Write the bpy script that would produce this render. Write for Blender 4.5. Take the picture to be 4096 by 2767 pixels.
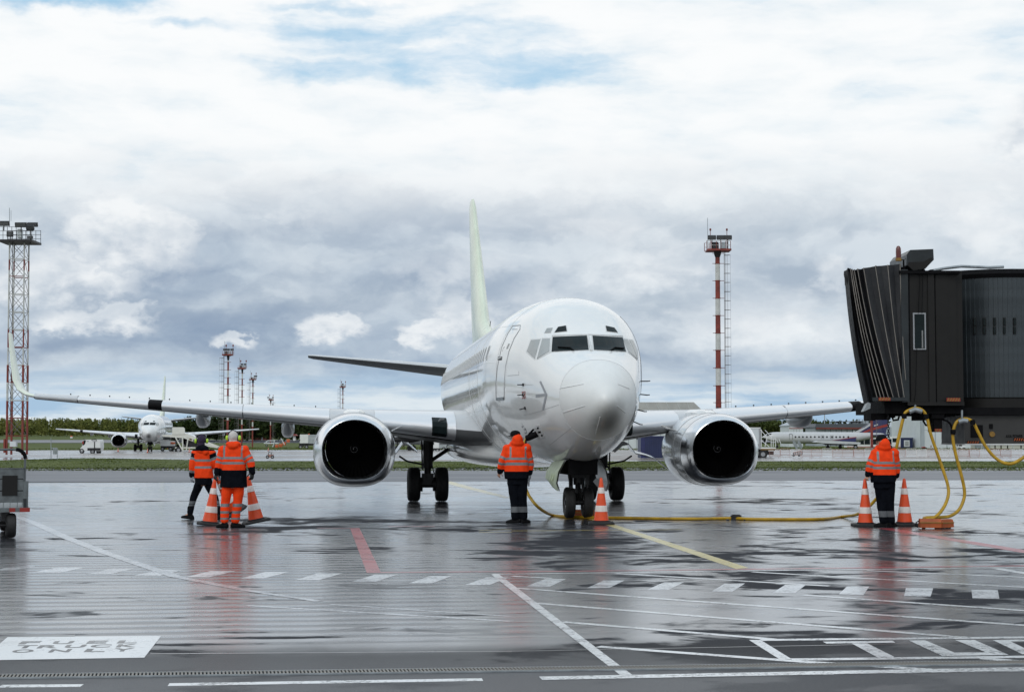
import bpy, bmesh, math, random
import numpy as np
from mathutils import Vector, Matrix, noise as mnoise
random.seed(7); rng = np.random.default_rng(7)
R = math.radians
for o in list(bpy.data.objects): bpy.data.objects.remove(o)
scene = bpy.context.scene
COL = scene.collection

# ------------------------------------------------------------------ camera
F, HY, CAMH = 6500.0, 1739.0, 1.82          # focal length and horizon in photo pixels, eye height in metres
TH = math.atan((HY - 1383.5) / F)
cam = bpy.data.cameras.new('camera'); camo = bpy.data.objects.new('camera', cam); COL.objects.link(camo)
cam.sensor_width = 36; cam.lens = 36 * F / 4096
cam.clip_start = 0.1; cam.clip_end = 20000
camo.location = (0, 0, CAMH); camo.rotation_euler = (math.pi / 2 + TH, 0, 0)
scene.camera = camo
scene.view_settings.view_transform = 'Standard'; scene.view_settings.look = 'None'
scene.view_settings.gamma = 1; scene.view_settings.use_curve_mapping = False
scene.view_settings.exposure = 0.0
scene.render.engine = 'CYCLES'

SUN_EL, SUN_AZ = R(42), R(205)               # azimuth clockwise from the view direction (+Y)
sun = bpy.data.lights.new('sun', 'SUN'); suno = bpy.data.objects.new('sun', sun); COL.objects.link(suno)
sun.energy = .9; sun.angle = R(24); sun.color = (1.0, .96, .9)
sd = Vector((math.sin(SUN_AZ) * math.cos(SUN_EL), math.cos(SUN_AZ) * math.cos(SUN_EL), math.sin(SUN_EL)))
suno.rotation_euler = sd.to_track_quat('Z', 'Y').to_euler()

def srgb(r, g, b):
    f = lambda c: (c / 255 / 12.92) if c <= 10 else ((c / 255 + .055) / 1.055) ** 2.4
    return (f(r), f(g), f(b))

class NT:
    """small helper to write node trees as expressions"""
    def __init__(s, tree): s.t = tree
    def n(s, typ, **kw):
        x = s.t.nodes.new(typ)
        for k, v in kw.items(): setattr(x, k, v)
        return x
    def put(s, sock, val):
        if val is None: return
        if isinstance(val, bpy.types.NodeSocket): s.t.links.new(val, sock)
        else:
            if hasattr(sock, 'default_value'):
                try: sock.default_value = val
                except Exception: sock.default_value = (*val, 1.0)
    def m(s, op, a, b=None, c=None, clamp=False):
        x = s.n('ShaderNodeMath', operation=op, use_clamp=clamp)
        s.put(x.inputs[0], a); s.put(x.inputs[1], b); s.put(x.inputs[2], c)
        return x.outputs[0]
    def add(s, *a):
        r = a[0]
        for b in a[1:]: r = s.m('ADD', r, b)
        return r
    def mul(s, *a):
        r = a[0]
        for b in a[1:]: r = s.m('MULTIPLY', r, b)
        return r
    def sub(s, a, b): return s.m('SUBTRACT', a, b)
    def ss(s, x, lo, hi, a=0.0, b=1.0):
        q = s.n('ShaderNodeMapRange', interpolation_type='SMOOTHSTEP', clamp=True)
        s.put(q.inputs['Value'], x); s.put(q.inputs['From Min'], lo); s.put(q.inputs['From Max'], hi)
        s.put(q.inputs['To Min'], a); s.put(q.inputs['To Max'], b)
        return q.outputs['Result']
    def lin(s, x, lo, hi, a=0.0, b=1.0):
        q = s.n('ShaderNodeMapRange', clamp=True)
        s.put(q.inputs['Value'], x); s.put(q.inputs['From Min'], lo); s.put(q.inputs['From Max'], hi)
        s.put(q.inputs['To Min'], a); s.put(q.inputs['To Max'], b)
        return q.outputs['Result']
    def xyz(s, x, y, z):
        q = s.n('ShaderNodeCombineXYZ'); s.put(q.inputs[0], x); s.put(q.inputs[1], y); s.put(q.inputs[2], z)
        return q.outputs[0]
    def noise(s, vec, scale, detail=4, rough=.55, dist=0.0, lac=2.0):
        q = s.n('ShaderNodeTexNoise'); s.put(q.inputs['Vector'], vec)
        s.put(q.inputs['Scale'], scale); s.put(q.inputs['Detail'], detail); s.put(q.inputs['Roughness'], rough)
        s.put(q.inputs['Distortion'], dist); s.put(q.inputs['Lacunarity'], lac)
        return q.outputs['Fac']
    def mix(s, f, a, b):
        q = s.n('ShaderNodeMix', data_type='RGBA'); s.put(q.inputs[0], f)
        for sock, v in ((q.inputs[6], a), (q.inputs[7], b)):
            if isinstance(v, bpy.types.NodeSocket): s.t.links.new(v, sock)
            else: sock.default_value = (*v[:3], 1.0)
        return q.outputs[2]
    def mixf(s, f, a, b):
        q = s.n('ShaderNodeMix', data_type='FLOAT'); s.put(q.inputs[0], f); s.put(q.inputs[2], a); s.put(q.inputs[3], b)
        return q.outputs[0]
    def sepv(s, v):
        q = s.n('ShaderNodeSeparateXYZ'); s.put(q.inputs[0], v); return q.outputs
    def vscale(s, col, k):
        q = s.n('ShaderNodeVectorMath', operation='SCALE'); s.put(q.inputs[0], col); s.put(q.inputs['Scale'], k)
        return q.outputs[0]
# ------------------------------------------------------------------ sky
world = bpy.data.worlds.new('World'); scene.world = world; world.use_nodes = True
wt = world.node_tree; wt.nodes.clear(); K = NT(wt)
geo = K.n('ShaderNodeTexCoord')
dx, dy, dz = K.sepv(geo.outputs['Generated'])[:3]
az = K.m('ARCTAN2', dx, dy)
el = K.m('ARCSINE', K.m('MINIMUM', K.m('MAXIMUM', dz, -1.0), 1.0))
U = K.mul(az, 6500.0); V = K.mul(el, 6500.0)         # angle right of the view axis / above the horizon, 6500 per radian
nish = K.n('ShaderNodeTexSky', sky_type='NISHITA', sun_disc=False, sun_elevation=SUN_EL, sun_rotation=SUN_AZ)
nish.altitude = 50; nish.air_density = 1.0; nish.dust_density = 0.6; nish.ozone_density = 1.4
clear = K.mix(.80, nish.outputs[0], [c * 10 for c in srgb(172, 213, 240)])
def blob(u, v, ru, rv, jitter=None, soft=(1.0, .45)):
    a = K.mul(K.add(K.sub(U, u - 2048.0), jitter[0]) if jitter else K.sub(U, u - 2048.0), 1.0 / ru)
    b = K.mul(K.add(K.sub(V, HY - v), jitter[1]) if jitter else K.sub(V, HY - v), 1.0 / rv)
    return K.ss(K.m('SQRT', K.add(K.mul(a, a), K.mul(b, b))), soft[0], soft[1])
def heap(u, v, ru, rv, jitter, soft=(1.1, .6)):
    """a cumulus heap: crisp lobed top, base that fades out"""
    a = K.mul(K.add(K.sub(U, u - 2048.0), jitter[0]), 1.0 / ru); b = K.mul(K.add(K.sub(V, HY - v), jitter[1]), 1.0 / rv)
    return K.mul(K.ss(K.m('SQRT', K.add(K.mul(a, a), K.mul(b, b))), soft[0], soft[1]), K.ss(b, -1.15, .1))
# warp field shared by all clouds
wv = K.xyz(K.mul(U, 1 / 420), K.mul(V, 1 / 260), 3.1)
w1 = K.sub(K.noise(wv, 1.0, 5, .6), .5)
w2 = K.sub(K.noise(K.xyz(K.mul(U, 1 / 420), K.mul(V, 1 / 260), 9.7), 1.0, 5, .6), .5)
jit = (K.mul(w1, 520.0), K.mul(w2, 300.0))
def cum(off_v, seed, su, sv, warp=.9, det=6, ro=.5):
    q = K.xyz(K.add(K.mul(U, 1 / su), K.mul(w1, warp)), K.add(K.mul(K.add(V, off_v), 1 / sv), K.mul(w2, warp * .8)), seed)
    return K.noise(q, 1.0, det, ro)
S10 = lambda r, g, b: [c_ * 10 for c_ in srgb(r, g, b)]
# high veil: white and soft, with a few pale gaps of blue
veil_n = K.noise(K.xyz(K.add(K.mul(U, 1 / 1100), K.mul(w1, .5)), K.add(K.mul(V, 1 / 260), K.mul(w2, .5)), 1.3), 1.0, 6, .5)
veil_f = K.noise(K.xyz(K.add(K.mul(U, 1 / 330), K.mul(w1, .8)), K.add(K.mul(V, 1 / 95), K.mul(w2, .8)), 5.3), 1.0, 6, .55)
veil_d = K.add(K.mul(veil_n, .6), K.mul(veil_f, .4))
gap = K.m('MAXIMUM', K.mul(blob(1900, 270, 620, 120, jit, (1.4, .0)), .62), K.mul(blob(200, 50, 640, 120, jit, (1.4, .0)), 1.25))
gap = K.m('MAXIMUM', gap, K.m('MAXIMUM', K.mul(blob(1330, 30, 560, 60, jit, (1.3, .0)), .6), K.mul(blob(640, 160, 380, 45, jit, (1.3, .0)), .6)))
gap = K.m('MAXIMUM', gap, K.m('MAXIMUM', K.mul(blob(1500, 150, 1000, 130, jit, (1.3, .0)), .62), K.mul(blob(1300, 330, 420, 70, jit, (1.3, .0)), .45)))
veil_m = K.ss(K.sub(veil_d, K.add(K.mul(gap, .36), K.mul(K.ss(V, 1900, 4200), .20))), .14, .46)      # more blue shows between the clouds overhead
veil_c = K.mix(K.ss(K.add(K.mul(veil_f, .6), K.mul(veil_n, .4)), .30, .60), S10(234, 242, 247), S10(251, 253, 254))
# middle field of cumulus: soft grey banks with slate bases
dA = cum(0, 2.2, 700, 300); dB = cum(70, 2.2, 700, 300); dF = cum(-25, 7.7, 240, 150, .7, 7, .55); dG = cum(0, 4.9, 85, 60, .5, 5, .55)
envA = K.mul(K.ss(V, 1230, 700), K.ss(V, -50, 60))
shade = K.add(K.mul(K.sub(dA, dB), 2.6), K.mul(K.sub(dF, .5), .75), K.mul(K.sub(dG, .5), .30))
lit = K.ss(shade, -.42, .46)
soft = (1.5, .0)
darkL = K.mul(blob(640, 1080, 680, 270, jit, soft), .95)
dark = K.m('MAXIMUM', K.m('MAXIMUM', darkL, K.mul(blob(1450, 930, 1100, 170, jit, soft), .68)), K.mul(blob(900, 1370, 1900, 200, jit, soft), 1.0))
dark = K.m('MAXIMUM', dark, K.m('MAXIMUM', K.mul(blob(3300, 1080, 1100, 260, jit, soft), .42), K.mul(blob(3000, 1500, 1500, 130, jit, soft), .85)))
dark = K.m('MAXIMUM', dark, K.m('MAXIMUM', K.mul(blob(1650, 1120, 800, 130, jit, soft), .75), K.mul(blob(1450, 1450, 900, 90, jit, soft), 1.0)))
n4 = K.add(K.mul(K.sub(dF, .5), 330.0), K.mul(K.sub(dG, .5), 190.0)); n5 = K.add(K.mul(K.sub(dF, .5), 230.0), K.mul(K.sub(dG, .5), 140.0))
j3 = (K.add(K.mul(w1, 170.0), n4), K.add(K.mul(w2, 140.0), n5))
heaps = [(480, 970, 230, 200, 1), (300, 1140, 280, 120, .95), (2120, 1210, 190, 90, .6), (2700, 1080, 300, 130, .5), (3640, 1330, 260, 90, .5), (420, 1310, 250, 75, .95), (1330, 1330, 130, 65, .9), (1700, 1340, 130, 60, .85), (1850, 1290, 150, 110, .95), (640, 980, 150, 130, .85), (4140, 640, 230, 220, 1), (3300, 1130, 110, 90, .8),
         (950, 1390, 80, 45, .9), (2420, 860, 240, 110, .55), (1230, 850, 200, 90, .5), (620, 1060, 200, 120, .5), (3950, 960, 260, 110, .45), (2950, 1300, 260, 120, .35), (1750, 1120, 260, 90, .4)]
puff = None
for u_, v_, a_, b_, k_ in heaps:
    h_ = K.mul(heap(u_, v_, a_, b_, j3, (1.2, .62) if k_ > .8 else (1.3, .3)), k_); puff = h_ if puff is None else K.m('MAXIMUM', puff, h_)
cA = K.mix(dark, K.mix(lit, S10(186, 199, 211), S10(229, 236, 241)), K.mix(lit, S10(142, 161, 185), S10(178, 194, 210)))
cP = K.mix(K.ss(K.add(shade, K.mul(K.sub(dG, .5), .5)), -.45, .40), S10(208, 217, 226), S10(244, 247, 249))
maskA = K.mul(envA, K.ss(K.add(dA, K.mul(dark, .25)), .24, .52))
# low band near the horizon: pale streaks over light blue
streak = K.noise(K.xyz(K.add(K.mul(U, 1 / 650), K.mul(w1, .7)), K.add(K.mul(V, 1 / 80), K.mul(w2, .8)), 4.4), 1.0, 6, .55)
cL = K.mix(K.ss(streak, .36, .64), S10(160, 192, 220), S10(224, 234, 240))
maskL = K.ss(V, 340, 130)
c = K.mix(veil_m, clear, veil_c)
c = K.mix(maskA, c, cA)
c = K.mix(K.mul(maskL, .9), c, cL)
c = K.mix(K.mul(puff, K.ss(V, 60, 160)), c, cP)
# below the horizon the dome is only met by rays that leave past the edge of the terrain
c = K.mix(K.ss(V, -20, -120), c, S10(70, 76, 66))
bg = K.n('ShaderNodeBackground'); K.put(bg.inputs['Color'], c); bg.inputs['Strength'].default_value = 0.1
wo = K.n('ShaderNodeOutputWorld'); wt.links.new(bg.outputs[0], wo.inputs['Surface'])
# ------------------------------------------------------------------ materials
def mat(name, col, rough=.5, metal=0.0, var=.12, vscale=2.0, bump=0.0, bscale=40.0, coat=0.0, spec=.5, rvar=.15, wave=0.0, alpha=None):
    m = bpy.data.materials.new(name); m.use_nodes = True
    t = m.node_tree; b = t.nodes['Principled BSDF']; k = NT(t)
    tc = k.n('ShaderNodeTexCoord').outputs['Object']
    nz = k.noise(tc, vscale, 6, .6)
    lo = [c * (1 - var) for c in col]; hi = [min(1, c * (1 + var)) for c in col]
    k.put(b.inputs['Base Color'], k.mix(k.ss(nz, .3, .7), lo, hi))
    nr = k.noise(tc, vscale * 3.3, 5, .6)
    k.put(b.inputs['Roughness'], k.lin(nr, .3, .7, max(.02, rough * (1 - rvar)), min(1, rough * (1 + rvar))))
    b.inputs['Metallic'].default_value = metal
    b.inputs['Specular IOR Level'].default_value = spec
    b.inputs['Coat Weight'].default_value = coat; b.inputs['Coat Roughness'].default_value = .05
    if bump or wave:
        bp = k.n('ShaderNodeBump'); h = None
        if bump: h = k.mul(k.noise(tc, bscale, 4, .6), bump)
        if wave:
            w = k.mul(k.noise(tc, 1.6, 3, .5), wave); h = w if h is None else k.add(h, w)
        k.put(bp.inputs['Height'], h); bp.inputs['Strength'].default_value = 1.0; bp.inputs['Distance'].default_value = 1.0
        t.links.new(bp.outputs[0], b.inputs['Normal'])
        if coat: t.links.new(bp.outputs[0], b.inputs['Coat Normal'])
    return m
X = {}
X['white'] = mat('aircraft_white', (.77, .78, .775), .16, 0, .03, .7, coat=.6, wave=.004)
X['radome'] = mat('radome_white', (.74, .75, .74), .38, 0, .04, 1.5, coat=.0)
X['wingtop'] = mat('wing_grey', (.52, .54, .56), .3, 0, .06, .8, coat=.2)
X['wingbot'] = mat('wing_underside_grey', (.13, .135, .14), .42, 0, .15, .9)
X['alu'] = mat('polished_aluminium', (.80, .81, .83), .2, 1, .06, 1.4, rvar=.35, wave=.003)
X['slat'] = mat('bright_slat_metal', (.80, .81, .83), .3, .6, .015, .5, rvar=.08)
X['alud'] = mat('dull_aluminium', (.55, .56, .58), .38, 1, .1, 2)
X['cowl'] = mat('cowl_silver', (.60, .62, .64), .2, .55, .05, 1.2, coat=.5, wave=.003)
X['green'] = mat('pale_green_paint', (.68, .74, .60), .3, 0, .08, 1.0, coat=.3)
X['rubber'] = mat('black_rubber', (.012, .012, .013), .7, 0, .2, 8, bump=.002, bscale=60)
X['dark'] = mat('dark_metal', (.018, .018, .02), .5, .3, .3, 5)
X['steel'] = mat('gear_steel', (.10, .10, .105), .4, .6, .25, 5)
X['black'] = mat('flat_black', (.005, .005, .006), .8, 0, .2, 3, spec=.12)
X['fan'] = mat('fan_black', (.003, .003, .0033), .85, 0, .2, 3, spec=.06)
X['glass'] = mat('cockpit_glass', (.010, .016, .017), .12, 0, .2, 2, spec=.10)
X['pale_glass'] = mat('shaded_window', (.34, .36, .36), .25, 0, .08, 2)
X['seam'] = mat('panel_seam', (.33, .34, .35), .6, 0, .15, 4)
X['lightseam'] = mat('white_trim', (.62, .63, .63), .4, 0, .06, 4)
X['greymark'] = mat('grey_marking', (.30, .31, .33), .45, 0, .05, 4)
X['red'] = mat('red_paint', (.28, .025, .018), .5, 0, .15, 3)
X['zinc'] = mat('zinc_green_primer', (.40, .46, .33), .45, 0, .2, 4)
X['orange'] = mat('hi_vis_orange', (.84, .052, .004), .75, 0, .1, 9, bump=.004, bscale=30, spec=.2)
X['reflect'] = mat('reflective_tape', (.19, .195, .205), .45, .2, .12, 12)
X['navy'] = mat('navy_fabric', (.004, .005, .008), .9, 0, .3, 8, bump=.004, bscale=30, spec=.06)
X['skin'] = mat('skin', (.42, .22, .15), .5, 0, .08, 9)
X['lime'] = mat('lime_plastic', (.42, .68, .03), .35, 0, .06, 6)
X['purple'] = mat('purple_knit', (.022, .012, .035), .9, 0, .2, 20, bump=.004, bscale=90)
X['knit'] = mat('grey_knit', (.50, .47, .45), .9, 0, .12, 20, bump=.004, bscale=90)
X['glove'] = mat('grey_glove', (.30, .32, .36), .8, 0, .15, 15)
X['bglove'] = mat('black_glove', (.012, .013, .012), .75, 0, .3, 15)
X['coneor'] = mat('cone_orange', (.72, .066, .007), .42, 0, .12, 6)
X['conewh'] = mat('cone_white_sleeve', (.62, .56, .53), .45, 0, .12, 8)
X['yellow'] = mat('cable_yellow', (.44, .26, .010), .5, 0, .22, 6)
X['boxor'] = mat('chock_orange', (.34, .07, .012), .5, 0, .25, 5)
X['galv'] = mat('galvanised_steel', (.30, .33, .35), .45, .45, .22, 6)
X['bridge'] = mat('bridge_dark_grey', (.0085, .0078, .0073), .5, 0, .15, 1.5, spec=.3)
X['bridge2'] = mat('bridge_slate', (.022, .027, .030), .36, .35, .25, 2.5)
X['canopy'] = mat('canopy_fabric', (.012, .013, .016), .6, 0, .2, 4, bump=.006, bscale=14)
X['piping'] = mat('canopy_piping', (.22, .20, .18), .6, 0, .15, 6)
X['hazy'] = mat('hazard_yellow', (.24, .13, .02), .5, 0, .15, 5)
X['beacon'] = mat('beacon_red', (.11, .012, .008), .25, 0, .1, 6, coat=.3)
X['mred'] = mat('mast_red', (.19, .032, .022), .6, 0, .25, 2)
X['mwhite'] = mat('mast_white', (.50, .51, .49), .6, 0, .15, 2)
X['pwhite'] = mat('vehicle_white', (.72, .73, .72), .35, 0, .06, 1.2, coat=.2)
X['cgrey'] = mat('cladding_grey', (.34, .38, .41), .5, 0, .08, .4)
X['lgrey'] = mat('light_grey_wall', (.60, .64, .66), .55, 0, .06, .3)
X['roof'] = mat('dark_roof', (.075, .085, .10), .5, 0, .12, .3)
X['archroof'] = mat('hangar_roof_grey', (.42, .42, .41), .6, 0, .1, .4)
X['blue'] = mat('container_blue', (.012, .02, .075), .45, 0, .15, 1)
X['brick'] = mat('red_hut_wall', (.16, .04, .03), .7, 0, .15, 1)
X['redroof'] = mat('red_roof', (.28, .06, .05), .6, 0, .15, 1)
X['navyp'] = mat('tail_navy', (.012, .016, .085), .3, 0, .1, 1, coat=.3)
X['barrier'] = mat('barrier_white', (.62, .58, .56), .5, 0, .15, 2)
X['barred'] = mat('barrier_rust_red', (.36, .20, .17), .6, 0, .2, 2)
X['orangebin'] = mat('barrel_orange', (.55, .12, .04), .5, 0, .15, 2)
X['tankgrey'] = mat('truck_grey', (.38, .41, .43), .45, 0, .12, 1.2)
X['beige'] = mat('stair_beige', (.66, .66, .60), .45, 0, .05, 1.5)
X['lamp_glass'] = mat('floodlight_glass', (.10, .105, .11), .25, 0, .1, 3)
X['thin'] = mat('dull_thin_steel', (.16, .15, .145), .6, .2, .2, 3)
X['rslat'] = mat('rotunda_slat', (.045, .055, .062), .34, .35, .25, 2.5)
X['dimtape'] = mat('dark_reflective_tape', (.10, .108, .118), .5, .1, .12, 12)  # darker grey tape for the bands on dark trousers
X['jetgrey'] = mat('parked_jet_white', (.50, .51, .52), .3, 0, .04, .7)
X['cartgrey'] = mat('weathered_cart_steel', (.13, .145, .15), .5, .4, .25, 6)
X['bark'] = mat('bark', (.06, .045, .035), .9, 0, .2, 3)

# ------------------------------------------------------------------ mesh builder and naming
class MB:
    def __init__(s): s.v = []; s.f = []; s.m = []
    def add(s, vs, fs, mi=0):
        o = len(s.v); s.v += [tuple(p) for p in vs]
        s.f += [tuple(i + o for i in f) for f in fs]; s.m += [mi] * len(fs); return s
    def box(s, c, d, rot=None, mi=0):
        hx, hy, hz = d[0] / 2, d[1] / 2, d[2] / 2
        ps = [Vector((x, y, z)) for x in (-hx, hx) for y in (-hy, hy) for z in (-hz, hz)]
        if rot is not None: ps = [rot @ p for p in ps]
        c = Vector(c)
        return s.add([p + c for p in ps], [(0, 1, 3, 2), (4, 6, 7, 5), (0, 4, 5, 1), (2, 3, 7, 6), (0, 2, 6, 4), (1, 5, 7, 3)], mi)
    def tube(s, pts, r, n=8, caps=True, mi=0, flat=None):
        pts = [Vector(p) for p in pts]; N = len(pts); rr = r if isinstance(r, (list, tuple)) else [r] * N
        up = None; rings = []
        for i in range(N):
            d = (pts[min(i + 1, N - 1)] - pts[max(i - 1, 0)]).normalized()
            if up is None:
                up = Vector((0, 0, 1)) if abs(d.z) < .9 else Vector((0, 1, 0))
            a = d.cross(up)
            if a.length < 1e-5: a = d.orthogonal()
            a.normalize(); up = a.cross(d).normalized()
            rx = rr[i]; rz = rr[i]
            if isinstance(rx, (tuple, list)): rx, rz = rx
            rings.append([pts[i] + a * (rx * math.cos(2 * math.pi * k / n)) + up * (rz * math.sin(2 * math.pi * k / n)) for k in range(n)])
        return s.loft(rings, caps, mi)
    def loft(s, rings, caps=True, mi=0, closed=True):
        n = len(rings[0]); vs = [p for r in rings for p in r]; fs = []
        kk = n if closed else n - 1
        for i in range(len(rings) - 1):
            for k in range(kk):
                a, b = i * n + k, i * n + (k + 1) % n
                fs.append((a, b, b + n, a + n))
        if caps and closed:
            fs.append(tuple(range(n - 1, -1, -1))); fs.append(tuple((len(rings) - 1) * n + k for k in range(n)))
        return s.add(vs, fs, mi)
    def lathe(s, prof, o=(0, 0, 0), axis='z', n=24, mi=0, caps=False):
        o = Vector(o); rings = []
        for r, h in prof:
            ring = []
            for k in range(n):
                a = 2 * math.pi * k / n; c, q = r * math.cos(a), r * math.sin(a)
                p = {'z': (c, q, h), 'x': (h, c, q), 'y': (c, h, q)}[axis]
                ring.append(o + Vector(p))
            rings.append(ring)
        return s.loft(rings, caps, mi)
    def ell(s, c, r, n=16, m=10, mi=0):
        prof = [(max(1e-4, math.sin(math.pi * i / m)), -math.cos(math.pi * i / m)) for i in range(m + 1)]
        c = Vector(c); rings = []
        for q, h in prof:
            rings.append([c + Vector((r[0] * q * math.cos(2 * math.pi * k / n), r[1] * q * math.sin(2 * math.pi * k / n), r[2] * h)) for k in range(n)])
        return s.loft(rings, False, mi)
    def prism(s, poly, off, mi=0):
        off = Vector(off); n = len(poly); a = [Vector(p) for p in poly]; b = [p + off for p in a]
        fs = [tuple(range(n)), tuple(range(2 * n - 1, n - 1, -1))] + [(i, i + n, (i + 1) % n + n, (i + 1) % n) for i in range(n)]
        return s.add(a + b, fs, mi)
    def plate(s, quad, th, mi=0):
        q = [Vector(p) for p in quad]; nrm = (q[1] - q[0]).cross(q[2] - q[0]).normalized() * th
        return s.prism(q, nrm, mi)
    def build(s, name, mt, parent=None, smooth=35, world=False, flip=True, link=True):
        me = bpy.data.meshes.new(name)
        off = (parent.location if (world and parent is not None) else None)
        vs = s.v if off is None else [(x - off.x, y - off.y, z - off.z) for x, y, z in s.v]
        me.from_pydata(vs, [], s.f)
        mts = mt if isinstance(mt, (list, tuple)) else [mt]
        for q in mts: me.materials.append(X[q] if isinstance(q, str) else q)
        if len(mts) > 1: me.polygons.foreach_set('material_index', s.m)
        if flip:
            bm = bmesh.new(); bm.from_mesh(me); bmesh.ops.recalc_face_normals(bm, faces=bm.faces); bm.to_mesh(me); bm.free()
        if smooth:
            me.shade_smooth(); me.set_sharp_from_angle(angle=R(smooth))
        me.update()
        o = bpy.data.objects.new(name, me)
        if link: COL.objects.link(o)
        if parent is not None: o.parent = parent
        return o

def tag(o, label=None, cat=None, group=None, kind=None):
    if label: o['label'] = label
    if cat: o['category'] = cat
    if group: o['group'] = group
    if kind: o['kind'] = kind
    return o
def thing(name, label, cat, loc=(0, 0, 0), rz=0.0, group=None):
    o = bpy.data.objects.new(name, None); COL.objects.link(o); o.empty_display_size = .2
    o.location = loc; o.rotation_euler = (0, 0, rz); return tag(o, label, cat, group)
def inst(src, name, parent, loc=None, rot=None, scale=None):
    o = bpy.data.objects.new(name, src.data); COL.objects.link(o); o.parent = parent
    o.location = loc if loc is not None else src.location
    o.rotation_euler = rot if rot is not None else src.rotation_euler
    if scale is not None: o.scale = scale
    return o
def copy_tree(o, parent=None, skip=()):
    c = o.copy(); COL.objects.link(c); c.parent = parent
    for ch in list(o.children):
        if ch.name.split('.')[0] in skip: continue
        copy_tree(ch, c, skip)
    return c
def dup(root, loc, rz=None, label=None, group=None, scale=None, skip=(), rot=None):
    c = copy_tree(root, None, skip); c.location = loc
    if rz is not None: c.rotation_euler = (root.rotation_euler[0] * 0, 0, rz)
    if rot is not None: c.rotation_euler = rot
    if scale is not None: c.scale = (scale,) * 3
    if label: c['label'] = label
    if group: c['group'] = group
    return c

# ------------------------------------------------------------------ photo geometry: pixel rays onto the ground or a depth
cT, sT = math.cos(TH), math.sin(TH)
def ray(u, v):
    a = (u - 2048) / F; b = (1383.5 - v) / F
    return Vector((a, cT - b * sT, sT + b * cT))
GY = [-50, 34, 48.3, 63, 91, 126, 225, 300, 400, 500, 800, 1200, 1600, 3500]
GZ = [0, 0, -.134, -.18, -.19, -.24, -.43, -.85, -1.32, -1.35, -.4, .7, 1.45, 5.0]
def gz(y): return float(np.interp(y, GY, GZ))
def P(u, v, Y):
    r = ray(u, v); k = Y / r.y; return Vector((r.x * k, Y, CAMH + r.z * k))
def G(u, v, dz=0.0):
    r = ray(u, v); lo, hi = 2.0, 3000.0
    for _ in range(60):
        y = .5 * (lo + hi)
        if CAMH + r.z / r.y * y > gz(y): lo = y
        else: hi = y
    k = lo / r.y; return Vector((r.x * k, lo, gz(lo) + dz))
def ppm(Y): return F / Y
# ------------------------------------------------------------------ ground
ROT = R(5.8)                                   # the apron's own grid is turned a little against the view
def sheet(name, y0l, y1l, y0r, y1r, xl, xr, dz, m, step=2.0, parent=None, bump=None):
    """strip between a near edge (y0l..y0r) and a far edge (y1l..y1r), following the fall of the ground"""
    ny = max(2, int(max(y1l - y0l, y1r - y0r) / step)); nx = 24; vs = []; fs = []
    for j in range(ny + 1):
        for i in range(nx + 1):
            a = i / nx; x = xl + (xr - xl) * a
            y = (y0l + (y0r - y0l) * a) * (1 - j / ny) + (y1l + (y1r - y1l) * a) * (j / ny)
            vs.append((x, y, gz(y) + dz + (bump(x, y) if bump else 0)))
    for j in range(ny):
        for i in range(nx):
            a = j * (nx + 1) + i; fs.append((a, a + 1, a + nx + 2, a + nx + 1))
    me = bpy.data.meshes.new(name); me.from_pydata(vs, [], fs); me.materials.append(m); me.shade_smooth()
    o = bpy.data.objects.new(name, me); COL.objects.link(o); o.parent = parent
    return o

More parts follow.
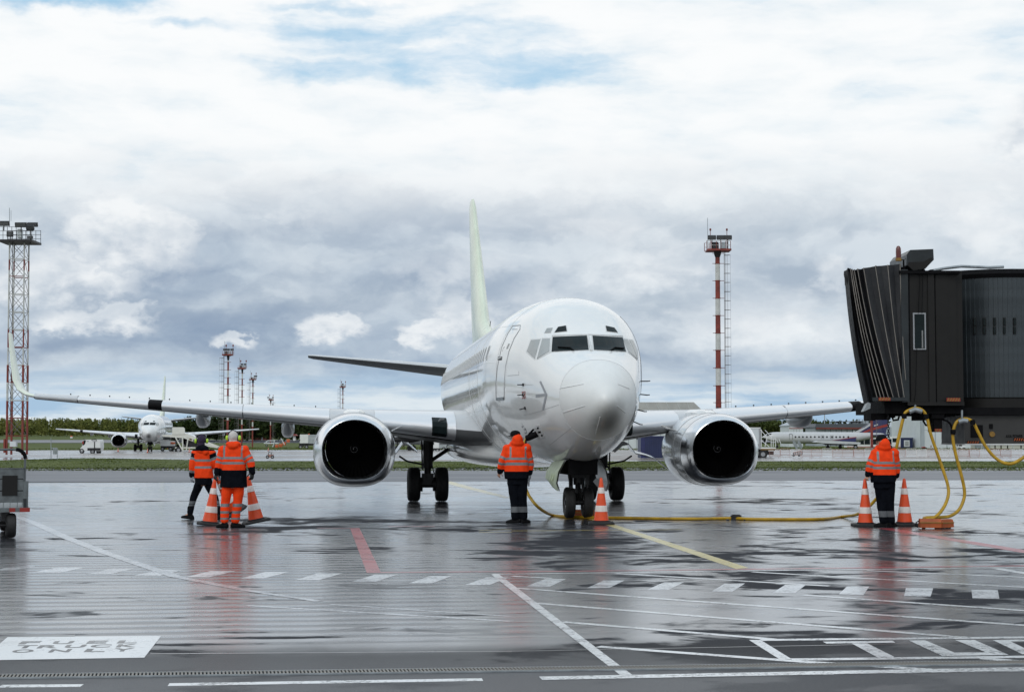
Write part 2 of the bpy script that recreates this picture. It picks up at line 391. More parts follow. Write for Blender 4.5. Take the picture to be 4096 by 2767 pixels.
def ground_mat(name, kind):
    m = bpy.data.materials.new(name); m.use_nodes = True; t = m.node_tree; b = t.nodes['Principled BSDF']; k = NT(t)
    pos = k.n('ShaderNodeNewGeometry').outputs['Position']
    mp = k.n('ShaderNodeMapping'); mp.inputs['Rotation'].default_value = (0, 0, -ROT); t.links.new(pos, mp.inputs['Vector']); p = mp.outputs[0]
    px, py, pz = k.sepv(p)[:3]
    if kind == 'apron':
        q = k.xyz(k.mul(px, .8), py, 0.0)
        nA = k.noise(q, .16, 7, .6, .6); nB = k.noise(q, .55, 8, .62, .8); nC = k.noise(k.xyz(k.mul(px, .35), py, 2.0), 2.2, 6, .6)
        nD = k.noise(k.xyz(k.mul(px, .7), py, 7.0), 1.25, 6, .58, 1.2)
        s = k.add(k.mul(nA, .34), k.mul(nB, .34), k.mul(nD, .24), k.mul(nC, .08))
        # brushed furrows of water across the left foreground
        fur = k.m('SINE', k.add(k.mul(py, 2 * math.pi / .42), k.mul(k.noise(q, .35, 3, .5), 4.0)))
        furm = k.mul(k.ss(px, 3.5, .5), k.ss(py, 13.9, 14.6), k.ss(py, 31, 22), k.ss(k.noise(k.xyz(k.mul(px, .25), py, 5.0), .5, 4, .6), .30, .50))
        s2 = k.add(s, k.mul(fur, furm, .042), k.mul(furm, .070), k.mul(k.ss(py, 22, 40), .036), k.mul(k.ss(px, 1.0, -7.0), .012), k.mul(k.ss(px, -4.0, .5), k.ss(px, 8.0, 3.0), k.ss(py, 22.0, 25.0), k.ss(py, 40.0, 33.0), -.022), .002)
        wet = k.mul(k.ss(s2, .452, .502), k.ss(k.add(py, k.mul(k.sub(nB, .5), 1.2)), 13.6, 14.6, .18, 1.0))
        wet = k.mul(wet, k.sub(1.0, k.mul(furm, k.ss(k.add(fur, k.mul(k.sub(nB, .5), 3.0)), .35, -.55), .30)), k.sub(1.0, k.mul(k.ss(k.noise(k.xyz(k.mul(px, .55), py, 3.0), .62, 6, .6, .8), .60, .655), k.ss(px, 3.0, -1.0), k.ss(py, 36.0, 30.0), .85)))
        pud = k.mul(wet, k.ss(s2, .53, .60), k.ss(py, 13.8, 15.5))
        base = k.mix(k.noise(p, .9, 8, .7), srgb(33, 34, 38), srgb(52, 53, 58))
        grit = k.noise(p, 55, 3, .7)
        base = k.mix(k.mul(k.ss(grit, .45, .75), .5), base, srgb(88, 90, 96))
        near = k.ss(py, 15.5, 11.5)
        base = k.mix(k.mul(k.ss(py, 14.6, 13.9), k.ss(py, 12.6, 13.0), .55), base, srgb(24, 24, 27))      # darker, newer asphalt along the drain
        base = k.mix(k.mul(wet, .75), base, srgb(42, 43, 50))
        rgh = k.mixf(wet, k.mixf(near, .72, .50), .34); coat = wet; crgh = k.mixf(pud, .17, .07)
        spec = k.mixf(wet, k.mixf(near, .05, .24), 1.0)
        hgt = k.add(k.mul(grit, k.mixf(wet, .0040, .0007)), k.mul(nC, k.mixf(pud, .003, .0)))
    elif kind == 'taxi':
        n = k.noise(k.xyz(k.mul(px, .15), py, 0.0), .5, 7, .6)
        base = k.mix(n, srgb(62, 64, 74), srgb(80, 83, 92)); rgh = k.lin(n, .3, .7, .5, .36); spec = .4
        hgt = k.mul(k.noise(p, 12, 3, .6), .004)
    elif kind == 'far':
        q = k.xyz(k.mul(px, .5), py, 0.0); n = k.noise(q, .09, 7, .62, .5); w = k.ss(n, .40, .58)
        base = k.mix(w, srgb(142, 134, 130), srgb(92, 90, 92)); rgh = k.mixf(w, .6, .3); coat = w; crgh = .14; spec = k.mixf(w, .3, .7)
        hgt = k.mul(k.noise(p, 4, 3, .6), .004)
    if kind != 'taxi':
        k.put(b.inputs['Coat Weight'], coat); k.put(b.inputs['Coat Roughness'], crgh); b.inputs['Coat IOR'].default_value = 1.42
    k.put(b.inputs['Base Color'], base); k.put(b.inputs['Roughness'], rgh); k.put(b.inputs['Specular IOR Level'], spec)
    bp = k.n('ShaderNodeBump'); bp.inputs['Distance'].default_value = 1.0; bp.inputs['Strength'].default_value = 1.0
    k.put(bp.inputs['Height'], hgt); t.links.new(bp.outputs[0], b.inputs['Normal'])
    if kind != 'taxi': t.links.new(bp.outputs[0], b.inputs['Coat Normal'])
    return m
def grass_mat(name, lo, hi, sc):
    m = bpy.data.materials.new(name); m.use_nodes = True; t = m.node_tree; b = t.nodes['Principled BSDF']; k = NT(t)
    pos = k.n('ShaderNodeNewGeometry').outputs['Position']
    n = k.add(k.mul(k.noise(pos, sc, 6, .65), .6), k.mul(k.noise(pos, sc * 9, 4, .6), .4))
    k.put(b.inputs['Base Color'], k.mix(k.ss(n, .36, .64), lo, hi)); b.inputs['Roughness'].default_value = .8
    b.inputs['Specular IOR Level'].default_value = .15
    return m
MG = {k: ground_mat(n, k) for k, n in (('apron', 'wet_asphalt'), ('taxi', 'taxiway_asphalt'), ('far', 'wet_concrete'))}
mgrass = grass_mat('grass_green', (.040, .060, .008), (.095, .115, .020), .25)
mgrassb = grass_mat('grass_blades', (.042, .064, .007), (.095, .115, .018), .2)
# the terrain: one sheet out to the horizon
ys = sorted(set(list(np.linspace(-60, 600, 80)) + GY + list(np.linspace(600, 3500, 40)))); xs = np.linspace(-2400, 2400, 61)
vs = [(x, y, gz(y) - .06) for y in ys for x in xs]; nx = len(xs)
fs = [(j * nx + i, j * nx + i + 1, (j + 1) * nx + i + 1, (j + 1) * nx + i) for j in range(len(ys) - 1) for i in range(nx - 1)]
me = bpy.data.meshes.new('ground'); me.from_pydata(vs, [], fs); me.materials.append(mgrass); me.shade_smooth()
ground = bpy.data.objects.new('ground', me); COL.objects.link(ground); tag(ground, kind='structure')
def edge(vl, vr): return G(0, vl).y, G(4096, vr).y
def strip(name, near, far, dz, m, xl=-1, xr=1, step=2.0):
    yl0, yr0 = near if isinstance(near, tuple) else (near, near); yl1, yr1 = far
    W = yl1 * .33 + 14; t = lambda a, b, x: a + (b - a) * (x * .5 + .5)
    # edges were read at the frame's sides: carry their slope on to the wider strip
    k = W / (.315 * max(yl1, yr1)); mid0, mid1 = (yl0 + yr0) / 2, (yl1 + yr1) / 2
    s0, s1 = (yr0 - yl0) / 2 * k, (yr1 - yl1) / 2 * k
    return tag(sheet(name, mid0 - s0, mid1 - s1, mid0 + s0, mid1 + s1, -W if xl == -1 else xl, W if xr == 1 else xr, dz, m, step), kind='structure')
eA = edge(1931, 1917); eB = edge(1873, 1869)
apron = strip('apron', -30.0, eA, 0.0, MG['apron'], step=.25)
apron.name = 'apron'
taxiway = strip('taxiway', eA, eB, .004, MG['taxi'])
# a pale concrete seam between apron and taxiway
farapron = sheet('far_apron', 122, 262, 124, 345, -75, 130, .004, MG['far'], 3.0); tag(farapron, kind='structure')
runway = sheet('runway', 590, 760, 600, 770, -420, 420, .02, MG['taxi'], 6.0); tag(runway, kind='structure')
# grass verge between taxiway and far apron: bumpy earth and blades
def verge_bump(x, y):
    e = min(1, max(0, (y - 92) / 4)) * min(1, max(0, (127 - y) / 4))
    return e * (.02 + .04 * (mnoise.noise(Vector((x * .11, y * .1, 0))) + .3) + (.32 if x < -20 else 0) * math.exp(-((x + 31) / 7) ** 2) * math.exp(-((y - 118) / 8) ** 2))
verge = sheet('grass_verge', eB[0] - .3, 127, eB[1] - .3, 127, -62, 62, .02, mgrass, .8, bump=verge_bump); tag(verge, kind='structure')
def blades(name, n, x0, x1, y0, y1, h, m, seed, zf=lambda x, y: 0.0):
    g = np.random.default_rng(seed); x = g.uniform(x0, x1, n); y = g.uniform(y0, y1, n); a = g.uniform(0, np.pi, n)
    hh = h * g.uniform(.4, 1.2, n) * (1 + .9 * (g.random(n) > .96)); w = .03 + .05 * g.random(n)
    z = np.array([gz(b) + zf(c, b) for c, b in zip(x, y)])
    V3 = np.empty((n, 3, 3)); V3[:, 0] = np.c_[x - w * np.cos(a), y - w * np.sin(a), z]; V3[:, 1] = np.c_[x + w * np.cos(a), y + w * np.sin(a), z]
    V3[:, 2] = np.c_[x + g.normal(0, .08, n), y + g.normal(0, .08, n), z + hh]
    me = bpy.data.meshes.new(name); me.vertices.add(n * 3); me.vertices.foreach_set('co', V3.ravel())
    me.loops.add(n * 3); me.loops.foreach_set('vertex_index', np.arange(n * 3)); me.polygons.add(n)
    me.polygons.foreach_set('loop_start', np.arange(0, n * 3, 3)); me.polygons.foreach_set('loop_total', np.full(n, 3)); me.update(); me.validate()
    me.materials.append(m); o = bpy.data.objects.new(name, me); COL.objects.link(o); return tag(o, kind='stuff')
blades('grass', 70000, -42, 42, 91.3, 127.0, .042, mgrassb, 3, verge_bump)
blades('grass', 16000, -90, 100, 262, 420, .22, mgrassb, 4)

# ------------------------------------------------------------------ painted markings (parts of the apron)
def paint_mat(name, col, wear, coat=.5):
    m = bpy.data.materials.new(name); m.use_nodes = True; t = m.node_tree; b = t.nodes['Principled BSDF']; k = NT(t)
    pos = k.n('ShaderNodeNewGeometry').outputs['Position']
    n = k.add(k.mul(k.noise(pos, 3.0, 8, .7), .5), k.mul(k.noise(pos, 24, 5, .7), .5))
    k.put(b.inputs['Base Color'], k.mix(k.ss(n, wear, wear + .12), srgb(70, 72, 80), col)); b.inputs['Roughness'].default_value = .42
    k.put(b.inputs['Roughness'], k.lin(k.noise(pos, 1.2, 5, .6), .35, .65, .42, .22)); b.inputs['Specular IOR Level'].default_value = .8; b.inputs['Coat Weight'].default_value = coat; b.inputs['Coat Roughness'].default_value = .16; b.inputs['Coat IOR'].default_value = 1.42
    return m
MP = dict(white=paint_mat('white_road_paint', (.70, .71, .72), .39), worn=paint_mat('worn_white_paint', (.55, .56, .58), .44, 1.0),
          boxwhite=paint_mat('box_white_paint', (.72, .73, .74), .33, .2), red=paint_mat('red_road_paint', (.40, .045, .06), .36), yellow=paint_mat('yellow_road_paint', (.62, .50, .15), .36),
          dash=paint_mat('white_dash_paint', (.64, .65, .67), .40), tar=paint_mat('bitumen', (.012, .012, .013), .2))
Z7 = lambda x, y: (x * .8812, 2050 + y * .8812)
Z8 = lambda x, y: (2048 + x * .8812, 2050 + y * .8812)
Z0 = lambda x, y: (x, y)
_lvl = [0]
def lift(lv):
    _lvl[0] += 1; return .0005 * lv + .00014 * (_lvl[0] % 11)
def gpoly(name, pts, m, lv=1, tr=Z0):
    """a painted sheet on the apron; long quads are cut so that they follow the fall of the ground"""
    g = [G(*tr(*p)) for p in pts]; mb = MB(); zl = lift(lv)
    if len(g) == 4:
        n = max(1, int(max((g[1] - g[0]).length, (g[2] - g[3]).length, (g[3] - g[0]).length, (g[2] - g[1]).length) / 1.2))
        long01 = (g[1] - g[0]).length + (g[2] - g[3]).length > (g[3] - g[0]).length + (g[2] - g[1]).length
        rows = []
        for i in range(n + 1):
            t = i / n
            a, b = (g[0].lerp(g[1], t), g[3].lerp(g[2], t)) if long01 else (g[0].lerp(g[3], t), g[1].lerp(g[2], t))
            rows.append([Vector((q.x, q.y, gz(q.y) + zl)) for q in (a, b)])
        mb.loft(rows, False, closed=False)
    else: mb.add([(q.x, q.y, gz(q.y) + zl) for q in g], [tuple(range(len(g)))])
    o = mb.build(name, MP[m], apron, smooth=0)
    if o.data.polygons and o.data.polygons[0].normal.z < 0: o.data.flip_normals()
    return o
def gline(name, a, b, w, m, lv=1, tr=Z0):
    """a painted line w metres wide between two photo points"""
    A, B = G(*tr(*a)), G(*tr(*b)); d = (B - A); d.z = 0; d.normalize(); s = Vector((-d.y, d.x, 0)) * w / 2; zl = lift(lv)
    n = max(1, int((B - A).length / 1.2)); rows = []
    for i in range(n + 1):
        q = A.lerp(B, i / n); rows.append([Vector(((q + e).x, (q + e).y, gz((q + e).y) + zl)) for e in (-s, s)])
    o = MB().loft(rows, False, closed=False).build(name, MP[m], apron, smooth=0)
    if o.data.polygons[0].normal.z < 0: o.data.flip_normals()
    return o
DASH = [[(-40, 262), (60, 242), (165, 242), (60, 262)], [(140, 272), (260, 248), (385, 248), (270, 272)], [(390, 278), (510, 252), (615, 252), (500, 278)],
        [(605, 286), (720, 258), (838, 258), (725, 286)], [(840, 292), (955, 264), (1070, 264), (950, 292)], [(1090, 298), (1205, 268), (1315, 268), (1195, 298)],
        [(1340, 305), (1440, 275), (1555, 274), (1450, 305)], [(1600, 312), (1700, 281), (1805, 280), (1705, 313)], [(1855, 320), (1950, 287), (2050, 287), (1960, 320)],
        [(2110, 328), (2210, 292), (2310, 294), (2220, 328)]]
for i_, d in enumerate(DASH): gpoly('white_dash', d, 'worn' if i_ in (0, 2) else 'dash', 1, Z7)
for d in [[(65, 333), (150, 300), (245, 300), (170, 335)], [(340, 341), (415, 307), (510, 307), (440, 341)], [(615, 348), (690, 315), (780, 315), (710, 349)],
          [(905, 357), (965, 321), (1058, 320), (1000, 357)], [(1185, 362), (1240, 326), (1335, 326), (1285, 364)], [(1483, 370), (1520, 334), (1622, 334), (1595, 372)],
          [(1780, 378), (1788, 341), (1912, 342), (1900, 380)], [(2090, 387), (2085, 349), (2205, 350), (2212, 390)]]: gpoly('white_dash', d, 'dash', 1, Z8)
# stand boundary, hatch and box lines
gpoly('white_line', [(-95, 280), (-58, 280), (545, 735), (490, 736)], 'white', 3, Z8)
for a, b, w in (((-90, 279), (2360, 247), .085), ((0, 287), (185, 298), .11), ((470, 275), (1440, 332), .11), ((1090, 268), (2360, 340), .11), ((1610, 262), (2360, 294), .11),
                ((2200, 252), (2360, 280), .16), ((20, 342), (2360, 513), .12), ((110, 410), (2090, 568), .12), ((1320, 373), (2360, 446), .12), ((230, 495), (1190, 574), .12),
                ((390, 607), (1330, 676), .12), ((1330, 676), (1900, 712), .12), ((2130, 660), (2360, 678), .12)): gline('white_line', a, b, w, 'white', 2, Z8)
for a, b, w in (((1130, 577), (2360, 565), .13), ((1270, 666), (2360, 653), .13), ((130, 751), (2360, 707), .17)): gline('white_line', a, b, w, 'white', 4, Z8)
gline('white_line', (545, 741), (1450, 728), .13, 'dash', 2, Z8); gline('white_line', (1720, 724), (2360, 714), .12, 'worn', 2, Z8)
ZB = lambda x, y: (2900 + x * .5146, 2480 + y * .5146)
gpoly('white_line', [(185, 152), (275, 152), (520, 302), (420, 300)], 'white', 3, ZB)
letter = lambda *q: gpoly('painted_letter', list(q), 'white', 3, ZB)
letter((760, 166), (1300, 158), (1325, 174), (790, 181)); letter((985, 180), (1108, 180), (1322, 287), (1190, 290))
letter((1430, 157), (1555, 155), (1785, 252), (1690, 278)); letter((1690, 278), (1775, 252), (2025, 248), (2205, 269)); letter((1787, 153), (1937, 152), (2205, 269), (2025, 248))
letter((2080, 152), (2190, 150), (2420, 258), (2310, 262)); letter((2190, 150), (2420, 147), (2440, 160), (2205, 164))
gline('white_line', (0, 786), (372, 783), .13, 'white', 1, Z7); gline('white_line', (765, 779), (2190, 756), .13, 'white', 1, Z7)
gline('white_line', (2070, 82), (2210, 80), .07, 'worn', 1, Z8); gline('white_line', (2210, 90), (2360, 88), .07, 'worn', 1, Z8)
# faint worn lines
for a, b, w in (((85, 20), (300, 112), .20), ((300, 112), (480, 182), .19), ((480, 182), (800, 290), .17), ((800, 290), (1120, 352), .14), ((1120, 352), (1450, 402), .11),
                ((1120, 420), (2324, 492), .10), ((1500, 415), (2324, 470), .07)): gline('worn_line', a, b, w, 'worn', 2.2, Z7)
# red stand edge
gpoly('red_line', [(1590, 72), (1632, 70), (1728, 268), (1665, 272)], 'red', 2, Z7)
gline('red_line', (1440, 69), (1632, 70), .10, 'red', 1, Z7); gline('red_line', (1665, 271), (2330, 266), .12, 'red', 2, Z7)
gline('red_line', (0, 268), (1060, 256), .12, 'red', 2, Z8); gline('red_line', (1060, 256), (2360, 240), .14, 'red', 2, Z8)
gline('red_line', (1690, 70), (2360, 181), .30, 'red', 1, Z8); gline('red_line', (-350, 62), (-560, 62), .12, 'red', 1, Z8)
# yellow lead-in line
gpoly('yellow_line', [(424, 55), (470, 55), (1075, 250), (1018, 255)], 'yellow', 2, Z8); gpoly('yellow_line', [(330, 22), (362, 22), (472, 55), (424, 55)], 'yellow', 1, Z8)
gline('yellow_line', (0, 82), (770, 76), .10, 'yellow', 3, Z8); gline('yellow_line', (-150, 80), (0, 75), .08, 'yellow', 3, Z8); gline('yellow_line', (-150, 88), (0, 88), .08, 'yellow', 3, Z8)
gline('yellow_line', (770, 76), (1170, 74), .2, 'worn', 1, Z8)
gpoly('yellow_line', [(1585, 1878), (1640, 1878), (2052, 1990), (2020, 1992)], 'yellow', 1)
for a, b in (((1830, 2030), (2060, 2030)), ((1850, 2045), (2300, 2043)), ((1830, 2066), (2330, 2064))): gline('worn_line', a, b, .16, 'worn', 1)
gline('white_line', (60, 1933), (2300, 1926), .16, 'worn', 5); gline('white_line', (2300, 1926), (4150, 1918), .16, 'worn', 5)
# fuel truck box with its lettering
gpoly('fuel_box', [(30, 2547), (645, 2542), (577, 2629), (-75, 2640)], 'boxwhite', 1)
def ground_text(ch, u, v, w, h, m, name='painted_letter'):
    cu = bpy.data.curves.new('t', 'FONT'); cu.body = ch; cu.align_x = 'CENTER'; cu.align_y = 'CENTER'; cu.size = 1; cu.offset = .028
    to = bpy.data.objects.new('t', cu); COL.objects.link(to); bpy.context.view_layer.update()
    me = bpy.data.meshes.new_from_object(to.evaluated_get(bpy.context.evaluated_depsgraph_get())); bpy.data.objects.remove(to)
    co = np.array([q.co[:] for q in me.vertices]); mn, mx = co.min(0), co.max(0); c = G(u, v)
    for q in me.vertices:
        a = ((q.co.x - (mn[0] + mx[0]) / 2) / max(1e-3, mx[0] - mn[0])) * w; b_ = ((q.co.y - (mn[1] + mx[1]) / 2) / max(1e-3, mx[1] - mn[1])) * h
        x = c.x + a * math.cos(ROT) - b_ * math.sin(ROT); y = c.y + a * math.sin(ROT) + b_ * math.cos(ROT); q.co = (x, y, gz(y) + .0034)
    me.materials.append(MP[m]); o = bpy.data.objects.new(name, me); COL.objects.link(o); o.parent = apron
    return o
MP['letter'] = paint_mat('grey_lettering', (.06, .057, .06), .12, .1)
ZF = lambda x, y: (x * .3012, 2500 + y * .3012)
for ch, x, y in (('F', 400, 231), ('U', 840, 229), ('E', 1295, 223), ('L', 1700, 219), ('T', 345, 285), ('R', 645, 284), ('U', 1000, 279), ('C', 1340, 275), ('K', 1690, 271),
                 ('O', 305, 343), ('N', 800, 338), ('L', 1270, 333), ('Y', 1635, 326)):
    ground_text(ch, *ZF(x, y), .17, .20, 'letter')
# sealed joints in the asphalt
for a, b, w in (((-30, 2413), (2048, 2402), .035), ((2048, 2402), (4130, 2395), .02), ((600, 2613), (2048, 2603), .05), ((2048, 2603), (4130, 2563), .03), ((-30, 2450), (1500, 2420), .02),
                ((-20, 2548), (300, 2540), .10)): gline('bitumen_joint', a, b, w, 'tar', 1)
# slot drain: a channel with single cast bars
A, B_ = G(-60, 2708), G(4160, 2650); dd = (B_ - A); L = dd.length; dd.normalize(); nn = Vector((-dd.y, dd.x, 0))
def along(t, s, z): q = A + dd * t + nn * s; return (q.x, q.y, z)
MB().add([along(0, -.085, .003), along(L, -.085, .003), along(L, .085, .003), along(0, .085, .003)], [(0, 1, 2, 3)]).build('drain_channel', 'black', apron, smooth=0)
for sgn in (-1, 1): MB().box((0, 0, 0), (L, .018, .012)).build('drain_edge', 'galv', apron, smooth=0)
for o, sgn in zip([o for o in apron.children if o.name.startswith('drain_edge')], (-1, 1)):
    o.location = along(L / 2, .088 * sgn, .006); o.rotation_euler = (0, 0, math.atan2(dd.y, dd.x))
X['iron'] = mat('cast_iron', (.20, .185, .165), .5, .3, .25, 6)
bar = MB().box((0, 0, 0), (.015, .165, .012)).build('grate_bar', 'iron', apron, smooth=0)
nb = 290
for i in range(nb):
    o = bar if i == 0 else inst(bar, 'grate_bar', apron)
    o.location = along(L * (i + .5) / nb, 0, .0075); o.rotation_euler = (0, 0, math.atan2(dd.y, dd.x) + .1)
# ------------------------------------------------------------------ the airliner on the stand (nose at local y = 0, tail towards +y)
def pchip(xs, ys):
    xs = np.array(xs, float); ys = np.array(ys, float); h = np.diff(xs); dl = np.diff(ys) / h; n = len(xs); d = np.zeros(n)
    for i in range(1, n - 1):
        if dl[i - 1] * dl[i] > 0:
            w1_, w2_ = 2 * h[i] + h[i - 1], h[i] + 2 * h[i - 1]; d[i] = (w1_ + w2_) / (w1_ / dl[i - 1] + w2_ / dl[i])
    d[0] = dl[0]; d[-1] = dl[-1]
    def f(x):
        x = min(max(x, xs[0]), xs[-1]); i = min(n - 2, int(np.searchsorted(xs, x, 'right')) - 1); i = max(0, i)
        t = (x - xs[i]) / h[i]
        return ((2 * t**3 - 3 * t**2 + 1) * ys[i] + (t**3 - 2 * t**2 + t) * h[i] * d[i] + (-2 * t**3 + 3 * t**2) * ys[i + 1] + (t**3 - t**2) * h[i] * d[i + 1])
    return f
def prof(pairs):
    f = pchip([math.sqrt(a) for a, _ in pairs], [b for _, b in pairs]); return lambda t: f(math.sqrt(max(0, t)))
fW = prof([(0, 0), (.1, .20), (.3, .37), (.6, .54), (1.2, .79), (1.9, 1.0), (2.5, 1.13), (3.2, 1.27), (4, 1.43), (5, 1.62), (6, 1.78), (7, 1.86), (8.5, 1.88), (20, 1.88), (22, 1.86), (24.5, 1.66), (27, 1.25), (30, .68), (32.2, .22)])
fT = prof([(0, 2.48), (.1, 2.70), (.3, 2.90), (.6, 3.10), (1.2, 3.36), (1.9, 3.58), (2.5, 3.93), (3.2, 4.38), (4, 4.74), (5, 4.96), (6, 5.06), (7, 5.10), (8.5, 5.11), (20, 5.11), (25, 5.11), (27, 5.08), (30, 4.95), (32.2, 4.7)])
fB = prof([(0, 2.48), (.1, 2.27), (.3, 2.10), (.6, 1.94), (1.2, 1.72), (1.9, 1.52), (2.5, 1.39), (3.2, 1.28), (4, 1.21), (5, 1.18), (6, 1.17), (20, 1.17), (21, 1.22), (22, 1.42), (24.5, 2.1), (27, 2.85), (30, 3.6), (32.2, 4.15)])
fC = prof([(0, 2.48), (.6, 2.52), (1.2, 2.6), (1.9, 2.72), (2.5, 2.83), (3.2, 2.95), (4, 3.08), (5, 3.2), (6, 3.28), (7, 3.3), (20, 3.3), (24.5, 3.6), (27, 3.95), (30, 4.25), (32.2, 4.45)])
fN = prof([(0, 2.0), (1.0, 2.1), (2.0, 2.55), (3.4, 2.55), (6.0, 2.0), (32.2, 2.0)])
def surf(t, a):
    w, zc = fW(t), fC(t); c, s = math.cos(a), math.sin(a)
    if s >= 0:
        n = fN(t); return Vector((w * math.copysign(abs(c) ** (2 / n), c), t, zc + (fT(t) - zc) * abs(s) ** (2 / n)))
    return Vector((w * c, t, zc + (zc - fB(t)) * s))
def inside(p):
    t = p.y
    if t <= 0 or t >= 32.2: return 1.0
    w, zc = max(1e-4, fW(t)), fC(t)
    if p.z >= zc:
        n = fN(t); return abs(p.x / w) ** n + ((p.z - zc) / max(1e-4, fT(t) - zc)) ** n - 1
    return (p.x / w) ** 2 + ((zc - p.z) / max(1e-4, zc - fB(t))) ** 2 - 1
def snormal(p):
    e = .01; g = Vector([inside(p + Vector(d)) - inside(p - Vector(d)) for d in ((e, 0, 0), (0, e, 0), (0, 0, e))])
    return g.normalized()
PSI, PITCH = R(6.2), -.0061
jet = thing('passenger_jet', 'large white twin-engine airliner facing the camera on the wet stand', 'airplane', (1.89, 32.0, 0.0))
jet.rotation_euler = (PITCH, 0, PSI)
JM = Matrix.Translation(jet.location) @ jet.rotation_euler.to_matrix().to_4x4(); JI = JM.inverted()
CAMP = Vector((0, 0, CAMH))
def hit(u, v):
    o = JI @ CAMP; d = (JI.to_3x3() @ ray(u, v)).normalized(); lo = None; s = 29.0
    while s < 66:
        if inside(o + d * s) < 0: break
        s += .08
    else: return None
    lo, hi = s - .08, s
    for _ in range(24):
        m = .5 * (lo + hi)
        if inside(o + d * m) < 0: hi = m
        else: lo = m
    return o + d * hi
Z1 = lambda x, y: (1700 + x * .6367, 1150 + y * .6369)
def patch(quad, e, m=6, tr=Z1, skirt=.03, mirror=False):
    """a curved plate lying on the skin, from four photo points; offset e outwards, with a skirt back into the skin"""
    q = [tr(*p) for p in quad]; pts = []; nr = []
    for j in range(m + 1):
        for i in range(m + 1):
            a, b = i / m, j / m
            u = (q[0][0] * (1 - a) + q[1][0] * a) * (1 - b) + (q[3][0] * (1 - a) + q[2][0] * a) * b
            v = (q[0][1] * (1 - a) + q[1][1] * a) * (1 - b) + (q[3][1] * (1 - a) + q[2][1] * a) * b
            p = hit(u, v)
            if p is None: p = pts[-1].copy() if pts else Vector((0, 3, 3))
            n = snormal(p); pts.append(p); nr.append(n)
    mb = MB(); k = m + 1; mx = Vector((-1, 1, 1)) if mirror else Vector((1, 1, 1))
    cv = lambda p: Vector((p.x * mx.x, p.y, p.z))
    mb.add([cv(p + n * e) for p, n in zip(pts, nr)], [(j * k + i, j * k + i + 1, (j + 1) * k + i + 1, (j + 1) * k + i) for j in range(m) for i in range(m)])
    rim = [i for i in range(k)] + [j * k + m for j in range(1, k)] + [m * k + i for i in range(m - 1, -1, -1)] + [j * k for j in range(m - 1, 0, -1)]
    mb.loft([[cv(pts[i] + nr[i] * e) for i in rim], [cv(pts[i] - nr[i] * skirt) for i in rim]], False)
    return mb
def skinline(pts, r, tr=Z1, closed=False, n=6, e=0.0, mirror=False):
    ps = [tr(*p) for p in pts]; out = []
    if closed: ps = ps + [ps[0]]
    for (u0, v0), (u1, v1) in zip(ps[:-1], ps[1:]):
        k = max(1, int(math.hypot(u1 - u0, v1 - v0) / 10))
        for i in range(k): out.append((u0 + (u1 - u0) * i / k, v0 + (v1 - v0) * i / k))
    out.append(ps[-1]); hs = [h for h in (hit(*p) for p in out) if h is not None]
    hs = [h + snormal(h) * e for h in hs]
    if mirror: hs = [Vector((-h.x, h.y, h.z)) for h in hs]
    return MB().tube(hs, r, n)

# skin: radome and fuselage
def skin(t0, t1, step, n=96):
    N = max(4, int((t1 - t0) / step)); mb = MB(); rings = []
    for i in range(N + 1):
        s0, s1 = math.sqrt(t0), math.sqrt(t1); t = (s0 + (s1 - s0) * i / N) ** 2 if t0 < .1 else t0 + (t1 - t0) * i / N
        rings.append([surf(max(t, 2e-4), 2 * math.pi * (k + .5) / n) for k in range(n)])
    return mb.loft(rings, True)
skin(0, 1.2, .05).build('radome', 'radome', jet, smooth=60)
fus = skin(1.2, 9.0, .12); fus.loft([[surf(t, 2 * math.pi * (k + .5) / 96) for k in range(96)] for t in np.linspace(9.0, 32.2, 70)], True)
fus.build('fuselage', 'white', jet, smooth=50)
ring = lambda t, a0=0, a1=360, e=.002: [surf(t, R(a)) + snormal(surf(t, R(a))) * e for a in np.linspace(a0, a1, 90)]
MB().tube(ring(1.205), .005, 5).build('radome_seam', 'lightseam', jet)
for t in (5.35, 8.1, 10.6): MB().tube(ring(t), .004, 5).build('skin_seam', 'lightseam', jet)
for a in (62, 38, 8, -22, -48, 118, 142, 172, 202, 228):
    MB().tube([surf(t, R(a)) + snormal(surf(t, R(a))) * .001 for t in np.linspace(5.4, 24, 40)], .003, 4).build('lap_joint', 'lightseam', jet)
for q in ([(845, 633), (998, 605)], [(868, 783), (1005, 741)], [(1210, 606), (1283, 634)], [(1205, 741), (1258, 785)], [(1100, 812), (1070, 925)]):
    skinline(q, .008, e=.003).build('diverter_strip', 'white', jet)
skinline([(520, 553), (590, 548), (588, 525)], .005).build('skin_seam', 'seam', jet)
skinline([(620, 800), (700, 782), (842, 735)], .004).build('skin_seam', 'seam', jet); skinline([(780, 990), (920, 880)], .004).build('skin_seam', 'seam', jet)

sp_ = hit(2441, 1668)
def darken_nose_tip():  # radome colour blends darker towards a spot low on the nose tip
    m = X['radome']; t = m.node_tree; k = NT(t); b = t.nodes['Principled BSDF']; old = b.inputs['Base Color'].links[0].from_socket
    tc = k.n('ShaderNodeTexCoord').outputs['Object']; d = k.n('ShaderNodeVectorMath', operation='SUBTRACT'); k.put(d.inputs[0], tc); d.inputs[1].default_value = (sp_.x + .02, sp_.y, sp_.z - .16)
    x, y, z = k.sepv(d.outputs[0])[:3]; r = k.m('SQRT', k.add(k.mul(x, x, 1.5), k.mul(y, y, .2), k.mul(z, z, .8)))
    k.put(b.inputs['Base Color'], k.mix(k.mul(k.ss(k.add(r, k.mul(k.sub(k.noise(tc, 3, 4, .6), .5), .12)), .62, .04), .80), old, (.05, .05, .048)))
darken_nose_tip()
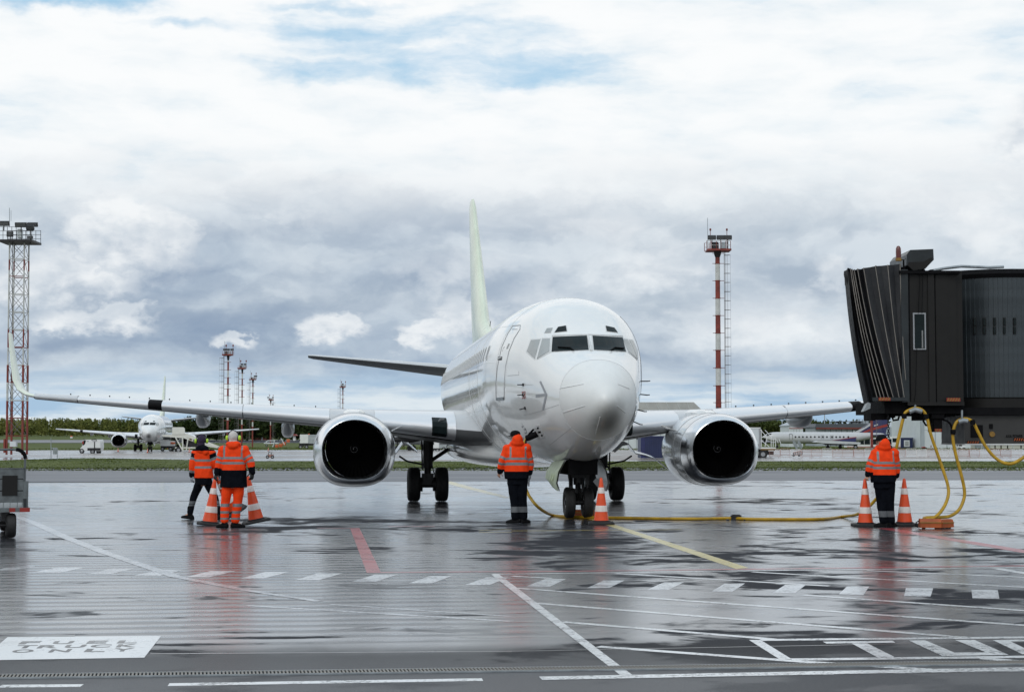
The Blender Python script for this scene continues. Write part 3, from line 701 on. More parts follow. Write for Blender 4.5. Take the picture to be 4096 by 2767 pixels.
# cockpit glazing: frame under each pane
def window(quad, m, frame=.0, mirror=False, name='cockpit_window', pad=9):
    c = (sum(p[0] for p in quad) / 4, sum(p[1] for p in quad) / 4)
    def grow(p):
        d = math.hypot(p[0] - c[0], p[1] - c[1]); return (c[0] + (p[0] - c[0]) * (1 + pad / d), c[1] + (p[1] - c[1]) * (1 + pad / d))
    w = patch([grow(p) for p in quad], .006, 8, mirror=mirror).build(name, 'lightseam', jet, smooth=60)
    patch(quad, .014, 8, mirror=mirror, skirt=.002).build('pane', m, w, smooth=60)
    return w
window([(797, 403), (1028, 393), (1016, 304), (803, 312)], 'glass'); window([(1062, 393), (1260, 403), (1240, 316), (1052, 304)], 'glass')
window([(815, 283), (891, 275), (885, 241), (838, 249)], 'glass', pad=5); window([(1142, 275), (1209, 283), (1188, 254), (1135, 242)], 'glass', pad=5)
window([(753, 285), (789, 283), (802, 255), (768, 258)], 'pale_glass', pad=4)
for mir in (False, True):
    window([(706, 446), (782, 402), (785, 322), (739, 324)], 'pale_glass', mirror=mir); window([(643, 400), (690, 446), (724, 327), (668, 332)], 'pale_glass', mirror=mir)
# pillar and wipers
skinline([(1022, 300), (1044, 398)], .028, e=.006).build('centre_pillar', 'lightseam', jet)
skinline([(800, 302), (1040, 296), (1240, 306)], .016, e=.004).build('window_sill', 'lightseam', jet)
for q in ([(935, 402), (915, 385), (838, 380)], [(1165, 402), (1190, 384), (1245, 388)]):
    w = skinline(q[:2], .012, e=.03).build('wiper', 'black', jet); skinline(q[1:], .016, e=.03).build('wiper_blade', 'black', w)

# service door (starboard front) with its outline, handle and sill
dl = [(447, 700), (446, 600), (455, 500), (482, 375), (520, 290), (552, 240), (600, 237), (597, 262), (560, 320), (528, 400), (506, 500), (499, 600), (497, 700)]
patch([(450, 700), (494, 700), (525, 400), (487, 375)], .003, 8, skirt=.0).build('service_door', 'white', jet, smooth=60)
door = [o for o in jet.children if o.name.startswith('service_door')][0]
skinline(dl, .011, closed=True).build('door_seam', 'seam', door)
skinline([(548, 262), (580, 262)], .008).build('door_hinge', 'seam', door); skinline([(530, 352), (515, 385)], .014, e=.01).build('door_hinge', 'lightseam', door)
patch([(458, 457), (484, 456), (486, 432), (460, 434)], .004, 3).build('door_handle', 'dark', door); skinline([(462, 447), (482, 440)], .018, e=.01).build('handle_bar', 'lightseam', door)
skinline([(486, 402), (494, 378), (500, 372)], .008).build('door_vent', 'seam', door)
patch([(450, 708), (497, 706), (497, 686), (449, 690)], .02, 3).build('door_sill', 'galv', door)
# port-side entry door
for z0, z1 in ((2.68, 4.5),):
    pts = [Vector((-surf(5.0, 0).x, 0, 0))]
    def side(t, z, e=0.0):
        lo, hi = -math.pi / 2, math.pi / 2
        for _ in range(40):
            m = .5 * (lo + hi)
            if surf(t, m).z < z: lo = m
            else: hi = m
        p = surf(t, lo); return p + snormal(p) * e
    loop = [(4.35, z) for z in np.linspace(z0, z1, 14)] + [(t, z1) for t in np.linspace(4.4, 5.15, 6)] + [(5.2, z) for z in np.linspace(z1, z0, 14)] + [(t, z0) for t in np.linspace(5.15, 4.35, 6)]
    MB().tube([side(t, z) for t, z in loop], .011, 5).build('entry_door_seam', 'seam', jet)

# cabin windows: one mesh, placed on the skin on both sides
wm = MB(); rr = [(.105 * math.copysign(abs(math.cos(a)) ** .5, math.cos(a)), .165 * math.copysign(abs(math.sin(a)) ** .6, math.sin(a))) for a in np.linspace(0, 2 * math.pi, 17)[:-1]]
wm.prism([(x, z, 0.0) for x, z in rr], (0, 0, .008)); wm.prism([(x * 1.28, z * 1.18, -.01) for x, z in rr], (0, 0, .014), 1)
wproto = None
for sx in (-1, 1):
    for i in range(38):
        t = 6.55 + i * .508
        if t > 25.4: break
        p = side(t, 3.80); n = snormal(p)
        if sx < 0: p.x *= -1; n.x *= -1
        zax = n; yax = (Vector((0, 0, 1)) - n * n.z).normalized(); xax = yax.cross(zax)
        mtx = Matrix((xax, yax, zax)).transposed()
        if wproto is None: o = wproto = wm.build('cabin_window', ['seam', 'white'], jet, smooth=0)
        else: o = inst(wproto, 'cabin_window', jet)
        o.location = p; o.rotation_euler = mtx.to_euler()

# probes, placard, arrow, power receptacle
def probe(x, y, lx=-14, ly=2):
    h = hit(*Z1(x, y)); n = snormal(h); tip = h + n * .13
    b = MB().tube([h, tip], .013, 6).tube([tip + Vector((0, .02, 0)), tip + Vector((-.02, -.14, 0))], .009, 6).box(h + n * .004, (.04, .08, .06))
    return b.build('air_data_probe', 'dark', jet)
for x, y in ((618, 610), (618, 672), (630, 756)): probe(x, y)
for z, t in ((3.0, 3.1), (2.72, 3.2), (2.38, 3.0), (2.12, 2.8)):
    p = side(t, z); n = snormal(p)
    MB().tube([p, p + n * .15], .014, 6).tube([p + n * .15 + Vector((0, .02, 0)), p + n * .16 + Vector((0, -.18, 0))], .012, 6).build('air_data_probe', 'dark', jet)
pl = patch([(612, 697), (632, 695), (630, 650), (610, 653)], .006, 3).build('warning_placard', 'red', jet)
for q in ([(613, 690), (617, 690), (630, 655), (626, 655)], [(612, 672), (614, 672), (622, 654), (619, 654)], [(621, 694), (625, 694), (631, 677), (631, 671)]):
    patch(q, .010, 2, skirt=.002).build('placard_stripe', 'lightseam', pl)
for q in ([(696, 690), (768, 680), (768, 664), (696, 670)], [(756, 672), (769, 672), (729, 585), (720, 592)], [(737, 766), (747, 770), (769, 672), (757, 670)]):
    patch(q, .004 + .002 * (q[0][0] > 700), 5).build('grey_arrow', 'greymark', jet)
rp = patch([(728, 946), (752, 938), (720, 862), (700, 866)], .012, 4).build('power_receptacle', 'lightseam', jet)
for x, y in ((712, 880), (726, 905), (737, 925), (718, 905)): patch([(x - 5, y + 7), (x + 5, y + 5), (x + 4, y - 6), (x - 4, y - 5)], .018, 2).build('socket', 'black', rp)
for a, b in (((607, 852), (632, 885)), ((632, 885), (640, 915))): skinline([a, b], .008).build('skin_seam', 'seam', jet)
for x, y in ((612, 872), (626, 890), (630, 912)): patch([(x - 4, y + 4), (x + 4, y + 4), (x + 4, y - 4), (x - 4, y - 4)], .006, 2).build('skin_fastener', 'greymark', jet)

# ------------------------------------------------------------------ wings
def naca(x): return 5 * (.2969 * math.sqrt(max(x, 0)) - .126 * x - .3516 * x * x + .2843 * x**3 - .1036 * x**4)
XC = [(1 - math.cos(math.pi * i / 14)) / 2 for i in range(15)]
def wsec(x):
    """leading edge y, chord, leading edge z, thickness ratio at span x"""
    xs = [1.2, 1.9, 4.83, 14.44]
    return (np.interp(x, xs, [11.2, 11.65, 13.55, 18.95]), np.interp(x, xs, [7.9, 7.4, 4.9, 1.75]), np.interp(x, xs, [1.96, 2.02, 2.30, 3.10]), np.interp(x, xs, [.135, .135, .12, .105]))
def wpt(x, xc, up, e=0.0):
    le, c, z, th = wsec(x); inc = R(1.6); h = naca(xc) * th * c * (1.06 if up else -.94) + math.copysign(e, 1 if up else -1)
    return Vector((x, le + xc * c - (e if xc < .02 else 0), z + h - xc * c * math.sin(inc) + .018 * c * math.sin(math.pi * min(1, xc))))
VG = []
for s in (-1, 1):
    S = lambda p: Vector((p.x * s, p.y, p.z))
    mb = MB(); span = [1.2, 1.9, 2.8, 3.8, 4.83, 6.5, 8.5, 10.5, 12.5, 14.44]
    for up, mi in ((True, 0), (False, 1)):
        mb.loft([[S(wpt(x, xc, up)) for xc in XC] for x in span], False, mi, closed=False)
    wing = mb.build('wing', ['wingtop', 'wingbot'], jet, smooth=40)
    for a, b, mt in ((2.12, 4.25, 'slat'), (5.5, 7.95, 'slat'), (7.98, 10.38, 'slat'), (10.38, 10.80, 'black'), (10.80, 13.0, 'slat'), (13.03, 14.40, 'wingtop')):
        sl = MB(); cs = [(.15, True), (.10, True), (.06, True), (.03, True), (.01, True), (0, True), (.01, False), (.025, False), (.045, False), (.06, False)]
        sl.loft([[S(wpt(x, xc, up, .012)) for xc, up in cs] for x in np.linspace(a, b, 6)], False, closed=False)
        for x in (a, b): sl.add([S(wpt(x, xc, up, .012)) for xc, up in cs] + [S(wpt(x, .08, True, -.02))], [tuple(range(11))])
        sl.build('slat', mt, wing, smooth=50)
    MB().loft([[S(wpt(x, xc, False, .006)) for xc in (.066, .085)] for x in np.linspace(2.2, 14.3, 20)], False, closed=False).build('slat_gap', 'black', wing)
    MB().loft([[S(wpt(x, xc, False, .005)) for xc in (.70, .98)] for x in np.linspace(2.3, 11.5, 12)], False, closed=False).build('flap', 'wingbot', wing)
    for x in np.arange(5.9, 13.9, .62):
        p = wpt(x, .30, True); o = MB().box((0, 0, .03), (.03, .06, .04)).build('vortex_generator', 'dark', wing, smooth=0) if not VG else inst(VG[0], 'vortex_generator', wing)
        VG.append(o); o.location = S(p)
    # winglet
    st = [(14.38, 3.10, 18.92, 1.78, 8), (14.72, 3.17, 19.12, 1.66, 22), (15.0, 3.33, 19.35, 1.5, 48), (15.18, 3.62, 19.6, 1.3, 68), (15.36, 4.25, 20.1, 1.0, 77), (15.50, 4.8, 20.55, .8, 79), (15.58, 5.16, 20.85, .62, 80)]
    wl = MB()
    for up, mi in ((True, 0), (False, 1)):
        rings = []
        for x, z, le, c, ang in st:
            n = Vector((-math.sin(R(ang)), 0, math.cos(R(ang)))) * (1 if up else -1)
            rings.append([S(Vector((x, le + xc * c, z)) + n * naca(xc) * .07 * c) for xc in XC])
        wl.loft(rings, False, mi, closed=False)
    wl.build('winglet', ['green', 'white'], jet, smooth=50)
    # flap track fairings
    for x, ln, dp in ((6.75, 3.4, .44), (9.35, 3.0, .38)):
        le, c, z, th = wsec(x); y0 = le + c * .42; rings = []
        for q, k in ((0, .12), (.08, .55), (.2, .85), (.4, 1.0), (.65, .9), (.85, .55), (1.0, .08)):
            yy = y0 + ln * q; zt = z - .02 * c + .0
            rings.append([Vector((s * x + .20 * k * math.copysign(abs(math.cos(a)) ** .7, math.cos(a)), yy, zt - .02 - dp * .55 * k + dp * .62 * k * math.sin(a))) for a in np.linspace(0, 2 * math.pi, 17)[:-1]])
        MB().loft(rings, True).build('flap_track_fairing', 'wingtop', wing, smooth=50)
    # landing light in the wing root
    q = [S(wpt(x, xc, up, .02)) for x, xc, up in ((2.30, .035, True), (2.78, .035, True), (2.78, .02, False), (2.30, .02, False))]
    ll = MB().loft([[S(wpt(x, xc, up, .034)) for xc, up in ((.035, True), (.02, True), (.008, True), (0, True), (.008, False), (.02, False), (.03, False))] for x in (2.36, 2.55, 2.74)], False, closed=False).build('landing_light', 'glass', wing, smooth=0)
    p = wpt(2.48, .012, True, -.02); MB().lathe([(.001, 0), (.085, -.004), (.10, .03)], S(p), 'y', 14).build('lamp', 'lamp_glass', ll)
# wing to body fairing
rings = []
for t, w, zt, zb in ((10.2, .3, 1.40, 1.22), (11.2, 1.0, 1.62, 1.10), (12.4, 1.62, 1.9, 1.03), (13.6, 1.95, 2.1, 1.0), (16, 2.05, 2.2, 1.0), (19, 1.9, 2.0, 1.05), (21.0, 1.2, 1.7, 1.2), (22.0, .25, 1.6, 1.45)):
    zc = (zt + zb) / 2; rings.append([Vector((w * math.copysign(abs(math.cos(a)) ** .75, math.cos(a)), t, zc + (zt - zb) / 2 * math.copysign(abs(math.sin(a)) ** .8, math.sin(a)))) for a in np.linspace(0, 2 * math.pi, 49)[:-1]])
MB().loft(rings, True).build('belly_fairing', 'white', jet, smooth=60)
# fin and tailplane
mb = MB()
for sx, mi in ((1, 0), (-1, 0)):
    mb.loft([[Vector((sx * naca(xc) * th * c, le + xc * c, z)) for xc in XC] for z, le, c, th in ((4.9, 22.6, 9.4, .05), (5.25, 23.3, 8.5, .06), (5.7, 25.2, 6.6, .08), (6.1, 26.3, 5.6, .095), (8.5, 28.7, 4.0, .10), (10.9, 31.0, 2.35, .10), (11.25, 31.5, 1.8, .07))], False, mi, closed=False)
mb.add([Vector((sx * naca(xc) * .07 * 1.8, 31.5 + xc * 1.8, 11.25)) for sx, cs in ((1, XC), (-1, XC[::-1][1:-1])) for xc in cs], [tuple(range(28))])
mb.build('tail_fin', 'green', jet, smooth=50)
MB().tube([(0, 24.6, 5.75), (0, 24.3, 5.9)], .012, 5).build('fin_probe', 'dark', jet)
for s in (-1, 1):
    mb = MB()
    for up, mi in ((1, 0), (-1, 1)):
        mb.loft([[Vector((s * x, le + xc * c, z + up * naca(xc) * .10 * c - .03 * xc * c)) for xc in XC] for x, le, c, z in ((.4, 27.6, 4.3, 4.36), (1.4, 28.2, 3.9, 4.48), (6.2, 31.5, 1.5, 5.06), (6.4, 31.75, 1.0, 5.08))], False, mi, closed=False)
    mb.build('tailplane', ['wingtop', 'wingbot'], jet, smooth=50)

# ------------------------------------------------------------------ engines
def nac(r, t, flat, cx, n=64, z0=1.52):
    ring_ = []
    for k in range(n):
        a = 2 * math.pi * k / n; c, s_ = math.cos(a), math.sin(a)
        e = 2 + .55 * flat
        if s_ < 0: x, z = math.copysign(abs(c) ** (2 / e), c), -abs(s_) ** (2 / e) * (1 - .06 * flat)
        else: x, z = c, s_ * (1 - .09 * flat)
        x *= 1 + .02 * flat
        ring_.append(Vector((cx + r * x, t, z0 + r * z)))
    return ring_
for s in (-1, 1):
    cx = 4.83 * s
    eng = MB().loft([nac(r, t, f, cx) for t, r, f in ((10.94, 1.022, 1), (11.4, 1.05, 1), (12.0, 1.065, .9), (12.8, 1.05, .6), (13.6, .97, .3), (14.3, .86, .1), (14.33, .82, .1), (14.0, .80, 0))], False)
    eng.loft([nac(r, t, 0, cx) for t, r in ((13.6, .62), (14.4, .58), (15.2, .46), (15.22, .40))], True)
    eng = eng.build('engine', 'cowl', jet, smooth=50)
    MB().loft([nac(r, t, f, cx) for t, r, f in ((10.60, .758, .85), (10.45, .77, 1), (10.35, .795, 1), (10.31, .83, 1), (10.33, .87, 1), (10.40, .91, 1), (10.52, .95, 1), (10.72, .99, 1), (10.945, 1.024, 1))], False).build('inlet_lip', 'alu', eng, smooth=60)
    MB().loft([nac(r, t, f, cx) for t, r, f in ((11.6, .775, 0), (11.32, .765, 0), (11.0, .757, .4), (10.598, .758, .85))], False).build('inlet_duct', 'fan', eng, smooth=60)
    MB().tube(nac(1.0245, 10.945, 1, cx) + nac(1.0245, 10.945, 1, cx)[:1], .006, 5).build('cowl_seam', 'seam', eng)
    MB().tube(nac(1.0605, 11.7, .95, cx) + nac(1.0605, 11.7, .95, cx)[:1], .005, 5).build('cowl_seam', 'seam', eng)
    fb = MB().lathe([(.76, 11.45), (.001, 11.45)], (cx, 0, 1.52), 'y', 40)
    for k in range(38):
        a = 2 * math.pi * k / 38; rot = Matrix.Rotation(-a, 3, 'Y')
        fb.add([Vector((cx, 0, 1.52)) + rot @ Vector(q) for q in ((-.05, 11.32, .2), (.04, 11.42, .2), (.09, 11.42, .745), (-.07, 11.24, .745))], [(0, 1, 2, 3)])
    fb.build('fan', 'fan', eng, smooth=0)
    sp = MB().lathe([(.001, 10.95), (.05, 10.98), (.14, 11.12), (.24, 11.32)], (cx, 0, 1.52), 'y', 28).build('spinner', 'fan', eng, smooth=60)
    spr = []
    for i in range(40):
        q = i / 39; rr_ = .028 + .085 * q; a = R(200) - q * R(420); y = 10.965 + (rr_ - .028) * 1.22
        spr.append(Vector((cx + rr_ * math.cos(a), y - .012, 1.52 + rr_ * math.sin(a))))
    MB().tube(spr, .006, 6).build('spinner_spiral', 'steel', eng)
    pr = []
    for t, w, zt in ((11.75, .05, 2.44), (12.0, .20, 2.54), (12.7, .27, 2.60), (13.5, .27, 2.62), (14.4, .22, 2.60), (15.2, .14, 2.5)):
        pr.append([Vector((cx + w * x, t, z)) for x, z in ((-1.25, 2.1), (-1.1, zt - .08), (-.7, zt), (.7, zt), (1.1, zt - .08), (1.25, 2.1))])
    MB().loft(pr, True).build('pylon', 'white', jet, smooth=40)
    # strake on the inboard side
    b0 = Vector((cx - s * .98, 11.5, 1.98)); d_ = Vector((-s * .30, .12, .16))
    MB().prism([b0, b0 + Vector((0, .75, .02)), b0 + Vector((0, .70, 0)) + d_, b0 + Vector((0, .42, 0)) + d_], (0, .0, .02)).build('strake', 'white', jet, smooth=0)

# ------------------------------------------------------------------ undercarriage
def wheel(parent, x, t, zc, Rr, w, name='wheel'):
    h = w / 2
    pf = [(Rr * .50, -h * .62), (Rr * .62, -h * .95), (Rr * .80, -h), (Rr * .92, -h * .90), (Rr * .975, -h * .68)]
    for gx in (-.45, -.15, .15, .45): pf += [(Rr, h * (gx - .09)), (Rr * .985, h * (gx - .04)), (Rr * .985, h * (gx + .04)), (Rr, h * (gx + .09))]
    pf += [(Rr * .975, h * .68), (Rr * .92, h * .90), (Rr * .80, h), (Rr * .62, h * .95), (Rr * .50, h * .62)]
    mb = MB().lathe(pf, (x, t, zc), 'x', 40)
    for sg in (-1, 1): mb.lathe([(Rr * .52, sg * h * .66), (Rr * .47, sg * h * .45), (Rr * .30, sg * h * .38), (Rr * .22, sg * h * .7), (.001, sg * h * .72)], (x, t, zc), 'x', 24, 1)
    return mb.build(name, ['rubber', 'greymark'], parent, smooth=40)
NZ = .026
ng = MB().tube([(0, 4.05, 1.5), (0, 4.0, .75)], .105, 14).tube([(0, 4.0, .8), (0, 3.98, .34)], .065, 12).tube([(-.30, 3.98, NZ + .335), (.30, 3.98, NZ + .335)], .06, 10)
ng.tube([(0, 3.95, .80), (0, 3.72, .60), (0, 3.93, .42)], .035, 8).box((0, 3.92, .62), (.22, .12, .10)).tube([(0, 4.0, .95), (0, 5.2, 1.45)], .05, 8).box((0, 3.95, .98), (.36, .22, .16)).tube([(-.24, 3.9, 1.16), (-.16, 3.88, .55)], .03, 6).tube([(.24, 3.9, 1.16), (.17, 3.88, .58)], .03, 6)
for x in (-.26, .27, -.24): ng.box((x * .7, 3.9, .85 + x * .2), (.07, .08, .3))
ng = ng.build('nose_gear', 'dark', jet, smooth=40)
for x in (-.20, .20): wheel(ng, x, 3.98, NZ + .335, .34, .22)
MB().box((0, 4.25, 1.16), (.62, 2.1, .36)).build('nose_wheel_bay', 'black', jet, smooth=0)
for s, mt in ((-1, 'zinc'), (1, 'wingtop')):
    rings = [[Vector((s * (.36 + .06 * q), t, 1.30 - .08 * q)), Vector((s * (.50 + .04 * q), t, 1.05)), Vector((s * (.55 + .02 * q), t, .80 + .10 * q)), Vector((s * .49, t, .62 + .22 * q))] for q, t in ((0, 3.3), (.1, 3.8), (.35, 4.4), (.8, 5.0))]
    th = MB().loft(rings, False, 0, closed=False); th.loft([[p + Vector((s * .035, 0, 0)) for p in r] for r in rings], False, 1, closed=False)
    dr = th.build('nose_gear_door', ['white', mt] if s < 0 else [mt, 'white'], jet, smooth=40)
    for k in (0.42, 0.75): MB().tube([Vector((s * .55, 3.4 + k, 1.0)), Vector((s * .60, 3.4 + k, .85)), Vector((s * .55, 3.4 + k, .74))], .02, 6).build('door_rib', 'alud' if s > 0 else 'zinc', dr)
for s in (-1, 1):
    x0 = 2.615 * s; mz = -.035; Rm = .505
    mg = MB().tube([(x0 - .02 * s, 16.3, 2.3), (x0, 16.46, .95)], .15, 16).tube([(x0, 16.46, 1.0), (x0, 16.46, mz + Rm)], .10, 12).tube([(x0 - .45, 16.46, mz + Rm), (x0 + .45, 16.46, mz + Rm)], .10, 12)
    mg.tube([(x0 - .12 * s, 16.4, 1.18), (1.25 * s, 16.35, 2.0)], .055, 8).tube([(x0, 16.6, 1.1), (x0, 16.95, .78), (x0, 16.6, .5)], .05, 8).box((x0, 16.46, .62), (.34, .3, .34))
    mg.tube([(x0 + .2 * s, 16.25, 2.2), (x0 + .17 * s, 16.3, .9)], .022, 6).tube([(x0 + .12, 16.3, 1.0), (x0 + .2, 16.2, .72), (x0 + .12, 16.3, .5)], .018, 6).tube([(x0 + .14 * s, 16.4, 1.05), (x0 + .62 * s, 16.3, 1.15), (x0 + .85 * s, 16.3, 1.3)], .03, 6)
    mg = mg.build('main_gear', 'dark', jet, smooth=40)
    for dx_ in (-.41, .41):
        wheel(mg, x0 + dx_, 16.46, mz + Rm, Rm, .37); MB().lathe([(.001, -.06), (.2, -.06), (.22, .06), (.001, .06)], (x0 + dx_ * .52, 16.46, mz + Rm), 'x', 18).build('brake', 'dark', mg)
    # strut door, hanging outboard like an open leaf
    pts = [(.32, 1.42, 16.2), (.55, 1.62, 16.2), (.75, 1.66, 16.25), (.95, 1.38, 16.2), (1.25, 1.32, 16.2), (1.55, 1.22, 16.25), (1.95, .92, 16.3)]
    rings = [[Vector((x0 + s * x, y, z)), Vector((x0 + s * x, y + .9 - .25 * i / 6, z + .08)), Vector((x0 + s * x, y + .9 - .25 * i / 6, z + .05)), Vector((x0 + s * x, y, z - .03))] for i, (x, z, y) in enumerate(pts)]
    MB().loft(rings, True).build('main_gear_door', 'white', mg, smooth=40)
# belly antenna and drain mast
MB().prism([(-.55, 8.4, 1.25), (-.55, 8.62, 1.25), (-.57, 8.60, .62), (-.57, 8.52, .60)], (.03, 0, 0)).build('blade_antenna', 'greymark', jet, smooth=0)
# ------------------------------------------------------------------ people
def remesh(mb, voxel, smooth=2, folds=0.0, fscale=9.0, seed=0.0):
    me = bpy.data.meshes.new('tmp'); me.from_pydata(mb.v, [], mb.f)
    bm = bmesh.new(); bm.from_mesh(me); bmesh.ops.recalc_face_normals(bm, faces=bm.faces); bm.to_mesh(me); bm.free()
    o = bpy.data.objects.new('tmp', me); COL.objects.link(o)
    r = o.modifiers.new('r', 'REMESH'); r.mode = 'VOXEL'; r.voxel_size = voxel
    if smooth: s = o.modifiers.new('s', 'SMOOTH'); s.factor = .5; s.iterations = smooth
    bpy.context.view_layer.update()
    out = bpy.data.meshes.new_from_object(o.evaluated_get(bpy.context.evaluated_depsgraph_get()))
    bpy.data.objects.remove(o)
    if folds:
        n = len(out.vertices); co = np.empty(n * 3); no = np.empty(n * 3)
        out.vertices.foreach_get('co', co); out.vertices.foreach_get('normal', no); co = co.reshape(-1, 3); no = no.reshape(-1, 3)
        d = np.array([mnoise.noise(Vector((c[0] * fscale, c[1] * fscale, c[2] * fscale * .55 + seed))) + .5 * mnoise.noise(Vector((c[0] * fscale * 2.3, c[1] * fscale * 2.3, c[2] * fscale * 1.1 + seed))) for c in co])
        out.vertices.foreach_set('co', (co + no * (d * folds)[:, None]).ravel()); out.update()
    return out
def skinobj(name, me, mts, parent, classify=None):
    for q in mts: me.materials.append(X[q])
    if classify:
        n = len(me.polygons); c = np.empty(n * 3); me.polygons.foreach_get('center', c)
        me.polygons.foreach_set('material_index', np.array(classify(c.reshape(-1, 3)), int))
    me.shade_smooth(); me.update()
    o = bpy.data.objects.new(name, me); COL.objects.link(o); o.parent = parent; return o
def limb(mb, pts, rs, n=14):
    """a tapered limb along joints with rounded ends"""
    P_ = [Vector(p) for p in pts]; q = []; r = []
    for i in range(len(P_) - 1):
        for k in range(6):
            t = k / 6; q.append(P_[i].lerp(P_[i + 1], t)); r.append(rs[i] * (1 - t) + rs[i + 1] * t)
    q.append(P_[-1]); r.append(rs[-1])
    for _ in range(2):      # soften the joints
        q = [q[0]] + [(q[i - 1] + q[i] * 2 + q[i + 1]) / 4 for i in range(1, len(q) - 1)] + [q[-1]]
    mb.tube(q, r, n); mb.ell(q[0], (r[0],) * 3, 12, 8); mb.ell(q[-1], (r[-1],) * 3, 12, 8)
def along_poly(c, pts):
    """distance to a polyline and the share of its length, for an array of points"""
    pts = np.array([list(p) for p in pts]); seg = np.diff(pts, axis=0); L = np.linalg.norm(seg, axis=1); cum_ = np.r_[0, np.cumsum(L)]
    best = np.full(len(c), 9.0); par = np.zeros(len(c))
    for i in range(len(seg)):
        t = np.clip(((c - pts[i]) @ seg[i]) / L[i] ** 2, 0, 1); d = np.linalg.norm(c - (pts[i] + t[:, None] * seg[i]), axis=1)
        s = d < best; best[s] = d[s]; par[s] = (cum_[i] + t[s] * L[i]) / cum_[-1]
    return best, par
def hand_mb(mb, wrist, tip_dir, palm_n, s=1.0, side=1, curl=.9):
    """palm, four unequal bent fingers and a thumb"""
    w = Vector(wrist); d = Vector(tip_dir).normalized(); n = Vector(palm_n).normalized(); a = d.cross(n).normalized() * side
    c = w + d * .05 * s
    mb.loft([[w + d * (q * s) + a * (wx * s * math.cos(t)) + n * (wz * s * math.sin(t)) for t in np.linspace(0, 2 * math.pi, 13)[:-1]] for q, wx, wz in ((-.02, .026, .021), (.01, .030, .020), (.045, .041, .017), (.085, .042, .015), (.10, .036, .010))], True)
    for i, ln in enumerate((.068, .078, .073, .056)):
        b = w + d * (.092 * s) + a * ((-.031 + .0205 * i) * s); p = [b - d * .02 * s, b]; ang = 0
        for k, f in enumerate((.45, .32, .23)):
            ang += curl * (.5, .6, .4)[k]; p.append(p[-1] + (d * math.cos(ang) + n * math.sin(ang)) * (ln * f * s))
        mb.tube(p, [.0095 * s, .0095 * s, .009 * s, .0085 * s, .0075 * s], 8)
    tb = w + d * .02 * s - a * .024 * s
    mb.tube([tb, tb + (d * .5 - a * .75 + n * .25) * .035 * s, tb + (d * .75 - a * .65 + n * .5) * .062 * s, tb + (d * .85 - a * .35 + n * .75) * .085 * s], [.012 * s, .0115 * s, .010 * s, .008 * s], 8)
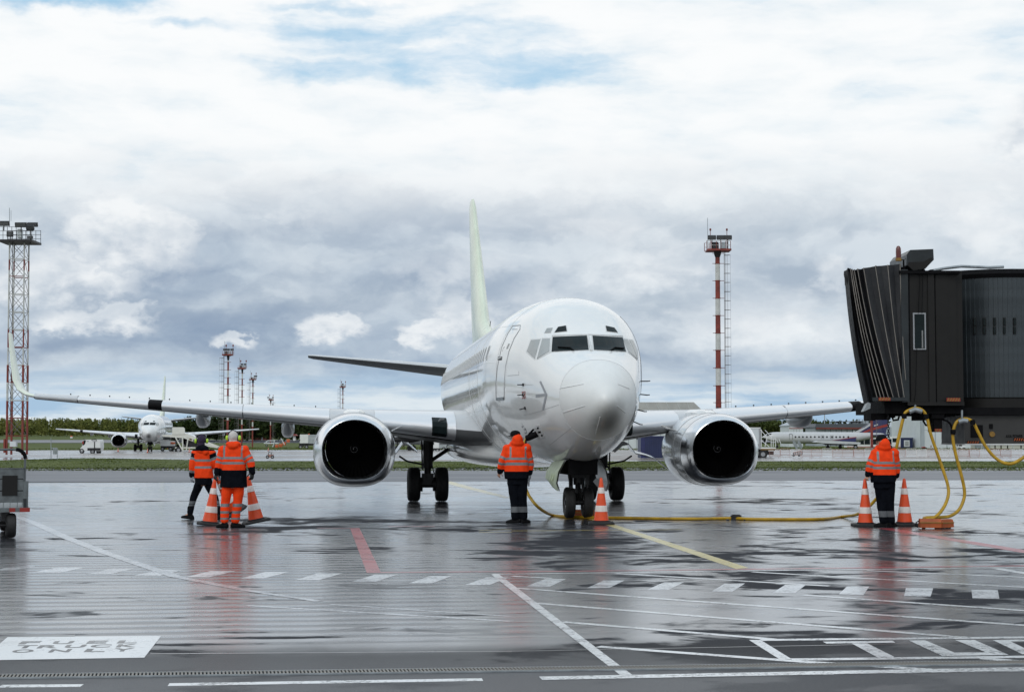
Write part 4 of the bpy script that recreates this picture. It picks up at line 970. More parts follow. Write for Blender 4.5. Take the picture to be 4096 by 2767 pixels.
def person(name_label, loc, sp):
    t = thing('person', name_label, 'person', loc); J = {k: Vector(v) for k, v in sp['J'].items()}
    face = Vector((math.sin(sp['look']), math.cos(sp['look']), 0)); fa = math.atan2(face.y, face.x)
    # body: one surface
    b = MB(); hc = J['head']
    b.ell(hc + Vector((0, 0, .015)), (.078, .092, .108), 20, 14); b.ell(hc + face * .025 + Vector((0, 0, -.055)), (.058, .06, .062), 16, 10)
    side = face.cross(Vector((0, 0, 1)))
    b.tube([hc + face * .086 + Vector((0, 0, .022)), hc + face * .108 + Vector((0, 0, -.022)), hc + face * .088 + Vector((0, 0, -.03))], [.008, .014, .008], 8)
    for q in (-1, 1):
        b.ell(hc + side * (.080 * q) - face * .01, (.012, .024, .032), 10, 8); b.ell(hc + face * .082 + side * (.032 * q) + Vector((0, 0, .02)), (.012, .012, .009), 8, 6)
    b.ell(hc + face * .082 + Vector((0, 0, -.062)), (.022, .014, .009), 10, 6)
    limb(b, [hc + Vector((0, 0, -.06)), J['neck'] + Vector((0, 0, -.06))], [.058, .064])
    tr = [(J['neck'].z - .03, .06, .06), (J['neck'].z - .09, .14, .085), (J['neck'].z - .2, .175, .11), (J['neck'].z - .38, .15, .10), (J['hip'].z + .08, .15, .105), (J['hip'].z - .06, .165, .115), (J['hip'].z - .12, .10, .08)]
    def ctr(z):
        a = (z - J['hip'].z) / (J['neck'].z - J['hip'].z); return J['hip'].lerp(J['neck'], min(1.1, max(-.3, a)))
    ring_ = lambda z, rx, ry, dx_=0, dy_=0: [Vector((ctr(z).x + dx_ + rx * math.copysign(abs(math.cos(a)) ** .85, math.cos(a)), ctr(z).y + dy_ + ry * math.copysign(abs(math.sin(a)) ** .85, math.sin(a)), z)) for a in np.linspace(0, 2 * math.pi, 25)[:-1]]
    b.loft([ring_(z, rx, ry) for z, rx, ry in tr], True)
    for s in 'LR':
        limb(b, [J['sh' + s], J['el' + s], J['wr' + s]], [.055, .042, .028]); limb(b, [J['hp' + s], J['kn' + s], J['an' + s]], [.088, .058, .042])
        hand_mb(b, J['wr' + s], J['hd' + s] - J['wr' + s], Vector(sp.get('palm' + s, (0, 1, 0))), 1.0, 1 if s == 'R' else -1, sp.get('curl' + s, .9))
        toe = Vector(sp['toe' + s]).normalized(); limb(b, [J['an' + s] + Vector((0, 0, -.03)), J['an' + s] + toe * .10 + Vector((0, 0, -.07))], [.04, .03])
    skinobj('body', remesh(b, .0065, 1), ['skin'], t)
    # trousers
    b = MB(); b.loft([ring_(z, rx * sp.get('fat', 1), ry) for z, rx, ry in ((J['hip'].z + .12, .17, .125), (J['hip'].z, .19, .14), (J['hip'].z - .10, .185, .135))], True)
    lw = sp.get('legw', 1.0)
    for s in 'LR': limb(b, [J['hp' + s], J['kn' + s], J['an' + s] + Vector((0, 0, .02))], [.118 * lw, .092 * lw, .080 * lw])
    tb = sp['tband']
    def ct(c):
        m = np.zeros(len(c), int)
        for lo, hi in tb: m[(c[:, 2] > lo) & (c[:, 2] < hi)] = 1
        return m
    skinobj('trousers', remesh(b, .013, 2, .011, 8, sp['seed']), [sp['tmat'], 'dimtape' if sp['tmat'] == 'navy' else 'reflect'], t, ct)
    # boots
    for s in 'LR':
        toe = Vector(sp['toe' + s]).normalized(); a = J['an' + s]; b = MB(); pitch = sp.get('heel' + s, 0.0)
        limb(b, [a + Vector((0, 0, .10)), a + Vector((0, 0, -.02))], [.062, .06])
        sd_ = Vector((toe.y, -toe.x, 0)); rings = []
        for q, w, h in ((-.09, .030, .07), (-.07, .046, .10), (0, .052, .12), (.06, .054, .095), (.13, .056, .072), (.18, .046, .056), (.205, .024, .04)):
            up = a.z - J['floor' + s].z if ('floor' + s) in J else a.z
            zb = a.z - up + q * pitch; c = Vector((a.x, a.y, 0)) + toe * q
            rings.append([Vector((c.x, c.y, zb)) + sd_ * (w * cx_) + Vector((0, 0, h * hz)) for cx_, hz in ((-1, .02), (-1.04, .3), (-.8, .75), (-.35, 1), (.35, 1), (.8, .75), (1.04, .3), (1, .02))])
        b.loft(rings, True)
        o = skinobj('boot', remesh(b, .011, 1), ['black', 'greymark'], t, (lambda c: np.zeros(len(c), int)))
    # jacket: torso, sleeves, collar or hood fused into one garment
    b = MB(); jt = sp['jacket']; b.loft([ring_(z, rx, ry, dx_, dy_) for z, rx, ry, dx_, dy_ in jt], True)
    for s in 'LR':
        limb(b, [J['sh' + s], J['el' + s], J['wr' + s]], [.092, .082, .064]); b.ell(J['sh' + s], (.105, .105, .10), 14, 10)
    for c, r in sp['hoodparts']: b.ell(c, r, 18, 12)
    arms = {s: [J['sh' + s], J['el' + s], J['wr' + s]] for s in 'LR'}
    sh_z = J['shL'].z
    def cj(c):
        m = np.zeros(len(c), int); z = c[:, 2]
        cx_ = np.array([ctr(q).x for q in np.clip(z, .3, 2)]); m[z < sp['zblack']] = 1
        for lo, hi in sp['band']: m[(z > lo) & (z < hi)] = 2
        rel = c[:, 0] - cx_ - sp.get('strapdx', 0)
        for lo, hi in sp.get('straps', ()):
            m[(rel > lo) & (rel < hi) & (z > sp['band'][0][0]) & (z < sh_z + .14)] = 2
        if 'ztop' in sp: m[(z > sp['ztop'])] = 1
        jr = np.array([[q[0], q[1]] for q in jt])[::-1]; rx = np.interp(z, jr[:, 0], jr[:, 1]) if jr[0, 0] < jr[-1, 0] else np.interp(z, jr[::-1, 0], jr[::-1, 1])
        for s, sg in (('L', -1), ('R', 1)):
            d, p = along_poly(c, arms[s]); lat = (c[:, 0] - cx_) * sg
            arm = (d < .125) & ((lat > rx * .86) | (d < .055) | ((z < sh_z - .16) & (lat > rx * .8) & (d < .1)))
            arm &= (p > .02)
            for lo, hi, k in sp['sleeve']: m[arm & (p >= lo) & (p < hi)] = k
        if sp.get('hoodz'): m[z > sp['hoodz']] = 0
        return m
    skinobj('jacket', remesh(b, .0125, 2, .012, 8, sp['seed'] + 5), ['orange', 'navy', 'reflect'], t, cj)
    # gloves
    for s in 'LR':
        if sp.get('glove' + s):
            g = MB(); hand_mb(g, J['wr' + s], J['hd' + s] - J['wr' + s], Vector(sp.get('palm' + s, (0, 1, 0))), 1.16, 1 if s == 'R' else -1, sp.get('curl' + s, .9))
            limb(g, [J['wr' + s] - (J['hd' + s] - J['wr' + s]).normalized() * .05, J['wr' + s]], [.042, .038]); skinobj('glove', remesh(g, .007, 1), [sp['glove' + s]], t)
    # headgear
    h = sp['hat']
    if h == 'cap':
        c = hc + Vector((0, 0, .045)); mb = MB(); pr = [(.098, -.035), (.100, 0), (.096, .035), (.08, .066), (.045, .086), (.001, .092)]
        rings = [[c + face * (r * 1.12 * math.cos(a)) + side * (r * .95 * math.sin(a)) + Vector((0, 0, z)) for a in np.linspace(0, 2 * math.pi, 25)[:-1]] for r, z in pr]
        mb.loft(rings, True); cap = mb.build('cap', 'black', t, smooth=60)
        br = MB(); top = []; bot = []
        for a in np.linspace(-1.15, 1.15, 11):
            top.append(c + face * (.098 * math.cos(a)) + side * (.088 * math.sin(a)) + Vector((0, 0, -.012))); bot.append(c + face * (.098 * math.cos(a) + .085 * math.cos(a * .9)) + side * (.084 * math.sin(a)) + Vector((0, 0, -.035 + .01 * abs(a))))
        br.loft([top, bot, [p - Vector((0, 0, .008)) for p in bot], [p - Vector((0, 0, .008)) for p in top]], False, closed=False); br.build('cap_peak', 'black', cap, smooth=40)
    else:
        mb = MB(); mb.ell(hc + Vector((0, 0, .015)), (.096, .108, .125), 20, 14); mb.ell(hc + Vector((0, -.015, -.09)), (.085, .085, .09), 16, 10)
        skinobj('hood', remesh(mb, .011, 2, .006, 14, sp['seed']), [h], t)
    if sp.get('muffs'):
        for q in (-1, 1):
            c = hc + side * (.115 * q) + Vector((0, 0, -.005))
            m_ = MB().loft([[c + side * (k * q) + face * (r * .86 * math.cos(a)) + Vector((0, 0, 1)) * (r * 1.15 * math.sin(a)) for a in np.linspace(0, 2 * math.pi, 19)[:-1]] for k, r in ((-.02, .040), (.002, .046), (.022, .044), (.034, .030), (.036, .004))], True).build('ear_muff', 'lime', t, smooth=60)
            MB().loft([[c + side * (k * q) + face * (r * .9 * math.cos(a)) + Vector((0, 0, 1)) * (r * 1.15 * math.sin(a)) for a in np.linspace(0, 2 * math.pi, 19)[:-1]] for k, r in ((-.030, .034), (-.018, .045), (-.012, .045))], True).build('cushion', 'black', m_, smooth=60)
        MB().tube([hc + side * (.118 * math.cos(a)) + Vector((0, 0, .01 + .132 * math.sin(a))) for a in np.linspace(0, math.pi, 15)], .008, 6).build('headband', 'black', t)
    return t

def px(u0, v0, sc, cx_, gy, k):          # zoomed-photo coordinates -> (x, z) in metres on a person's own plane
    return lambda x, y, d=0.0: ((x - cx_) * k, d, (gy - y) * k)
# the man in orange trousers, seen from behind, dragging cones
b = px(0, 0, 0, 755, 1415, .3056 / (F / G(930, 2110).y)); kB = .3056 / (F / G(930, 2110).y); ZBp = lambda y: (1415 - y) * kB
person('person in orange jacket and trousers with lime ear muffs, a cone in each hand', G(930, 2110),
    dict(seed=1.0, look=0.05, J=dict(head=b(755, 245), neck=b(757, 330), hip=b(765, 820), shL=b(628, 410), elL=b(580, 560, -.02), wrL=b(552, 700, -.05), hdL=b(520, 790, -.06),
         shR=b(895, 405), elR=b(985, 555, -.02), wrR=b(1012, 690, -.04), hdR=b(1005, 790, -.06), hpL=b(690, 850), knL=b(655, 1080, .02), anL=b(650, 1330, .0), hpR=b(830, 850), knR=b(818, 1080, .03), anR=b(785, 1330, .03)),
         toeL=(-.55, .35, 0), toeR=(.75, .30, 0), legw=1.0, tmat='orange', tband=[(ZBp(1140), ZBp(1102)), (ZBp(1232), ZBp(1198)), (ZBp(1310), ZBp(1285))],
         jacket=[(ZBp(890), .262, .17, 0, 0), (ZBp(800), .258, .165, 0, 0), (ZBp(665), .250, .158, 0, 0), (ZBp(540), .235, .15, 0, 0), (ZBp(430), .225, .14, 0, 0), (ZBp(385), .19, .12, 0, 0), (ZBp(345), .10, .10, 0, 0)],
         zblack=ZBp(668), band=[(ZBp(522), ZBp(490)), (ZBp(588), ZBp(555))], straps=[(-.185, -.145), (.165, .205)], sleeve=[(0, .30, 0), (.30, .40, 2), (.40, .50, 0), (.50, .60, 2), (.60, .80, 0), (.80, 1.1, 1)],
         hoodz=ZBp(350), hoodparts=[(b(760, 325, -.03), (.155, .13, .06)), (b(762, 350, -.10), (.11, .07, .07))], hat='knit', muffs=True, gloveL='bglove', gloveR='bglove', palmL=(.5, .5, 0), palmR=(-.5, .5, 0), curlL=1.0, curlR=1.0))
# the one in dark trousers striding to the left behind
kA = .3056 / (F / G(780, 2076).y); a_ = px(0, 0, 0, 370, 1295, kA); ZAp = lambda y: (1295 - y) * kA
person('person striding left in purple hood, lime ear muffs, orange jacket and dark trousers', G(813, 2076),
    dict(seed=2.0, look=-.15, J=dict(head=a_(335, 275), neck=a_(350, 365), hip=a_(370, 790), shL=a_(262, 440), elL=a_(228, 590, -.02), wrL=a_(212, 720, .02), hdL=a_(206, 815, .03),
         shR=a_(468, 440), elR=a_(525, 580, .02), wrR=a_(560, 700, .08), hdR=a_(588, 790, .1), hpL=a_(318, 820), knL=a_(235, 1010, .05), anL=a_(198, 1210, .0), hpR=a_(420, 820), knR=a_(505, 1010, .12), anR=a_(565, 1215, .0)),
         toeL=(-1, .18, 0), toeR=(-.5, .85, 0), heelL=.12, legw=.86, tmat='navy', tband=[(ZAp(1095), ZAp(1055)), (ZAp(1122), ZAp(1103))],
         jacket=[(ZAp(760), .215, .15, 0, 0), (ZAp(690), .205, .145, 0, 0), (ZAp(560), .195, .14, 0, 0), (ZAp(460), .19, .13, 0, 0), (ZAp(410), .165, .11, 0, 0), (ZAp(370), .09, .09, 0, 0)],
         zblack=-1, ztop=ZAp(405), band=[(ZAp(545), ZAp(514)), (ZAp(633), ZAp(602))], sleeve=[(0, .20, 1), (.20, .32, 2), (.32, .76, 0), (.76, .87, 2), (.87, 1.1, 1)],
         hoodparts=[(a_(360, 385, -.09), (.14, .08, .10)), (a_(400, 415, -.11), (.07, .05, .08))], hat='purple', muffs=True, gloveL='glove', gloveR='glove', palmL=(.5, .5, 0), palmR=(-.5, .5, 0)))
def loader(label, pos, sc, cx_, gy, o, **kw):
    """the two men in peaked caps, hoods pushed back, standing half turned to the left"""
    k = sc / (F / pos.y); c = lambda x, y, d=0.0: ((x - cx_) * k, d, (gy - y) * k); z = lambda y: (gy - y) * k
    J = dict(head=c(o[0] - 25, o[1] + 95), neck=c(o[0] - 5, o[1] + 190), hip=c(o[0] - 5, o[1] + 700), **{n: c(*q) for n, q in kw.pop('J').items()})
    return person(label, pos, dict(seed=kw.pop('seed'), look=R(-62), J=J, legw=1.08, tmat='navy', hat='cap', fat=1.05,
        jacket=[(z(o[1] + 690), .245, .18, .0, 0), (z(o[1] + 580), .258, .18, 0, 0), (z(o[1] + 450), .25, .17, 0, 0), (z(o[1] + 340), .235, .16, 0, 0), (z(o[1] + 260), .205, .135, 0, 0), (z(o[1] + 215), .12, .11, 0, 0)],
        zblack=z(o[1] + 582), hoodz=z(o[1] + 235), hoodparts=[(c(o[0] + 8, o[1] + 140, -.05), (.115, .115, .13)), (c(o[0] + 5, o[1] + 185, -.03), (.14, .13, .09)), (c(o[0] - 50, o[1] + 205, .05), (.10, .10, .09))], **kw,
        band=[(z(o[1] + 425), z(o[1] + 385)), (z(o[1] + 500), z(o[1] + 455))], straps=[(-.150, -.110), (.165, .20)],
        sleeve=[(0, .38, 0), (.38, .49, 2), (.49, .59, 0), (.59, .70, 2), (.70, .88, 0), (.88, 1.1, 1)]))
pC = G(2074, 2092)
loader('person in orange jacket, dark trousers and black cap standing by the airliner nose', pC, .2802, 475, 1473, (455, 153),
    J=dict(shL=(318, 420, .02), elL=(235, 600, -.02), wrL=(212, 735, .03), hdL=(190, 800, .05), shR=(590, 410), elR=(640, 600, .05), wrR=(640, 760, .08), hdR=(628, 860, .1), hpL=(400, 860), knL=(415, 1130, .02), anL=(432, 1400), hpR=(525, 860), knR=(528, 1130, .02), anR=(545, 1405, .06)),
    toeL=(-.95, .2, 0), toeR=(.55, .6, 0), seed=3.0, tband=[((1473 - 1322) * .00152, (1473 - 1245) * .00152)], gloveR='glove', palmL=(.5, .5, 0), palmR=(-.5, .5, 0))
pD = G(3546, 2107)
loader('person in orange jacket, dark trousers and black cap holding a cone beside the jet bridge', pD, .274, 520, 1487, (488, 152),
    J=dict(shL=(375, 420, .02), elL=(285, 590, -.02), wrL=(255, 725, -.02), hdL=(232, 790, -.03), shR=(640, 415), elR=(690, 600, .05), wrR=(685, 740, .08), hdR=(665, 850, .1), hpL=(440, 860), knL=(455, 1130, .02), anL=(478, 1410), hpR=(565, 860), knR=(570, 1130, .02), anR=(592, 1415, .06)),
    toeL=(-.95, .2, 0), toeR=(.55, .6, 0), seed=4.0, tband=[((1487 - 1340) * .00138, (1487 - 1255) * .00138)], palmL=(.5, .5, 0), palmR=(-.5, .5, 0), curlL=1.2)

# ------------------------------------------------------------------ traffic cones
def make_cone(name, label, h=.95, base=.52, r0=.155, loc=(0, 0, 0)):
    t = thing(name, label, 'traffic cone', loc)
    bt = .055; mb = MB(); hb = base / 2
    oct_ = lambda s, z: [Vector((x * s, y * s, z)) for x, y in ((-hb, -hb * .72), (-hb * .72, -hb), (hb * .72, -hb), (hb, -hb * .72), (hb, hb * .72), (hb * .72, hb), (-hb * .72, hb), (-hb, hb * .72))]
    mb.loft([oct_(1, .004), oct_(1.0, bt * .6), oct_(.93, bt)], True); mb.lathe([(r0 * 1.12, bt - .01), (r0 * 1.12, bt + .02), (r0 * .98, bt + .028)], (0, 0, 0), 'z', 28)
    mb.build('cone_base', 'rubber', t, smooth=30)
    rad = lambda z: r0 + (.026 - r0) * (z - bt) / (h - bt)
    MB().lathe([(rad(bt), bt)] + [(rad(z), z) for z in np.linspace(bt + .02, h - .02, 12)] + [(.022, h - .012), (.014, h), (.001, h)], (0, 0, 0), 'z', 32).build('cone_body', 'coneor', t, smooth=50)
    for lo, hi in ((.23, .365), (.645, .775)):
        a, b_ = h - (h - bt) * (1 - lo) if False else bt + (h - bt) * lo, bt + (h - bt) * hi
        MB().lathe([(rad(a) + .001, a - .002), (rad(a) + .004, a), (rad(b_) + .004, b_), (rad(b_) + .001, b_ + .002)], (0, 0, 0), 'z', 32).build('reflective_sleeve', 'conewh', t, smooth=50)
    return t
cone = make_cone('traffic_cone', 'orange and white cone standing upright in front of the nose wheels', loc=G(2405, 2096))
CG = 'orange and white traffic cones near the crew'
cone['group'] = CG
def place(label, u, v, rot=(0, 0, 0), dz=0.0):
    return dup(cone, G(u, v, dz), label=label, group=CG, rot=rot)
place('cone whose tip is held by the person beside the jet bridge', 3462, 2104); place('cone between the capped person under the bridge and the two orange chocks', 3619, 2102, (0, 0, .3))
place('cone leaning right, dragged at the left hand of the person in orange trousers', 838, 2100, (0, R(6), .2), .0)
place('cone tipped up on one edge at the right hand of the person in orange trousers', 1026, 2100, (0, R(-11), .35), .06)
o = place('cone tilted steeply behind the legs of the person in orange trousers', 937, 2072, (R(8), R(-31), .5), .15)
# ------------------------------------------------------------------ passenger boarding bridge
BY = 33.0                                      # depth of its near side
Z5 = lambda x, y: (3300 + x * .5415, 950 + y * .5414)
def B5(x, y, Y=BY): return P(*Z5(x, y), Y)
br = thing('boarding_bridge', 'dark grey jet bridge with a pleated fabric canopy at its open end', 'jet bridge', (B5(800, 0).x, BY + 1.5, gz(BY)))
YF = BY + 3.0
bd = lambda mb, name, m, par=br, **k: mb.build(name, m, par, **k)
class WB:   # world-space build under a parent chain whose only offset is the bridge Empty
    pass
def wbuild(mb, name, m, parent=br, smooth=35):
    o_ = br.location; mb.v = [(x - o_.x, y - o_.y, z - o_.z) for x, y, z in mb.v]
    return mb.build(name, m, parent, smooth)
# pleated canopy: inverted-U frames from the cab outwards, ridges and valleys in turn
ridges = [(555, 196, 607, 1178), (463, 203, 585, 1180), (372, 212, 548, 1182), (285, 226, 505, 1184), (240, 232, 470, 1186), (215, 238, 440, 1190), (200, 232, 415, 1194), (188, 228, 390, 1200), (177, 224, 355, 1208), (168, 222, 318, 1215)]
def frame(xt, yt, xb, yb, ins):
    top, bot = B5(xt, yt), B5(xb, yb); pts = []
    bow = .22
    for k in range(9):       # near side, sagging towards the tip half way down
        t = k / 8; p = bot.lerp(top, t); p.x -= bow * math.sin(math.pi * t) * .25 * (1 if xt < 300 else .5); p.y = BY + ins + .02 * math.sin(9 * t + xt); pts.append(p)
    zt = top.z - ins * .8 + .03 * math.sin(xt * .09)
    for k in range(1, 8): t = k / 8; pts.append(Vector((top.x, BY + ins + (YF - BY - 2 * ins) * t, zt + .04 * math.sin(math.pi * t))))
    for k in range(9): t = k / 8; p = pts[8 - k].copy(); p.y = YF - ins; pts.append(p)
    for p in pts: p.x *= 1 + (p.y - BY) / BY * 1.12      # the cab stands turned, so its mouth runs away along the view
    return pts
fr = []
for i, r in enumerate(ridges):
    fr.append(frame(*r, 0.0))
    if i < len(ridges) - 1:
        n = ridges[i + 1]; fr.append(frame(*[(a * .5 + b * .5) for a, b in zip(r, n)], .13 if i > 2 else .05))
fr.append(frame(158, 236, 300, 1222, .10)); fr.append(frame(140, 262, 284, 1232, .26))
can = MB().loft(fr, False, closed=False)
can = wbuild(can, 'canopy', 'canopy', smooth=25)
for r in ridges[:8]:
    f_ = frame(*r, -.012); wbuild(MB().tube(f_[:11], .008, 5), 'canopy_piping', 'piping', can)
# folded cushion at the canopy mouth
c_ = []
for k in range(10):
    t = k / 9; p = B5(158 + 34 * t, 238 + 190 * t); c_.append(Vector((p.x + .05 * math.sin(2.2 * t) + .02, BY + .12, p.z)))
wbuild(MB().tube(c_, [.05, .08, .09, .085, .08, .07, .06, .05, .04, .02], 10), 'canopy_cushion', 'canopy', can, 60)
# cab: walls, roof, floor
def slab(x0, y0, x1, y1, Y0, Y1, name, m, par=br, sm=0, top=None):
    """box whose near face covers the photo rectangle at depth Y0"""
    a, b = B5(x0, y1, Y0), B5(x1, y0, Y0); mb = MB().box(((a.x + b.x) / 2, (Y0 + Y1) / 2, (a.z + b.z) / 2), (abs(b.x - a.x), Y1 - Y0, abs(b.z - a.z)))
    return wbuild(mb, name, m, par, sm)
slab(556, 246, 1010, 1222, BY + .10, YF - .1, 'cab_body', 'bridge')
slab(572, 236, 612, 1215, BY - .02, BY + .10, 'cab_post', 'bridge2'); slab(612, 250, 624, 1215, BY + .02, BY + .10, 'cab_groove', 'black')
slab(624, 252, 768, 1213, BY + .03, BY + .10, 'side_panel', 'bridge'); slab(772, 258, 806, 1216, BY + .0, BY + .10, 'side_panel', 'bridge')
slab(810, 262, 824, 1212, BY + .04, BY + .10, 'side_panel', 'black'); slab(828, 262, 908, 1214, BY + .03, BY + .10, 'side_panel', 'bridge'); slab(911, 262, 966, 1214, BY + .045, BY + .10, 'side_panel', 'bridge')
wf = slab(654, 556, 744, 828, BY - .005, BY + .04, 'cab_window', 'greymark'); slab(664, 566, 734, 818, BY - .012, BY - .003, 'pane', 'glass', wf)
X['panebar'] = mat('grey_pane_bar', (.20, .20, .20), .4); slab(716, 686, 724, 816, BY - .018, BY - .010, 'pane_bar', 'panebar', wf)  # narrow grey bar on the cab window pane
slab(552, 244, 1000, 266, BY - .08, YF + .05, 'cab_roof', 'black')
slab(350, 1180, 612, 1206, BY - .06, BY + .35, 'floor_edge', 'bridge2'); slab(612, 1214, 1030, 1240, BY - .04, YF, 'floor_edge', 'bridge')
slab(440, 1206, 1030, 1300, BY + .12, YF - .1, 'cab_underframe', 'black')
def hazard(x0, y0, x1, y1, Y, par=br):
    h = slab(x0, y0, x1, y1, Y - .02, Y + .02, 'hazard_plate', 'red', par); n = max(2, int((x1 - x0) / 20))
    for i in range(n):
        xa = x0 + (x1 - x0) * (i + .1) / n; w = (x1 - x0) / n * .5; dd_ = (y1 - y0) * .5
        q = [B5(max(x0, xa - dd_ * .3), y1 - 1, Y - .024), B5(min(x1, xa + w - dd_ * .3), y1 - 1, Y - .024), B5(min(x1, xa + w + dd_ * .7), y0 + 1, Y - .024), B5(min(x1, xa + dd_ * .7), y0 + 1, Y - .024)]
        wbuild(MB().prism(q, (0, .003, 0)), 'hazard_stripe', 'hazy', h, 0)
hazard(398, 1181, 484, 1205, BY - .07); hazard(900, 1184, 1000, 1210, BY - .06)
wbuild(MB().prism([B5(282, 1285, BY + .0), B5(335, 1262, BY), B5(338, 1226, BY), B5(318, 1214, BY)], (0, .22, 0)), 'bumper', 'galv', br, 0)
# drooping lines down the cab side
for q in ([(700, 270), (690, 560)], [(722, 270), (716, 560)], [(678, 820), (668, 1150), (655, 1240)]): wbuild(MB().tube([B5(x, y, BY - .02) for x, y in q], .006, 5), 'cable_line', 'black', br)
# roof unit, beacon and hand rail
ru = [B5(x, y, BY + .35) for x, y in ((603, 126), (630, 92), (800, 85), (804, 165), (740, 232), (650, 246), (605, 205))]
roofu = wbuild(MB().prism(ru, (0, 1.5, 0)), 'roof_unit', 'bridge2', br, 0)
slab(640, 236, 740, 290, BY + .5, BY + 1.6, 'unit_foot', 'black', roofu); wbuild(MB().prism([B5(x, y, BY + .33) for x, y in ((622, 182), (735, 178), (778, 150), (800, 150), (740, 228), (652, 242), (610, 205))], (0, .02, 0)), 'unit_shadow_panel', 'bridge', roofu, 0)
pb = B5(582, 255, BY + .3); bp = wbuild(MB().tube([pb, B5(580, 165, BY + .3), B5(545, 168, BY + .3)], .020, 8), 'beacon_post', 'black')
c0 = B5(543, 170, BY + .3); wbuild(MB().lathe([(.001, -.01), (.062, -.01), (.062, .04), (.05, .05)], c0, 'z', 16), 'beacon_base', 'hazy', bp); wbuild(MB().lathe([(.052, .05), (.055, .18), (.052, .25), (.03, .295), (.001, .305)], c0, 'z', 18), 'beacon', 'beacon', bp)
wbuild(MB().tube([B5(580, 175, BY + .3), B5(598, 150, BY + .3), B5(600, 200, BY + .3), B5(588, 240, BY + .3)], .006, 5), 'beacon_wire', 'black', bp)
for dy in (.15, 2.4): wbuild(MB().tube([B5(780, 248, BY + dy), B5(880, 228, BY + dy), B5(1005, 213, BY + dy), B5(1220, 222, BY + dy), B5(1320, 216, BY + dy)], .03, 8), 'roof_rail', 'galv')
slab(780, 236, 802, 262, BY + .1, BY + .3, 'rail_foot', 'bridge2')
# rotunda: a drum of vertical slats, then the tunnel running out of the frame
cx = B5(1490, 600).x; rad = cx - B5(965, 600, BY + .2).x; cyR = BY + 2.15
ztop, zbot = B5(1300, 258).z, B5(1300, 1165).z
drum = MB()
ringp = lambda r, z: [Vector((cx + r * math.cos(a), cyR + min(r, 99) * .93 * math.sin(a), z)) for a in np.linspace(0, 2 * math.pi, 73)[:-1]]
drum.loft([ringp(rad - .12, zbot - .1), ringp(rad - .12, ztop + .02)], True); drum = wbuild(drum, 'rotunda', 'black')
ns = 48; slat0 = None
for i in range(ns):
    a = math.pi + math.pi * 1.02 * i / ns + .04
    if not (math.pi <= a <= 2 * math.pi): continue
    if slat0 is None:
        w = .155; mb = MB(); h0, h1 = zbot - .02, ztop - .02
        sec = [(-w / 2, .0), (-w * .36, -.035), (w * .30, -.045), (w * .44, -.01), (w / 2, .03), (w / 2, .05), (-w / 2, .05)]
        mb.loft([[Vector((x, y, z)) for x, y in sec] for z in (h0 - br.location.z, h1 - br.location.z)], True); slat0 = mb.build('slat', 'rslat', drum, smooth=0); s_ = slat0
    else: s_ = inst(slat0, 'slat', drum)
    p = Vector((cx + rad * math.cos(a), cyR + rad * .93 * math.sin(a), 0)); s_.location = (p.x - br.location.x, p.y - br.location.y, 0); s_.rotation_euler = (0, 0, a + math.pi / 2)
for x in (1107, 1178, 1253, 1326, 1403):
    # little twin spy windows set in the slats: solve the drum depth at this place
    yy = BY + .3
    for _ in range(8):
        wx = B5(x, 640, yy).x; a = math.pi + math.acos(max(-1, min(1, -(wx - cx) / (rad + .05)))); yy = cyR + (rad + .05) * .93 * math.sin(a)
    yy -= .03
    for y0, y1 in ((592, 650), (658, 712)):
        f_ = slab(x - 9, y0, x + 9, y1, yy, yy + .05, 'spy_window', 'bridge', drum); slab(x - 6, y0 + 5, x + 6, y1 - 5, yy - .008, yy + .02, 'pane', 'glass', f_)
wbuild(MB().loft([ringp(rad + .06, ztop - .02), ringp(rad + .10, ztop + .06), ringp(rad + .02, ztop + .16), ringp(.1, ztop + .20)], True), 'rotunda_roof', 'black')
wbuild(MB().loft([ringp(rad + .02, zbot - .42), ringp(rad + .08, zbot - .38), ringp(rad + .08, zbot - .05), ringp(rad + .0, zbot - .02)], True), 'rotunda_skirt', 'bridge')
slab(990, 1255, 1500, 1310, BY + .3, YF, 'rotunda_underframe', 'black')
tx0, tx1 = cx + rad * .6, cx + 16
wbuild(MB().box(((tx0 + tx1) / 2, cyR, (ztop + zbot) / 2), (tx1 - tx0, 2.9, ztop - zbot - .1)), 'tunnel', 'bridge', br, 0)
for sx in (cx + 6.0,):
    wbuild(MB().box((sx, cyR, 1.2), (.5, 1.6, 2.4)).box((sx, cyR, .35), (.9, 2.6, .4)), 'support_column', 'bridge2', br, 0)
    for y in (-1.2, 1.2): wbuild(MB().lathe([(.001, -.14), (.3, -.14), (.36, -.08), (.36, .08), (.3, .14), (.001, .14)], (sx, cyR + y, .36), 'y', 24), 'drive_wheel', 'rubber')
# equipment slung under the cab
for q in ((340, 1298, 372, 1352), (372, 1298, 485, 1345), (480, 1298, 520, 1330), (530, 1298, 600, 1316), (620, 1296, 690, 1318), (700, 1298, 745, 1350), (900, 1296, 960, 1320)):
    slab(*q, BY + .3, BY + 1.0, 'drive_gear', 'black')
sen = slab(806, 1300, 864, 1436, BY + .2, BY + .7, 'lift_column', 'black'); slab(788, 1296, 880, 1335, BY + .15, BY + .8, 'column_bracket', 'black', sen)
hazard(812, 1412, 862, 1434, BY + .2, sen)
for q in ([(725, 1350), (745, 1385), (775, 1390), (800, 1372)], [(862, 1340), (905, 1355), (930, 1380), (938, 1412)], [(500, 1330), (505, 1350), (540, 1345), (548, 1318)], [(866, 1335), (890, 1320), (895, 1305)]):
    wbuild(MB().tube([B5(x, y, BY + .25) for x, y in q], .022, 7), 'hanging_wire', 'black')
ch0 = MB().lathe([(.030, -.0085), (.0385, 0), (.030, .0085), (.0215, 0), (.030, -.0085)], (0, 0, 0), 'y', 12)
chain = None; za, zb_ = B5(485, 1300).z, B5(485, 1560).z
